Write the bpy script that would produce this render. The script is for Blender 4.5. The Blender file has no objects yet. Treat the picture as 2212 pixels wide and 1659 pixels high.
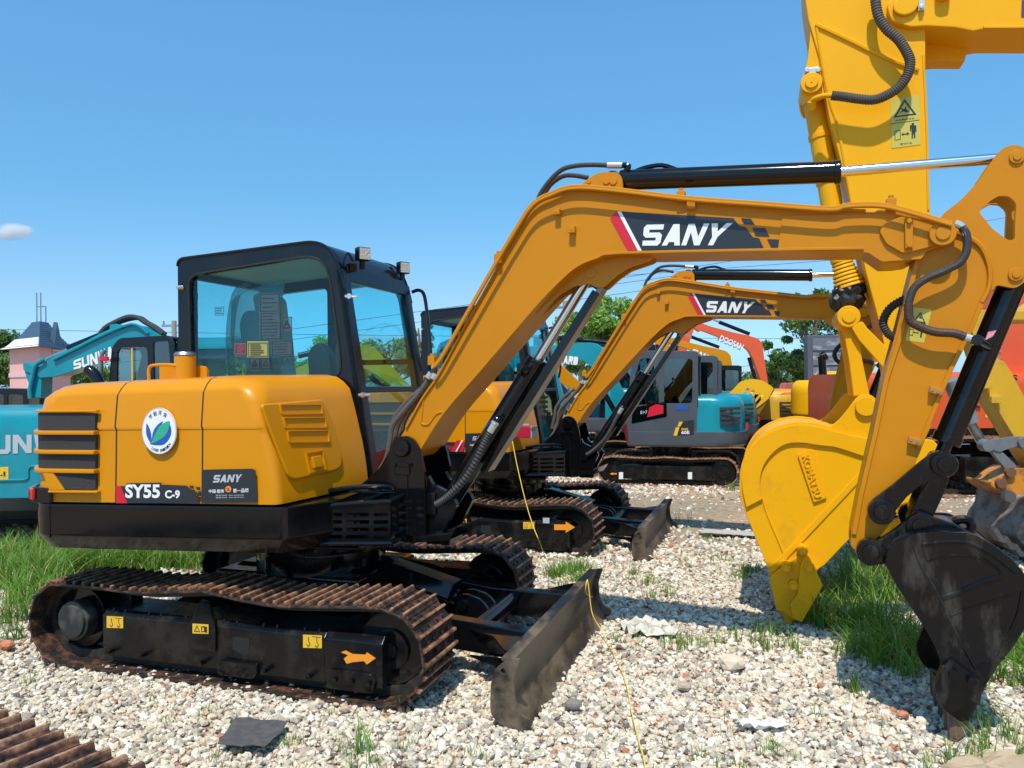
import bpy, bmesh, math, random
import numpy as np
from mathutils import Vector, Matrix
SC = bpy.context.scene
COL = SC.collection
R = math.radians
# ---------------------------------------------------------------- camera, sky, sun, exposure
FPX = 1680.0          # focal length in pixels of a 2212 wide picture
CAMZ = 1.65
CM = Matrix.Translation((0, 0, CAMZ)) @ Matrix.Rotation(R(90.19), 4, 'X') @ Matrix.Rotation(R(-0.6), 4, 'Z')
cd = bpy.data.cameras.new('camera')
cam = bpy.data.objects.new('camera', cd); COL.objects.link(cam)
cam.matrix_world = CM
cd.sensor_fit = 'HORIZONTAL'; cd.sensor_width = 36.0; cd.lens = 36.0 * FPX / 2212.0
cd.clip_start = 0.05; cd.clip_end = 6000
SC.camera = cam
SUN_L = Vector((0.13, 0.53, -1.0)).normalized()     # the way the sunlight travels
w = bpy.data.worlds.new("World"); SC.world = w; w.use_nodes = True
nt = w.node_tree; nt.nodes.clear()
sky = nt.nodes.new('ShaderNodeTexSky'); sky.sky_type = 'NISHITA'; sky.sun_disc = False
sky.sun_elevation = math.asin(-SUN_L.z)
sky.sun_rotation = math.atan2(-SUN_L.x, -SUN_L.y)
sky.air_density = 1.0; sky.dust_density = 0.6; sky.ozone_density = 2.5; sky.altitude = 50
bg = nt.nodes.new('ShaderNodeBackground'); bg.inputs[1].default_value = 0.138
wo = nt.nodes.new('ShaderNodeOutputWorld')
sp = nt.nodes.new('ShaderNodeSeparateXYZ'); tc0 = nt.nodes.new('ShaderNodeTexCoord')
nt.links.new(tc0.outputs['Generated'], sp.inputs[0])
rp = nt.nodes.new('ShaderNodeValToRGB'); el = rp.color_ramp.elements      # clear-air colour balance by height above the horizon (values halved, doubled again below)
el[0].position = 0.0; el[0].color = (.30, .50, .87, 1); el[1].position = 1.0; el[1].color = (.42, .70, .78, 1)
for ps, c in ((.11, (.37, .49, .585)), (.23, (.32, .565, .63)), (.42, (.42, .72, .79))):
    e = el.new(ps); e.color = (*c, 1)
nt.links.new(sp.outputs[2], rp.inputs[0])
ml = nt.nodes.new('ShaderNodeMix'); ml.data_type = 'RGBA'; ml.blend_type = 'MULTIPLY'; ml.inputs[0].default_value = 1.0
nt.links.new(sky.outputs[0], ml.inputs[6]); nt.links.new(rp.outputs[0], ml.inputs[7])
vs = nt.nodes.new('ShaderNodeVectorMath'); vs.operation = 'SCALE'; vs.inputs['Scale'].default_value = 2.0
nt.links.new(ml.outputs[2], vs.inputs[0]); nt.links.new(vs.outputs[0], bg.inputs[0]); nt.links.new(bg.outputs[0], wo.inputs[0])
sl = bpy.data.lights.new('sun', 'SUN'); sl.energy = 4.6; sl.angle = R(0.5); sl.color = (1.0, 0.93, 0.82)
so = bpy.data.objects.new('sun', sl); COL.objects.link(so)
so.rotation_euler = SUN_L.to_track_quat('-Z', 'Y').to_euler()
SC.view_settings.view_transform = 'Standard'; SC.view_settings.look = 'None'
SC.view_settings.exposure = 0.0; SC.view_settings.gamma = 1.0
SC.cycles.max_bounces = 8; SC.cycles.transparent_max_bounces = 24
SC.cycles.use_denoising = True; SC.cycles.volume_bounces = 6

# ---------------------------------------------------------------- reading the photograph: pixel -> ray -> plane
ZO = {'d': (1, 0, 0), '1': (.4297, 0, 483.9), '3': (.3516, 777.7, 777.7), '4': (.5313, 1036.9, 302.4), '5': (.3125, 1520.8, 0),
      '6': (.5209, 1520.8, 777.7), '7': (.2344, 0, 604.9), '8': (.3125, 1209.7, 587.6), '9': (.2735, 864.1, 1157.9),
      '10': (.2604, 1685, 648.1), '11': (.2344, 648.1, 820.9), '2': (.5078, 0, 1123.3), 'c1': (.2031, 898.7, 622.2),
      'c2': (.2344, 1339.4, 648.1), 'c3': (.3908, 1901, 648.1), 'c4': (.2864, 0, 820.9), 'c5': (.2578, 362.9, 518.5),
      'c6': (.4141, 1296, 1296), 'c7': (.2344, 950.5, 518.5)}
def Z(k, pts):
    s, a, b = ZO[k]
    return [(p[0]*s+a, p[1]*s+b) + ((p[2]*s,) if len(p) > 2 else ()) for p in pts]
def ray(u, v):
    return CM.to_3x3() @ Vector(((u-1106)/FPX, (829.5-v)/FPX, -1.0))
CO = Vector((0, 0, CAMZ))
def gnd(u, v, z=0.0):
    d = ray(u, v); t = (z-CAMZ)/d.z
    return CO + d*t
def atY(u, v, Y):
    d = ray(u, v); return CO + d*(Y/d.y)
class Frame:
    def __init__(s, o, ang=0.0, tilt=0.0, mat=None):
        s.o = Vector(o if len(o) == 3 else (o[0], o[1], 0.0))
        s.M = mat.copy() if mat else Matrix.Translation(s.o) @ Matrix.Rotation(R(-ang), 4, 'Z') @ Matrix.Rotation(R(tilt), 4, 'X')
        s.I = s.M.inverted(); s.ang = ang
    def w(s, p): return s.M @ Vector(p)
    def pl(s, pts, y=0.0):                 # pixels -> (x, z) on local plane y
        out = []
        o = s.I @ CO
        for p in pts:
            d = s.I.to_3x3() @ ray(p[0], p[1]); t = (y-o.y)/d.y; q = o + d*t
            out.append((q.x, q.z))
        return out
    def p3(s, u, v, y=0.0):
        a = s.pl([(u, v)], y)[0]; return Vector((a[0], y, a[1]))
def rnd(pts, n=5, closed=True, r=0.0):
    """round the corners of a polygon; each point (x, y[, radius])"""
    out = []; N = len(pts)
    for i, p in enumerate(pts):
        rr = p[2] if len(p) > 2 else r
        if rr <= 0 or (not closed and i in (0, N-1)):
            out.append((p[0], p[1])); continue
        a = Vector(pts[i-1][:2]); b = Vector(p[:2]); c = Vector(pts[(i+1) % N][:2])
        d1 = (a-b); d2 = (c-b)
        l1 = min(rr, d1.length*.48); l2 = min(rr, d2.length*.48)
        s = b + d1.normalized()*l1; e = b + d2.normalized()*l2
        for k in range(n+1):
            t = k/n; q = s*(1-t)**2 + b*2*t*(1-t) + e*t*t
            out.append((q.x, q.y))
    return out
def crom(P, n=6, closed=False):
    P = [Vector(p) for p in P]; N = len(P); out = []
    if N < 3: return P
    for i in range(N if closed else N-1):
        p1 = P[i]; p2 = P[(i+1) % N]
        p0 = P[i-1] if (i > 0 or closed) else p1*2-p2
        p3 = P[(i+2) % N] if (i+2 < N or closed) else p2*2-p1
        for k in range(n):
            t = k/n
            out.append(.5*((2*p1)+(p2-p0)*t+(2*p0-5*p1+4*p2-p3)*t*t+(3*p1-p0-3*p2+p3)*t**3))
    if not closed: out.append(P[-1])
    return out
# ---------------------------------------------------------------- materials
MATS = {}
def mat(name, col, rough=.5, metal=0.0, coat=0.0, var=0.0, vcol=None, vscale=6.0, bump=0.0, bscale=40.0, spec=None, detail=4.0, lo=.45, hi=.62, coords='Object', stretch=None):
    if name in MATS: return MATS[name]
    m = bpy.data.materials.new(name); m.use_nodes = True; MATS[name] = m
    t = m.node_tree; b = t.nodes['Principled BSDF']
    b.inputs['Base Color'].default_value = (*col, 1); b.inputs['Roughness'].default_value = rough
    b.inputs['Metallic'].default_value = metal; b.inputs['Coat Weight'].default_value = coat
    b.inputs['Coat Roughness'].default_value = .08
    if spec is not None: b.inputs['Specular IOR Level'].default_value = spec
    tc = t.nodes.new('ShaderNodeTexCoord'); src = tc.outputs[coords]
    if stretch:
        mp = t.nodes.new('ShaderNodeMapping'); mp.inputs['Scale'].default_value = stretch
        t.links.new(src, mp.inputs[0]); src = mp.outputs[0]
    if var > 0:
        n = t.nodes.new('ShaderNodeTexNoise'); n.inputs['Scale'].default_value = vscale; n.inputs['Detail'].default_value = detail; n.inputs['Roughness'].default_value = .62
        t.links.new(src, n.inputs['Vector'])
        mr = t.nodes.new('ShaderNodeMapRange'); mr.inputs[1].default_value = lo; mr.inputs[2].default_value = hi; mr.inputs[3].default_value = 0; mr.inputs[4].default_value = var
        t.links.new(n.outputs[0], mr.inputs[0])
        mx = t.nodes.new('ShaderNodeMix'); mx.data_type = 'RGBA'
        mx.inputs[6].default_value = (*col, 1); mx.inputs[7].default_value = (*(vcol or [c*.6 for c in col]), 1)
        t.links.new(mr.outputs[0], mx.inputs[0]); t.links.new(mx.outputs[2], b.inputs['Base Color'])
        ad = t.nodes.new('ShaderNodeMath'); ad.operation = 'MULTIPLY_ADD'; ad.inputs[1].default_value = .22; ad.inputs[2].default_value = rough
        t.links.new(mr.outputs[0], ad.inputs[0]); t.links.new(ad.outputs[0], b.inputs['Roughness'])
    if bump > 0:
        n2 = t.nodes.new('ShaderNodeTexNoise'); n2.inputs['Scale'].default_value = bscale; n2.inputs['Detail'].default_value = 3
        t.links.new(src, n2.inputs['Vector'])
        bp = t.nodes.new('ShaderNodeBump'); bp.inputs['Strength'].default_value = bump; bp.inputs['Distance'].default_value = .01
        t.links.new(n2.outputs[0], bp.inputs['Height']); t.links.new(bp.outputs[0], b.inputs['Normal'])
    return m
M_YEL = mat('orange_yellow_paint', (.64, .248, .002), .30, coat=.12, spec=.22, var=.22, vcol=(.53, .185, .003), vscale=2.5, bump=.05, bscale=9, lo=.4, hi=.75)
M_YELB = mat('boom_paint', (.56, .212, .003), .38, coat=.06, spec=.22, var=.30, vcol=(.45, .165, .004), vscale=3, bump=.06, bscale=10, lo=.4, hi=.75)
M_KOM = mat('bright_yellow_paint', (.84, .40, .002), .42, coat=.04, spec=.2, var=.28, vcol=(.74, .35, .008), vscale=3, bump=.12, bscale=14, lo=.4, hi=.75)
M_KOMB = mat('scuffed_yellow_paint', (.84, .40, .002), .42, spec=.2, var=.55, vcol=(.40, .21, .03), vscale=4.5, bump=.15, bscale=14, lo=.56, hi=.78, detail=8)
M_BLK = mat('gloss_black_paint', (.0035, .004, .005), .10, spec=.42, var=.35, vcol=(.018, .017, .016), vscale=4, bump=.04, bscale=10, lo=.5, hi=.8)
M_CAB = mat('cab_black_paint', (.006, .008, .012), .18, spec=.4, var=.4, vcol=(.014, .016, .02), vscale=4)
M_BLD = mat('worn_blade_paint', (.012, .011, .010), .36, var=.9, vcol=(.17, .125, .078), vscale=4.5, bump=.2, bscale=30, lo=.42, hi=.58, detail=9, stretch=(1, .35, 1))
M_BKT = mat('worn_bucket_paint', (.003, .003, .004), .20, spec=.40, var=.75, vcol=(.07, .062, .052), vscale=9, detail=10, stretch=(1, 1, .35), bump=.2, bscale=20, lo=.52, hi=.72)
M_CHR = mat('chrome_rod', (.75, .76, .78), .08, metal=1.0)
M_STL = mat('bare_steel', (.45, .44, .42), .35, metal=1.0, var=.4)
M_RUB = mat('rubber_hose', (.035, .033, .032), .6, bump=.3, bscale=60)
M_RUBD = mat('dusty_hose', (.10, .085, .07), .7, bump=.3, bscale=60)
M_DRK = mat('dark_recess', (.012, .012, .012), .6)
M_GRL = mat('grille_mesh', (.035, .034, .033), .75, bump=.6, bscale=220)
M_WHT = mat('white_vinyl', (.80, .80, .80), .4)
M_GRYV = mat('silver_vinyl', (.45, .47, .5), .4)
M_RED = mat('red_vinyl', (.62, .012, .03), .35)
M_DEC = mat('charcoal_vinyl', (.022, .026, .032), .35)
M_BLU = mat('blue_vinyl', (.015, .09, .42), .4)
M_GRN = mat('green_vinyl', (.03, .38, .22), .4)
M_LBL = mat('label_yellow', (.78, .47, .03), .45)
M_ORA = mat('orange_vinyl', (.85, .30, .02), .45)
M_TEAL = mat('teal_paint', (.0, .255, .32), .28, coat=.25, var=.3, vcol=(.0, .18, .23), vscale=3)
M_GREY = mat('slate_grey_paint', (.065, .078, .092), .35, coat=.2, var=.25, vcol=(.09, .10, .11), vscale=3)
M_ORG = mat('orange_red_paint', (.72, .095, .02), .38, coat=.15, var=.3, vcol=(.55, .08, .03), vscale=3)
M_OYL = mat('dull_yellow_paint', (.66, .38, .02), .45, var=.6, vcol=(.42, .26, .06), vscale=6, lo=.5, hi=.7)
M_FAB = mat('seat_fabric', (.50, .50, .47), .8)
M_LIN = mat('cab_lining', (.62, .62, .58), .8)
M_LMP = mat('tail_lamp_red', (.55, .01, .01), .2, coat=.5)
def glass(name, tint, gl=.12, rough=.0):
    m = bpy.data.materials.new(name); m.use_nodes = True; t = m.node_tree; t.nodes.clear()
    o = t.nodes.new('ShaderNodeOutputMaterial'); a = t.nodes.new('ShaderNodeBsdfTransparent'); a.inputs[0].default_value = (*tint, 1)
    g = t.nodes.new('ShaderNodeBsdfGlossy'); g.inputs['Roughness'].default_value = rough; g.inputs[0].default_value = (1, 1, 1, 1)
    f = t.nodes.new('ShaderNodeLayerWeight'); f.inputs[0].default_value = .25
    ma = t.nodes.new('ShaderNodeMath'); ma.operation = 'MULTIPLY_ADD'; ma.inputs[1].default_value = .17; ma.inputs[2].default_value = gl*.35
    x = t.nodes.new('ShaderNodeMixShader')
    t.links.new(f.outputs['Fresnel'], ma.inputs[0]); t.links.new(ma.outputs[0], x.inputs[0])
    t.links.new(a.outputs[0], x.inputs[1]); t.links.new(g.outputs[0], x.inputs[2]); t.links.new(x.outputs[0], o.inputs[0])
    MATS[name] = m; return m
M_GLS = glass('tinted_cab_glass', (.70, .93, .95), .05)
M_GLW = glass('lower_cab_glass', (.80, .74, .66), 0.0)
M_GLD = glass('dark_cab_glass', (.35, .50, .50), .3)
M_PLS = glass('clear_film', (.62, .66, .64), .25, .3)
def rust_mat():
    m = bpy.data.materials.new('rusty_track_steel'); m.use_nodes = True; t = m.node_tree; b = t.nodes['Principled BSDF']
    tc = t.nodes.new('ShaderNodeTexCoord'); ge = t.nodes.new('ShaderNodeNewGeometry'); N = t.nodes.new; L = t.links.new
    n1 = N('ShaderNodeTexNoise'); n1.inputs['Scale'].default_value = 14; n1.inputs['Detail'].default_value = 6; n1.inputs['Roughness'].default_value = .7
    n2 = N('ShaderNodeTexNoise'); n2.inputs['Scale'].default_value = 70; n2.inputs['Detail'].default_value = 4
    L(ge.outputs['Position'], n1.inputs[0]); L(ge.outputs['Position'], n2.inputs[0])
    cr = N('ShaderNodeValToRGB'); e = cr.color_ramp.elements
    e[0].position = .46; e[0].color = (.013, .011, .010, 1); e[1].position = .80; e[1].color = (.46, .25, .14, 1)
    k = e.new(.64); k.color = (.16, .068, .034, 1)
    at = N('ShaderNodeAttribute'); at.attribute_name = 'worn'
    ad = N('ShaderNodeMath'); ad.operation = 'MULTIPLY_ADD'; ad.inputs[1].default_value = .24; L(at.outputs['Fac'], ad.inputs[0]); L(n1.outputs[0], ad.inputs[2])
    L(ad.outputs[0], cr.inputs[0])
    mx = N('ShaderNodeMix'); mx.data_type = 'RGBA'; mx.blend_type = 'MULTIPLY'; mx.inputs[0].default_value = .6
    c2 = N('ShaderNodeValToRGB'); c2.color_ramp.elements[0].position = .3; c2.color_ramp.elements[0].color = (.35, .33, .3, 1); c2.color_ramp.elements[1].position = .65
    L(n2.outputs[0], c2.inputs[0]); L(cr.outputs[0], mx.inputs[6]); L(c2.outputs[0], mx.inputs[7]); L(mx.outputs[2], b.inputs['Base Color'])
    b.inputs['Roughness'].default_value = .62; b.inputs['Specular IOR Level'].default_value = .5
    bp = N('ShaderNodeBump'); bp.inputs['Strength'].default_value = .5; bp.inputs['Distance'].default_value = .006; L(n2.outputs[0], bp.inputs['Height']); L(bp.outputs[0], b.inputs['Normal'])
    return m
M_RST = rust_mat()
# ---------------------------------------------------------------- mesh building
def tag(o, label=None, cat=None, group=None, kind=None):
    for k, v in (('label', label), ('category', cat), ('group', group), ('kind', kind)):
        if v: o[k] = v
    return o
def empty(name, loc, label, cat, group=None):
    o = bpy.data.objects.new(name, None); COL.objects.link(o); o.location = loc; o.empty_display_size = .2
    return tag(o, label, cat, group)
class MB:
    def __init__(s): s.bm = bmesh.new()
    def _add(s, b, bev=0.0, seg=2, M=None, ang=28):
        if M is not None: bmesh.ops.transform(b, matrix=M, verts=b.verts)
        bmesh.ops.recalc_face_normals(b, faces=b.faces)
        if bev > 0:
            es = [e for e in b.edges if len(e.link_faces) == 2 and e.calc_face_angle(0) > R(ang)]
            try: bmesh.ops.bevel(b, geom=es, offset=bev, offset_type='OFFSET', segments=seg, profile=.5, affect='EDGES', clamp_overlap=True)
            except Exception: pass
        me = bpy.data.meshes.new('tmp'); b.to_mesh(me); b.free(); s.bm.from_mesh(me); bpy.data.meshes.remove(me)
        return s
    def prism(s, F, poly, y0, y1, bev=0.0, holes=(), seg=2):
        b = bmesh.new()
        if holes:
            es = []
            for lp in [poly]+list(holes):
                vs = [b.verts.new((p[0], y0, p[1])) for p in lp]
                for i in range(len(vs)): es.append(b.edges.new((vs[i], vs[(i+1) % len(vs)])))
            bmesh.ops.triangle_fill(b, use_beauty=True, use_dissolve=True, edges=es, normal=(0, 1, 0))
            fs = list(b.faces)
        else:
            vs = [b.verts.new((p[0], y0, p[1])) for p in poly]
            fs = [b.faces.new(vs)]
        if abs(y1-y0) > 1e-6:
            r = bmesh.ops.extrude_face_region(b, geom=fs)
            bmesh.ops.translate(b, vec=(0, y1-y0, 0), verts=[g for g in r['geom'] if isinstance(g, bmesh.types.BMVert)])
        return s._add(b, bev, seg, F.M)
    def box(s, F, x0, x1, y0, y1, z0, z1, bev=0.0, seg=2):
        return s.prism(F, [(x0, z0), (x1, z0), (x1, z1), (x0, z1)], y0, y1, bev, seg=seg)
    def cyl(s, F, p0, p1, r0, r1=None, n=20, bev=0.0, caps=True):
        r1 = r0 if r1 is None else r1
        p0 = Vector(p0); p1 = Vector(p1)
        if F is not None: p0 = F.w(p0); p1 = F.w(p1)
        d = p1-p0; L = d.length; q = d.to_track_quat('Z', 'Y').to_matrix().to_4x4()
        b = bmesh.new(); bmesh.ops.create_cone(b, cap_ends=caps, cap_tris=False, segments=n, radius1=r0, radius2=r1, depth=L)
        return s._add(b, bev, 2, Matrix.Translation((p0+p1)/2) @ q, ang=40)
    def tube(s, F, pts, r, n=8, sm=6, corr=0.0, cyc=False, flat=None):
        P = [Vector(p) for p in pts]
        if F is not None: P = [F.w(p) for p in P]
        if sm: P = crom(P, sm, cyc)
        b = bmesh.new(); rings = []; up = Vector((0.13, .31, 1)).normalized()
        for i, p in enumerate(P):
            t = (P[min(i+1, len(P)-1)]-P[max(i-1, 0)]).normalized()
            if abs(t.dot(up)) > .95: up = Vector((1, .2, 0)).normalized()
            a = t.cross(up).normalized(); c = a.cross(t).normalized(); up = c
            rr = r*(1+(corr if i % 2 else 0)) if not callable(r) else r(i/(len(P)-1))
            rings.append([b.verts.new(p+a*math.cos(2*math.pi*k/n)*rr+c*math.sin(2*math.pi*k/n)*rr) for k in range(n)])
        for i in range(len(rings)-1):
            for k in range(n): b.faces.new((rings[i][k], rings[i][(k+1) % n], rings[i+1][(k+1) % n], rings[i+1][k]))
        b.faces.new(rings[0][::-1]); b.faces.new(rings[-1])
        return s._add(b)
    def loft(s, rings, F=None, bev=0.0, cap=True, seg=2, closed=True):
        b = bmesh.new(); V = [[b.verts.new(p) for p in r] for r in rings]; n = len(V[0])
        for i in range(len(V)-1):
            for k in range(n if closed else n-1): b.faces.new((V[i][k], V[i][(k+1) % n], V[i+1][(k+1) % n], V[i+1][k]))
        if cap: b.faces.new(V[0][::-1]); b.faces.new(V[-1])
        return s._add(b, bev, seg, F.M if F else None)
    def belt(s, F, path, z0, z1, out, inn=0.0, bev=0.0, taper=None):
        """solid band along an open plan path (x, y); out > 0 is to the right of travel"""
        P = [Vector(p[:2]) for p in path]; nr = []
        for i in range(len(P)):
            t = (P[min(i+1, len(P)-1)]-P[max(i-1, 0)]).normalized(); nr.append(Vector((t.y, -t.x)))
        rings = []
        for p, n in zip(P, nr):
            a = p+n*out; c = p-n*inn
            rings.append([(a.x, a.y, z0), (a.x, a.y, z1), (c.x, c.y, z1), (c.x, c.y, z0)])
        return s.loft(rings, F, bev)
    def blob(s, F, c, rad, sub=2, jit=0.0, seed=1, rot=None):
        b = bmesh.new(); bmesh.ops.create_icosphere(b, subdivisions=sub, radius=1)
        rn = random.Random(seed)
        for v in b.verts:
            k = 1+rn.uniform(-jit, jit); v.co = Vector((v.co.x*rad[0]*k, v.co.y*rad[1]*k, v.co.z*rad[2]*k))
        M = Matrix.Translation(c)
        if rot: M = M @ rot
        return s._add(b, 0, 2, (F.M if F else Matrix()) @ M)
    def go(s, name, m, par=None, sharp=35, label=None, worn=None):
        bm = s.bm
        org = Vector((0, 0, 0)); q = par
        while q is not None: org += q.location; q = q.parent
        bmesh.ops.translate(bm, vec=-org, verts=bm.verts)
        for f in bm.faces: f.smooth = True
        for e in bm.edges:
            if len(e.link_faces) != 2 or e.calc_face_angle(0) > R(sharp): e.smooth = False
        me = bpy.data.meshes.new(name); bm.to_mesh(me); bm.free()
        me.materials.append(m)
        o = bpy.data.objects.new(name, me); COL.objects.link(o)
        if par is not None: o.parent = par
        if label: o['label'] = label
        if name != 'track_shoe' and name != 'track_shoes':
            wn = o.modifiers.new('normals', 'WEIGHTED_NORMAL'); wn.keep_sharp = True; wn.weight = 80
        return o
def _each(s, name, m, par=None, sharp=35, label=None):
    """one object per separate piece (pieces that touch by bounding box stay together)"""
    bm = s.bm; bm.verts.index_update(); seen = set(); comps = []
    for v in bm.verts:
        if v in seen: continue
        st = [v]; seen.add(v); c = []
        while st:
            q = st.pop(); c.append(q)
            for e in q.link_edges:
                o = e.other_vert(q)
                if o not in seen: seen.add(o); st.append(o)
        lo = [min(q.co[i] for q in c) for i in range(3)]; hi = [max(q.co[i] for q in c) for i in range(3)]
        comps.append([c, lo, hi])
    merged = True
    while merged:
        merged = False
        for i in range(len(comps)):
            for j in range(i+1, len(comps)):
                A, B_ = comps[i], comps[j]
                if all(A[1][k] <= B_[2][k]+.004 and B_[1][k] <= A[2][k]+.004 for k in range(3)):
                    A[0] += B_[0]; A[1] = [min(A[1][k], B_[1][k]) for k in range(3)]; A[2] = [max(A[2][k], B_[2][k]) for k in range(3)]
                    comps.pop(j); merged = True; break
            if merged: break
    out = []
    for c, lo, hi in comps:
        cs = set(c); nb = bmesh.new(); mp = {v: nb.verts.new(v.co) for v in c}
        for f in {f for v in c for f in v.link_faces}:
            nb.faces.new([mp[v] for v in f.verts])
        q = MB(); q.bm.free(); q.bm = nb; out.append(q.go(name, m, par, sharp, label))
    bm.free(); return out[0]
MB.each = _each
_tc = {}
def text_geo(body, bold=.0):
    k = (body, bold)
    if k in _tc: return _tc[k]
    cu = bpy.data.curves.new('t', 'FONT'); cu.body = body; cu.offset = bold; cu.resolution_u = 3
    ob = bpy.data.objects.new('t', cu); COL.objects.link(ob)
    dg = bpy.context.evaluated_depsgraph_get(); me = bpy.data.meshes.new_from_object(ob.evaluated_get(dg))
    V = [tuple(v.co) for v in me.vertices]; Fc = [tuple(p.vertices) for p in me.polygons]
    bpy.data.objects.remove(ob); bpy.data.curves.remove(cu); bpy.data.meshes.remove(me)
    if not V: return None
    xs = [v[0] for v in V]; ys = [v[1] for v in V]; x0, x1, y0, y1 = min(xs), max(xs), min(ys), max(ys)
    _tc[k] = ([((v[0]-x0)/(x1-x0+1e-9), (v[1]-y0)/(y1-y0+1e-9)) for v in V], Fc)
    return _tc[k]
def text(mb, F, body, q, y, bold=.02, th=0.0):
    """q: four (x, z) corners lower-left, lower-right, upper-right, upper-left on plane y"""
    g = text_geo(body, bold)
    if g is None: return mb
    b = bmesh.new(); q = [Vector(c) for c in q]; vs = []
    for s_, t_ in g[0]:
        p = (q[0]*(1-s_)+q[1]*s_)*(1-t_)+(q[3]*(1-s_)+q[2]*s_)*t_
        vs.append(b.verts.new((p.x, y, p.y)))
    for f in g[1]:
        try: b.faces.new([vs[i] for i in f])
        except ValueError: pass
    if th:
        r = bmesh.ops.extrude_face_region(b, geom=list(b.faces))
        bmesh.ops.translate(b, vec=(0, -th, 0), verts=[g_ for g_ in r['geom'] if isinstance(g_, bmesh.types.BMVert)])
    return mb._add(b, 0, 2, F.M)
# block letters of the big logo, unit boxes (x, y)
LET = {'S': [(0, 0), (.86, 0), (1, .14), (1, .5), (.86, .62), (.30, .62), (.30, .76), (1, .76), (1, 1), (.14, 1), (0, .86), (0, .5), (.14, .38), (.70, .38), (.70, .24), (0, .24)],
       'A': [(0, 0), (.30, 0), (.36, .16), (.66, .16), (.72, 0), (1.02, 0), (.66, 1), (.36, 1)],
       'N': [(0, 0), (.27, 0), (.27, .6), (.70, 0), (1, 0), (1, 1), (.73, 1), (.73, .4), (.30, 1), (0, 1)],
       'Y': [(.36, 0), (.64, 0), (.64, .38), (1, 1), (.70, 1), (.50, .62), (.30, 1), (0, 1), (.36, .38)],
       'U': [(.14, 0), (.86, 0), (1, .14), (1, 1), (.73, 1), (.73, .24), (.27, .24), (.27, 1), (0, 1), (0, .14)],
       'W': [(.18, 0), (.38, 0), (.5, .5), (.62, 0), (.82, 0), (1, 1), (.8, 1), (.72, .42), (.6, 1), (.4, 1), (.28, .42), (.2, 1), (0, 1)],
       'I': [(.3, 0), (.7, 0), (.7, 1), (.3, 1)], 'R': [(0, 0), (.27, 0), (.27, .32), (.5, .32), (.7, 0), (1, 0), (.78, .36), (1, .5), (1, .86), (.86, 1), (0, 1)],
       'D': [(0, 0), (.8, 0), (1, .2), (1, .8), (.8, 1), (0, 1)]}
def letters(mb, F, word, q, y, slant=0.0, gap=.10):
    q = [Vector(c) for c in q]; n = len(word); wch = 1.0/(n+(n-1)*gap)
    for i, ch in enumerate(word):
        if ch == ' ': continue
        b = bmesh.new(); vs = []
        for (a, t_) in LET[ch]:
            s_ = i*wch*(1+gap)+a*wch+slant*t_
            p = (q[0]*(1-s_)+q[1]*s_)*(1-t_)+(q[3]*(1-s_)+q[2]*s_)*t_
            vs.append(b.verts.new((p.x, y, p.y)))
        b.faces.new(vs)
        if ch == 'A':
            pass
        mb._add(b, 0, 2, F.M)
    return mb
def quad(F, k, pts, y): return F.pl(Z(k, pts), y)
def qrect(x0, z0, x1, z1): return [(x0, z0), (x1, z0), (x1, z1), (x0, z1)]
# ================================================================= TRACKS (shared by every machine)
def track_path(xr, xf, rr, rf, top, zr=None, zf=None):
    zr = rr if zr is None else zr; zf = rf if zf is None else zf
    P = [(xr, 0.0), (xf, 0.0)]
    for k in range(1, 12):
        a = -math.pi/2+math.pi*k/12; P.append((xf+rf*math.cos(a), zf+rf*math.sin(a)))
    P += top
    for k in range(1, 12):
        a = math.pi/2+math.pi*k/12; P.append((xr+rr*math.cos(a), zr+rr*math.sin(a)))
    return P
def resample(P, n):
    P = [Vector(p) for p in P]; Q = P+[P[0]]; L = [0]
    for i in range(len(P)): L.append(L[-1]+(Q[i+1]-Q[i]).length)
    out = []; j = 0
    for k in range(n):
        t = L[-1]*k/n
        while L[j+1] < t: j += 1
        f = (t-L[j])/(L[j+1]-L[j]); out.append(Q[j].lerp(Q[j+1], f))
    return out, L[-1]
def set_worn(o, z):
    a = o.data.attributes.new('worn', 'FLOAT', 'POINT')
    a.data.foreach_set('value', [1.0 if v.co.z > z else 0.0 for v in o.data.vertices])
def shoe_mb(F, pitch, w):
    m = MB(); p = pitch
    m.box(F, -p*.5, p*.5, -w/2, w/2, -.012, 0, .002, 1)
    for x in (-p*.42, p*.08):
        m.prism(F, [(x-.012, 0), (x+.014, 0), (x+.007, .022), (x-.005, .022)], -w/2, w/2)
    m.box(F, p*.38, p*.5, -w/2+.01, w/2-.01, 0, .006)
    for y in (-.32*w, -.13*w, .13*w, .32*w):
        m.cyl(F, (p*.27, y, -.002), (p*.27, y, .010), .011, n=6)
        m.cyl(F, (-p*.17, y, -.002), (-p*.17, y, .010), .011, n=6)
    return m
EYE = Frame((0, 0, 0))
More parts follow.
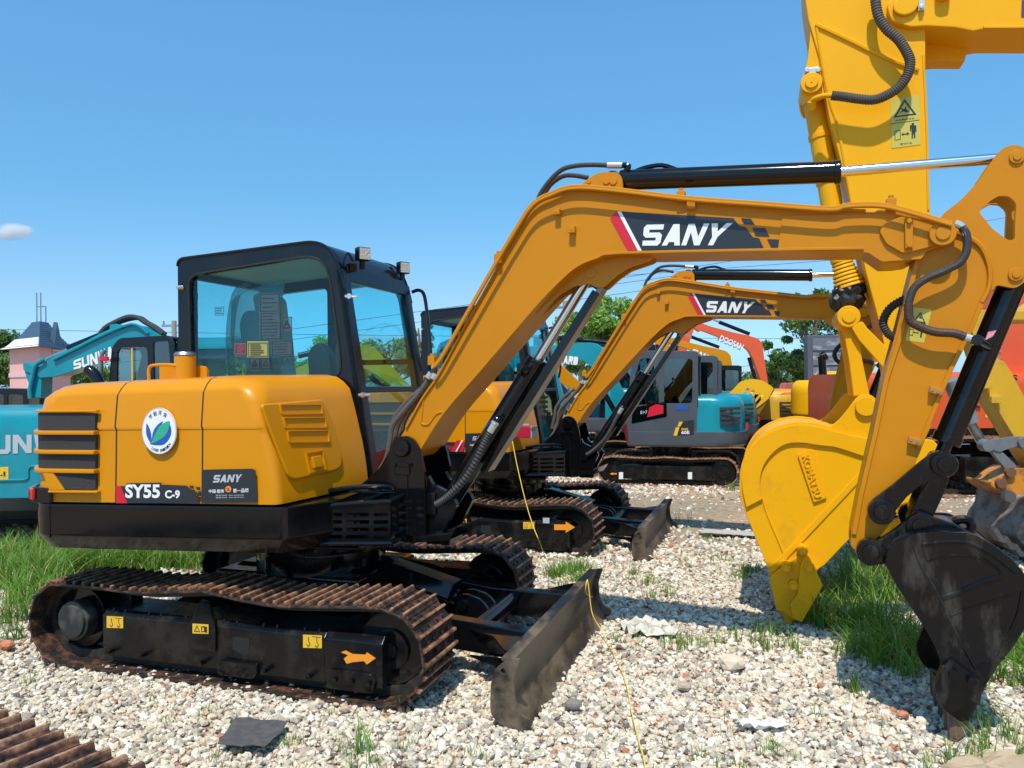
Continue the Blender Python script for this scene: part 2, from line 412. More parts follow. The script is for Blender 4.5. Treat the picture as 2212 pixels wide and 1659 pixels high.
def crawler(root, F, y0, y1, path, n, detail=True, label=None, rusty=None):
    """one crawler belt between local y0 < y1: chain, shoes, idler, sprocket, rollers"""
    rusty = rusty or M_RST
    pts, L = resample(path, n); w = y1-y0; pitch = L/n; yc = (y0+y1)/2
    cx = sum(p.x for p in pts)/n; cz = sum(p.y for p in pts)/n
    m = MB(); r0 = []; 
    def inset(d): 
        out = []
        for i, p in enumerate(pts):
            t = (pts[(i+1) % n]-pts[i-1]).normalized(); out.append((p.x-t.y*d, p.y+t.x*d))
        return out
    a = inset(.014); b = inset(.065)
    for yy in ((yc-.06, yc-.02), (yc+.02, yc+.06)):
        bm = bmesh.new(); A0 = [bm.verts.new((q[0], yy[0], q[1])) for q in a]; A1 = [bm.verts.new((q[0], yy[1], q[1])) for q in a]
        B0 = [bm.verts.new((q[0], yy[0], q[1])) for q in b]; B1 = [bm.verts.new((q[0], yy[1], q[1])) for q in b]
        for i in range(n):
            j = (i+1) % n
            bm.faces.new((A0[i], A0[j], A1[j], A1[i])); bm.faces.new((B0[i], B1[i], B1[j], B0[j]))
            bm.faces.new((A0[i], B0[i], B0[j], A0[j])); bm.faces.new((A1[i], A1[j], B1[j], B1[i]))
        m._add(bm, 0, 2, F.M)
    ch = m.go('crawler_track', MATS['chain'], root, label=label)
    rl = Vector((0, 0, 0)); q = root
    while q is not None: rl += q.location; q = q.parent
    if detail:
        s0 = shoe_mb(EYE, pitch, w).go('track_shoe', rusty); set_worn(s0, .012)
        for i in range(n):
            s = s0 if i == 0 else s0.copy()
            if i: COL.objects.link(s)
            s.parent = ch
            p = pts[i]; t = (pts[(i+1) % n]-pts[i]).normalized(); p = (pts[i]+pts[(i+1) % n])/2
            # travel direction t, outward normal to the right of travel
            X = Vector((t.x, 0, t.y)); Zv = Vector((t.y, 0, -t.x)); Y = Zv.cross(X)
            Ml = Matrix((X, Y, Zv)).transposed().to_4x4(); Ml.translation = Vector((p.x, yc, p.y))
            s.matrix_basis = Matrix.Translation(-rl) @ F.M @ Ml
    else:
        m = MB()
        for i in range(n):
            t = (pts[(i+1) % n]-pts[i]).normalized(); nn = Vector((t.y, -t.x)); p = pts[i]
            e = p+t*pitch*.94
            c = [p, e, e+nn*.012, p+t*pitch*.55+nn*.012, p+t*pitch*.5+nn*.03, p+t*pitch*.42+nn*.012, p+t*.03*pitch+nn*.012, p+t*.02*pitch+nn*.03, p-t*.05*pitch+nn*.03]
            m.prism(F, [(q[0], q[1]) for q in c], y0, y1)
        s = m.go('track_shoes', rusty, ch); set_worn(s, -9)
    return ch
M_TRF = mat('dusty_black_paint', (.004, .004, .005), .20, spec=.38, var=.6, vcol=(.028, .025, .02), vscale=6)
MATS['chain'] = mat('track_chain_steel', (.02, .018, .016), .5, var=.6, vcol=(.07, .045, .03), vscale=20)

def sticker(par, F, pts, y, m, name='sticker', th=.0015, bev=0, label=None):
    b = MB(); b.prism(F, pts, y, y-th, bev); return b.go(name, m, par, label=label)
def wheel(root, F, name, x, z, y0, y1, r, m=None, hub=True):
    b = MB(); b.cyl(F, (x, y0, z), (x, y1, z), r, n=28, bev=.008)
    if hub:
        b.cyl(F, (x, y0-.02, z), (x, y1+.02, z), r*.55, n=24, bev=.006); b.cyl(F, (x, y0-.035, z), (x, y1+.035, z), r*.22, n=16, bev=.004)
    return b.go(name, m or M_BLK, root)
# ================================================================= THE NEAR EXCAVATOR
T = Frame((-1.28, 5.20), 18.5); H = Frame((-1.3, 5.15), 9); B = Frame((-.594, 4.85), 20.5)
PATH = track_path(-1.215, .93, .25, .265, [(.86, .522), (.3, .482), (.05, .50), (-.15, .53), (-.35, .512), (-.65, .483), (-1.0, .497)])
def swap(F, pts): return [(p[0], p[1]) for p in pts]
def build_near():
    root = empty('mini_excavator', (-1.28, 5.20, 0), 'orange-yellow mini excavator with black cab in the foreground, SY55 C-9 lettering on its hood', 'excavator', 'matching orange-yellow mini excavators with raised booms')
    # ---------- undercarriage
    for s in (-1, 1):
        yo, yi = s*.96, s*.56
        crawler(root, T, min(yo, yi), max(yo, yi), PATH, 42)
        wheel(root, T, 'idler_wheel', .93, .265, s*.76-.05, s*.76+.05, .195)
        wheel(root, T, 'drive_sprocket', -1.215, .25, s*.76-.04, s*.76+.04, .19)
        for x in (-.80, -.45, -.10, .25, .58):
            wheel(root, T, 'track_roller', x, .105, s*.76-.09, s*.76+.09, .055, hub=False)
        wheel(root, T, 'carrier_roller', -.15, .465, s*.76-.05, s*.76+.05, .04, hub=False)
        # frame: sloping top, flat outer plate
        b = MB(); yy = s*.90
        def sec(x0, x1, zt, zb, yo_):
            ys = [(yo_, zb), (yo_, zt), (yo_-s*.03, zt+.03), (s*.62, zt+.035), (s*.62, zb+.02)]
            b.loft([[(x0, y, z) for y, z in ys], [(x1, y, z) for y, z in ys]], T, .006)
        sec(-.94, .58, .315, .075, yy)
        y0_, y1_ = sorted((s*.60, s*.70)); b.box(T, -1.16, -.92, y0_, y1_, .10, .42, .01)  # added dark block stands in for shade in the gap under the top run
        fr = b.go('track_frame', M_TRF, root)
        b = MB(); sec2 = b
        ys = [(yy+s*.012, .085), (yy+s*.012, .315), (yy-s*.03, .355), (s*.60, .36), (s*.60, .10)]
        b.loft([[(.585, y, z) for y, z in ys], [(.93, y, z) for y, z in ys]], T, .008)
        b.prism(T, rnd([(.60, .06), (.88, .06), (.90, .14), (.86, .165), (.62, .165)], r=.02), yy+s*.012, yy+s*.03, .006)
        b.go('yoke_cover', M_TRF, fr)
        b = MB()
        b.prism(T, rnd([(-.30, .18), (-.11, .18), (-.11, .33), (-.155, .455), (-.185, .475), (-.215, .455), (-.30, .30)], r=.015), yy+s*.002, yy+s*.022, .004)
        b.cyl(T, (-.17, yy+s*.025, .44), (-.17, s*.7, .44), .028, bev=.005)
        b.go('roller_bracket', M_BLK, fr)
        b = MB()
        b.prism(T, rnd([(-.09, .055), (.14, .055), (.17, .085), (.17, .145), (-.07, .145), (-.10, .12)], r=.015), yy+s*.002, yy+s*.03, .008)
        b.go('step_plate', M_BLK, fr)
        b = MB()
        for x in (-.86, -.62, -.20, .22, .50, .66, .76, .86): b.cyl(T, (x, yy, .115), (x, yy+s*.045, .115), .015, n=6, bev=.002)
        for k in range(17):
            if k % 3 != 2: b.cyl(T, (-.88+k*.088, yy-s*.02, .334), (-.88+k*.088, yy-s*.03, .350), .009, n=6)
        b.each('frame_bolt', M_BLK, fr)
        if s < 0:
            sticker(fr, T, rnd([(-.01, .20), (.07, .17), (.075, .17), (.10, .19), (.10, .27), (-.01, .27)], r=.01), -.9, M_DRK, 'frame_opening')
            for k, (u0, v0, u1, v1) in enumerate([(455, 408, 525, 460), (820, 440, 888, 484), (1290, 487, 1370, 545)]):
                yl = -.90 if k != 1 else -.923
                q = T.pl(Z('2', [(u0, v1-2), (u1, v1), (u1, v0+4), (u0, v0)]), yl)
                st = sticker(fr, T, q, yl-.001, M_LBL, 'warning_label')
                x0 = (q[0][0]+q[3][0])/2; x1 = (q[1][0]+q[2][0])/2; z0 = q[0][1]; z1 = q[2][1]; dx = x1-x0; dz = z1-z0
                m = MB(); pp = lambda a, c: (x0+a*dx, z0+c*dz)
                if k == 1:
                    m.prism(T, [pp(.1, .2), pp(.48, .2), pp(.29, .85)], yl-.003, yl-.0035, holes=[[pp(.17, .27), pp(.41, .27), pp(.29, .68)]])
                    m.prism(T, [pp(.55, .2), pp(.74, .26), pp(.92, .2), pp(.92, .75), pp(.74, .81), pp(.55, .75)], yl-.003, yl-.0035, holes=[[pp(.6, .3), pp(.73, .35), pp(.73, .7), pp(.6, .66)]])
                else:
                    for ox in (.28, .72):
                        for t0 in (.0,):
                            m.tube(T, [(x0+(ox+.02)*dx, yl-.003, z0+.8*dz), (x0+(ox+.03)*dx, yl-.003, z0+.5*dz), (x0+(ox+.10)*dx, yl-.003, z0+.32*dz), (x0+ox*dx, yl-.003, z0+.15*dz), (x0+(ox-.08)*dx, yl-.003, z0+.3*dz)], .0022, 5)
                    m.box(T, *(sorted((x0+.5*dx, x0+.93*dx))), yl-.0035, yl-.003, z0+.84*dz, z0+.88*dz)
                m.go('label_symbols', M_DEC, fr)
            ar = T.pl(Z('2', [(1450, 563), (1470, 555), (1500, 570), (1555, 573), (1560, 563), (1598, 588), (1560, 615), (1548, 600), (1500, 605), (1475, 612), (1462, 590), (1480, 575)]), -.915)
            sticker(fr, T, ar, -.9135, M_ORA, 'direction_arrow', label='torn orange arrow sticker')
    b = MB()
    b.cyl(T, (-1.19, -.80, .25), (-1.19, -.885, .25), .12, n=24, bev=.008); b.cyl(T, (-1.19, -.88, .25), (-1.19, -.90, .25), .10, n=24, bev=.004)
    b.go('final_drive', mat('dusty_cover', (.02, .022, .02), .5, var=.7, vcol=(.10, .10, .085), vscale=9), root)
    # centre frame with X legs, slew ring
    b = MB()
    b.box(T, -.55, .50, -.40, .40, .26, .50, .03)
    for sy in (-1, 1):
        for sx in (-1, 1):
            b.loft([[(sx*.12, sy*.2, .30), (sx*.48, sy*.2, .30), (sx*.48, sy*.2, .52), (sx*.12, sy*.2, .52)], [(sx*.42, sy*.66, .18), (sx*.66, sy*.66, .18), (sx*.66, sy*.66, .34), (sx*.42, sy*.66, .34)]], T, .012)
    b.cyl(T, (0, 0, .48), (0, 0, .62), .42, n=40, bev=.01)
    b.go('centre_frame', M_BLK, root)
    b = MB(); b.cyl(H, (0, 0, .60), (0, 0, .70), .37, n=40, bev=.008); b.go('slew_ring', M_BLK, root)
    # ---------- dozer
    b = MB()
    for s in (-1, 1):
        b.loft([[(.42, s*.33-.045, .24), (.42, s*.33+.045, .24), (.42, s*.33+.045, .40), (.42, s*.33-.045, .40)],
                [(1.1, s*.36-.05, .15), (1.1, s*.36+.05, .15), (1.1, s*.36+.05, .32), (1.1, s*.36-.05, .32)],
                [(1.60, s*.40-.05, .13), (1.60, s*.40+.05, .13), (1.60, s*.40+.05, .30), (1.60, s*.40-.05, .30)]], T, .012)
        g = [(1.22, s*.42), (1.62, s*.42), (1.62, s*.78), (1.52, s*.70), (1.40, s*.52)]
        for zz in (.12, .27):
            b.loft([[(p[0], p[1], zz) for p in g], [(p[0], p[1], zz+.015) for p in g]], T, .003)
    b.cyl(T, (1.22, -.36, .245), (1.22, .36, .245), .055, n=24)
    b.go('dozer_arms', M_BLK, root)
    b = MB()
    for yy in (-.075, .05):
        b.prism(T, rnd([(1.0, .22), (1.2, .18), (1.24, .25), (1.16, .35), (1.04, .38), (.97, .34)], r=.04), yy, yy+.025, .004)
    b.cyl(T, (1.04, -.095, .31), (1.04, .095, .31), .035, n=20, bev=.006)
    b.go('cylinder_lug', M_BLK, root)
    b = MB(); b.cyl(T, (.36, 0, .50), (.98, 0, .33), .05, n=20, bev=.006); b.go('dozer_cylinder', M_BLK, root)
    b = MB()
    d = Vector((.62, 0, -.17)).normalized(); nn = Vector((.17, 0, .62)).normalized()
    a0 = Vector((.46, 0, .475)); a1 = Vector((.95, 0, .34))
    cs = [(-.11, -.03), (-.07, .05), (.07, .05), (.11, -.03), (.10, -.033), (.065, .044), (-.065, .044), (-.10, -.033)]
    b.loft([[tuple(a0+nn*(z_+.03)+Vector((0, y_, 0))) for y_, z_ in cs], [tuple(a1+nn*(z_+.04)+Vector((0, y_, 0))) for y_, z_ in cs]], T)
    b.go('cylinder_guard', M_BLK, root)
    b = MB()
    front = [(1.665, .325), (1.640, .27), (1.632, .20), (1.645, .13), (1.68, .06), (1.715, .01)]
    back = [(p[0]-.035, p[1]-.0) for p in front[::-1]]
    b.prism(T, rnd(front+[(1.66, .0)]+back[1:], r=0), -.955, .955, .004)
    b.prism(T, [(1.66, .315), (1.60, .315), (1.60, .335), (1.67, .335)], -.955, .955, .004)
    b.prism(T, [(1.685, .045), (1.74, -.012), (1.725, -.02), (1.66, .03)], -.95, .95, .003)
    bl = b.go('dozer_blade', M_BLD, root)
    b = MB()
    ep = rnd([(1.645, .335, .02), (1.70, .34, .01), (1.665, .24), (1.672, .14), (1.70, .075, .02), (1.765, .045), (1.735, -.01, .03), (1.66, -.012), (1.545, .045, .05), (1.55, .20), (1.575, .29, .05)], r=.02)
    hole = [(1.615+.014*math.cos(k*.785), .275+.014*math.sin(k*.785)) for k in range(8)]
    for yy in (-.975, .955): b.prism(T, ep, yy, yy+.02, 0, holes=[hole])
    b.each('blade_end_plate', M_BLD, bl)
    # ---------- house skirt and counterweight
    plan = rnd([(-1.30, -.92, .10), (.20, -.92, .03), (.40, -.62, .05), (.42, .92, .03), (-1.28, .92, .12), (-1.50, .62, .25), (-1.60, 0, .6), (-1.50, -.62, .25)], n=6)
    b = MB(); rings = []
    c = Vector((-.6, 0))
    for z, k in ((.745, .925), (.75, .935), (.825, .994), (.84, 1.0), (1.0, 1.0), (1.008, .995)):
        rings.append([(c.x+(p[0]-c.x)*(1+(k-1)*.6), p[1]*k, z) for p in plan])
    b.loft(rings, H)
    sk = b.go('counterweight_skirt', M_BLK, root)
    b = MB(); b.box(H, -1.215, -1.209, -.9225, -.9, .82, 1.0); b.box(H, .11, .50, -.55, .35, .70, .98, .02); b.each('skirt_seam', M_BLK, sk)
    b = MB()
    b.box(H, -1.25, .12, -.85, .85, 1.0, 1.02); b.go('deck', M_DRK, root)
    # ---------- hood
    def hood_plan(z):
        dn, df, dr = 0, 0, 0
        t = max(0, (z-1.42)/.3)
        df = .17*max(0, (z-1.02)/.7)**1.6; dn = .012+.012*max(0, (z-1.02)/.4) if z < 1.435 else .009+.04*t
        dr = .05*t*t
        e = {1.66: (.03, .03, .03), 1.69: (.07, .07, .07), 1.705: (.13, .14, .14)}.get(z, (0, 0, 0))
        dn += e[0]; df += e[1]; dr += e[2]
        return rnd([(-1.30+dr, -.915+dn, .10), (.165-df, -.915+dn, .05+.08*t), (.375-df*.9, -.03, .02), (-.96, -.03, .01), (-.96, .90, .02), (-1.30+dr, .90-dn, .1), (-1.50+dr, .6, .2), (-1.57+dr, 0, .4), (-1.50+dr, -.6, .2)], n=6)
    rings = []
    for z in (1.02, 1.1, 1.2, 1.3, 1.40, 1.43, 1.445, 1.5, 1.56, 1.62, 1.66, 1.69, 1.705):
        zz = z
        rings.append([(p[0], p[1], zz + (.035*(max(-1.57, p[0])+.9)*(zz-1.4)/.3 if zz > 1.4 else 0)) for p in hood_plan(z)])
    b = MB(); b.loft(rings, H)
    hd = b.go('engine_hood', M_YEL, root, sharp=50)
    # panel gaps follow the hood profile
    for nm, u in (('a', 246), ('b', 433)):
        x = H.pl([(u, 960)], -.915)[0][0]
        b = MB(); pr = []
        for ring in rings:
            ys = [p for p in ring if p[1] < -.5]
            ys = sorted(ys, key=lambda p: abs(p[0]-x))[:2]
            yv = min(p[1] for p in ring if p[1] < 0 and p[0] < -.0); z_ = min(q_[2]-.035*(max(-1.57, q_[0])+.9)*0 for q_ in ys); z_ = [1.02, 1.1, 1.2, 1.3, 1.40, 1.43, 1.445, 1.5, 1.56, 1.62, 1.66, 1.69, 1.705][len(pr)]; zv = z_+(.035*(x+.9)*(z_-1.4)/.3 if z_ > 1.4 else 0)
            pr.append((yv, zv))
        x2 = x+(.03 if nm == 'b' else 0.01)
        for i in range(len(pr)-1):
            t = i/len(pr)
            b.loft([[(x-.004, pr[i][0]-.0015, pr[i][1]), (x+.004, pr[i][0]-.0015, pr[i][1]), (x+.004, pr[i][0]+.02, pr[i][1]), (x-.004, pr[i][0]+.02, pr[i][1])],
                    [(x-.004, pr[i+1][0]-.0015, pr[i+1][1]), (x+.004, pr[i+1][0]-.0015, pr[i+1][1]), (x+.004, pr[i+1][0]+.02, pr[i+1][1]), (x-.004, pr[i+1][0]+.02, pr[i+1][1])]], H)
        b.go('panel_gap', M_DRK, hd)
    # grille at the rear corner
    full = hood_plan(1.2)
    corner = [p for p in full if p[1] < -.80 and p[0] < -1.15]
    xg = H.pl([(207, 980)], -.915)[0][0]
    path = [(-1.44, -.70)]+sorted([p for p in corner], key=lambda p: p[0])+[(xg, -.91)]
    zs = [H.pl([(180, v)], -.915)[0][1] for v in (897, 932, 945, 980, 992, 1010, 1017, 1026, 1055)]
    b = MB()
    for (v0, v1) in ((893, 930), (940, 972), (982, 1012), (1024, 1056)):
        z1 = H.pl([(180, v0)], -.915)[0][1]; z0 = H.pl([(180, v1)], -.915)[0][1]
        pp = path if v0 < 1020 else [(H.pl([(122, 1040)], -.915)[0][0], -.91), (xg, -.91)]
        b.belt(H, pp, z0, z1, .010, .02)
    b.go('intake_grille', M_GRL, hd)
    for v in (935, 977, 1018):
        z = H.pl([(180, v)], -.93)[0][1]
        b = MB(); pp = [(-1.45, -.69)]+path[1:-1]+[(xg+.01, -.912)]
        b.belt(H, pp, z-.012, z+.012, .032, .01, .006); b.go('grille_bar', M_YEL, hd)
    b = MB(); zf = H.pl([(180, 891)], -.93)[0][1]
    b.belt(H, [(-1.45, -.69)]+path[1:-1]+[(xg+.02, -.912)], zf, zf+.014, .022, .01, .005)
    zb = H.pl([(180, 1060)], -.93)[0][1]
    b.belt(H, [(H.pl([(108, 1040)], -.915)[0][0], -.912), (xg+.02, -.912)], zb-.014, zb, .022, .01, .005)
    tri = H.pl([(96, 1022), (118, 1022), (142, 1058), (110, 1058)], -.915)
    b.prism(H, tri, -.91, -.93, .004)
    b.each('grille_frame', M_YEL, hd)
    # tail lamp + black surround
    b = MB(); b.belt(H, [(-1.48, -.66), (-1.40, -.80), (-1.335, -.89), (-1.20, -.917)], 1.012, 1.10, .012, .01, .01)
    b.go('tail_lamp_housing', M_BLK, hd)
    b = MB(); b.belt(H, [(-1.475, -.68), (-1.41, -.79), (-1.36, -.872), (-1.31, -.905)], 1.03, 1.095, .022, 0, .008)
    b.go('tail_lamp', M_LMP, hd)
    # side door of the tank cover, on the sloping front face
    a = H.w((.165, -.915, 1.02)); c2 = H.w((.375, -.03, 1.02)); xd = (c2-a); xd.z = 0; Ld = xd.length; xd.normalize()
    yout = Vector((xd.y, -xd.x, 0)); yin = -yout
    up = (Vector((0, 0, 1))+yin*.17).normalized(); yl = up.cross(xd).normalized()
    if yl.dot(yin) < 0: yl = -yl
    Md = Matrix((xd, yl, up)).transposed().to_4x4(); Md.translation = a
    D = Frame((0, 0), mat=Md)
    door = D.pl(Z('1', [(1310, 905), (1620, 880), (1660, 960), (1715, 1160), (1718, 1215), (1690, 1240), (1480, 1288), (1448, 1270), (1420, 1200), (1345, 1010)]), -.02)
    b = MB(); b.prism(D, rnd(door, r=.03), -.002, -.026, .012, seg=3)
    for (x0, y0_, x1, y1_, k) in ((1408, 912, 1610, 955, 10), (1425, 978, 1630, 1024, 10), (1445, 1043, 1645, 1095, 8)):
        q = D.pl(Z('1', [(x0, y0_), (x1, y0_-2), (x1+6, y1_-5), (x0+10, y1_)]), -.026)
        ho = rnd(q, r=.01); cx_ = sum(p[0] for p in ho)/len(ho); cz_ = sum(p[1] for p in ho)/len(ho)
        ou = [(cx_+(p[0]-cx_)*1.05, cz_+(p[1]-cz_)*1.28) for p in ho]
        b.prism(D, ou, -.024, -.034, 0, holes=[ho])
    q = D.pl(Z('1', [(1540, 1155), (1615, 1143), (1630, 1230), (1560, 1245)]), -.026); cx_ = sum(p[0] for p in q)/4; cz_ = sum(p[1] for p in q)/4
    b.prism(D, [(cx_+(p[0]-cx_)*1.22, cz_+(p[1]-cz_)*1.15) for p in q], -.024, -.036, 0, holes=[q])
    dr = b.go('tank_door', M_YEL, hd)
    b = MB(); qq = [(cx_+(p[0]-cx_)*.62, cz_-.004+(p[1]-cz_)*.66) for p in q]
    b.prism(D, qq, -.024, -.045, .006); b.go('door_latch', M_YEL, dr)
    # top of hood: filler, handle, exhaust, cab-side cover
    b = MB(); p = H.p3(400, 768, -.55); ZT = p.z; b.cyl(H, (p.x, -.55, 1.66), (p.x, -.55, ZT), .062, n=28, bev=.006)
    fl = b.go('air_cleaner_stack', M_YEL, hd)
    b = MB(); b.cyl(H, (p.x, -.55, ZT), (p.x, -.55, ZT+.022), .067, .056, n=28, bev=.004); b.go('stack_cap', M_STL, fl)
    b = MB()
    hp = [H.p3(u, v, -.60) for u, v in ((322, 822), (322, 798), (332, 789), (380, 789), (392, 798), (392, 822))]
    b.tube(H, [(q_.x, -.60, q_.z) for q_ in hp], .010, 8, 4)
    b.box(H, *sorted((H.p3(344, 820, -.5).x, H.p3(398, 820, -.5).x)), -.5, -.45, 1.69, 1.80, .004)
    rr_ = H.pl([(420, 822), (420, 790), (440, 790), (447, 800), (447, 822)], -.5); b.prism(H, rnd(rr_, r=.03), -.5, -.47, .004)
    b.go('hood_handrail', M_YEL, hd)
    b = MB()
    ex = [H.p3(u, v, -.45) for u, v in ((212, 845), (213, 828), (206, 812), (196, 802), (188, 799))]
    b.tube(H, [(q_.x, -.45, q_.z) for q_ in ex], lambda t: .036*(1-.25*max(0, t-.8)*5*.5), 16, 6)
    b.go('exhaust_pipe', M_BLK, hd)
    # hood stickers
    yn = lambda: -.918
    q = H.pl(Z('1', [(1015, 1402), (1015, 1235), (1270, 1230), (1285, 1240), (1293, 1398)]), -.916)
    s1 = sticker(hd, H, q, -.914, M_DEC, 'maker_plate', .006)
    b = MB(); letters(b, H, 'SANY', quad(H, '1', [(1070, 1300), (1208, 1297), (1218, 1258), (1078, 1262)], -.921), -.922); b.go('plate_lettering', M_GRYV, hd)
    b = MB()
    text(b, H, '中国·服务', quad(H, '1', [(1050, 1353), (1128, 1352), (1128, 1333), (1050, 1334)], -.921), -.922, .012)
    text(b, H, '第一品牌', quad(H, '1', [(1172, 1351), (1250, 1349), (1250, 1328), (1172, 1330)], -.921), -.922, .012)
    b.go('plate_slogan', M_WHT, hd)
    b = MB(); text(b, H, '服务热线  400 6098318', quad(H, '1', [(1085, 1368), (1225, 1366), (1225, 1359), (1085, 1361)], -.921), -.922, .01)
    text(b, H, '销售热线  400 8879318', quad(H, '1', [(1085, 1379), (1225, 1377), (1225, 1370), (1085, 1372)], -.921), -.922, .01); b.go('plate_small_print', M_GRYV, hd)
    b = MB(); c = H.p3(*Z('1', [(1148, 1333)])[0], -.921); b.cyl(H, (c.x, -.92, c.z), (c.x, -.9225, c.z), .017, n=24); b.go('plate_badge', M_ORA, hd)
    b = MB(); text(b, H, 'a', [(c.x-.009, c.z-.009), (c.x+.009, c.z-.009), (c.x+.009, c.z+.009), (c.x-.009, c.z+.009)], -.9235, .02); b.go('badge_mark', M_RED, hd)
    b = MB(); b.prism(H, quad(H, '1', [(588, 1403), (1003, 1403), (978, 1350), (955, 1330), (938, 1315), (812, 1310), (808, 1300), (640, 1303), (632, 1318), (590, 1318)], -.916), -.914, -.919); b.go('model_plate', M_DEC, hd)
    b = MB(); b.prism(H, quad(H, '1', [(585, 1403), (642, 1403), (608, 1317), (585, 1317)], -.916), -.914, -.920); b.go('model_plate_stripe', M_RED, hd)
    b = MB(); text(b, H, 'SY55', quad(H, '1', [(630, 1378), (805, 1378), (805, 1308), (630, 1308)], -.92), -.9215, .035)
    text(b, H, 'C-9', quad(H, '1', [(830, 1380), (905, 1380), (905, 1338), (830, 1338)], -.92), -.9215, .035); b.go('model_lettering', M_WHT, hd)
    b = MB()
    for (x, y) in ((958, 1315), (990, 1322), (975, 1345), (992, 1352), (985, 1373)):
        b.prism(H, quad(H, '1', [(x+2, y+16), (x+17, y+16), (x+13, y), (x-4, y)], -.916), -.914, -.920)
    b.each('model_plate_checks', M_DEC, hd)
    # round badge
    c = H.p3(344, 931, -.917); rx = abs(H.p3(381, 931, -.917).x-H.p3(307, 931, -.917).x)/2; rz = rx*1.24
    el = lambda k, n=40: [(c.x+rx*k*math.cos(2*math.pi*i/n), c.z+rz*k*math.sin(2*math.pi*i/n)) for i in range(n)]
    b = MB(); b.prism(H, el(1), -.91, -.919); bd = b.go('round_badge', M_WHT, hd)
    b = MB(); b.prism(H, el(.99), -.9185, -.9195, holes=[el(.965)]); b.go('badge_rim', M_GRYV, hd)
    def bez(pts): return [(p.x, p.y) for p in crom([Vector((c.x+a_*rx, c.z+b_*rz)) for a_, b_ in pts], 5, True)]
    b = MB(); b.prism(H, bez([(-.55, -.55), (-.1, -.62), (.35, -.55), (.68, -.2), (.70, .15), (.5, .42), (.45, .1), (.2, -.25), (-.2, -.45)]), -.9185, -.9197)
    b.prism(H, bez([(-.45, -.55), (-.72, -.2), (-.75, .15), (-.70, .32), (-.52, .05), (-.45, -.2)]), -.9185, -.9197)
    b.prism(H, bez([(-.42, -.45), (-.35, -.05), (-.1, .25), (.25, .42), (.0, .1), (-.25, -.25)]), -.9185, -.9197); b.go('badge_blue_leaf', M_BLU, hd)
    b = MB(); b.prism(H, bez([(-.38, -.5), (-.2, -.1), (.1, .25), (.62, .42), (.52, .0), (.2, -.3)]), -.92, -.9207); b.go('badge_green_leaf', M_GRN, hd)
    b = MB()
    def arc_text(word, r, a0, a1, h, flip=False):
        n = len(word)
        for i, ch in enumerate(word):
            if ch == ' ': continue
            a = R(a0+(a1-a0)*(i/(n-1))); ca, sa = math.cos(a), math.sin(a); t = Vector((-sa, ca)) if flip else Vector((sa, -ca)); n_ = Vector((-ca, -sa)) if flip else Vector((ca, sa))
            o = Vector((ca*r, sa*r)); q = []
            for sx_, sy_ in ((-.5, -.5), (.5, -.5), (.5, .5), (-.5, .5)):
                v = o+t*sx_*h*(.8 if flip else 1)+n_*sy_*h; q.append((c.x+v.x*rx, c.z+v.y*rz))
            text(b, H, ch, q, -.9202, .01)
    arc_text('节能环保', .78, 128, 62, .20); arc_text('LOWER EMISSION', .84, 243, 318, .12, True)
    b.go('badge_lettering', M_DEC, hd)
    # ---------- cab
    HH = H; H_ = Frame((0, 0), mat=H.M @ Matrix(((1, .17, 0, 0), (0, .97, 0, 0), (0, 0, 1, 0), (0, 0, 0, 1))))
    cab_out = [(-1.0, 1.55), (-1.0, 2.50, .05), (.06, 2.615, .16), (.175, 2.48), (.30, 1.60), (.385, 1.0), (.36, .98), (-.1, 1.02)]
    cab_out = rnd([(-.985, 1.45), (-.985, 2.545, .05), (.07, 2.635, .14), (.19, 2.44, .2), (.315, 1.60), (.40, 1.02), (.1, 1.0), (-.5, 1.3)], n=6)
    win = rnd(H_.pl(Z('c5', [(172, 1125, 5), (125, 320, 5)]), 0)[:1]+[(0, 0)], n=2)
    wq = H_.pl(Z('c5', [(330, 1130), (240, 1130), (180, 1100), (172, 290), (215, 235), (1270, 128), (1375, 200), (1500, 1040), (1400, 1120)]), 0.0)
    win = rnd([(-.89, 1.66, .05), (-.905, 2.43, .09), (.0, 2.535, .12), (.10, 2.44, .12), (.175, 1.86, .05), (.175, 1.72, .10)], n=6)
    b = MB(); b.prism(H_, cab_out, 0.0, .055, .0, holes=[win]); cb = b.go('cab_body', M_CAB, root)
    dwin1 = rnd([(-.88, 1.70, .05), (-.89, 2.40, .06), (-.45, 2.44, .05), (-.45, 1.70, .05)], n=4)
    dwin2 = rnd([(-.36, 1.30, .05), (-.36, 2.42, .05), (.0, 2.46, .08), (.12, 2.38, .08), (.22, 1.7, .05), (.26, 1.30, .05)], n=4)
    b = MB(); b.prism(H_, cab_out, .945, 1.0, .0, holes=[dwin1, dwin2]); b.box(H_, -.36, .2, .96, .985, 1.83, 1.87); b.go('cab_door', M_CAB, cb)
    # shell: roof, rear, front pillars
    top = [p for p in cab_out]
    def shell(seg, th, name, m, y0=.02, y1=.98, bev=.0):
        c_ = Vector((-.4, 1.9)); inn = []
        for i, p in enumerate(seg):
            a_ = Vector(seg[max(i-1, 0)]); e_ = Vector(seg[min(i+1, len(seg)-1)]); t = (e_-a_).normalized(); nn_ = Vector((t.y, -t.x))
            if nn_.dot(c_-Vector(p)) < 0: nn_ = -nn_
            inn.append((p[0]+nn_.x*th, p[1]+nn_.y*th))
        b = MB(); b.prism(H_, list(seg)+inn[::-1], y0, y1, bev); return b.go(name, m, cb)
    roofseg = [p for p in cab_out if p[1] > 2.44]
    shell(roofseg, .05, 'cab_roof', M_CAB)
    b = MB(); sg = [(p[0]*.96-.01, p[1]-.055) for p in roofseg if p[0] < .1]; b.prism(H_, sg+[(q_[0], q_[1]-.02) for q_ in sg[::-1]], .06, .94); b.go('roof_lining', M_LIN, cb)
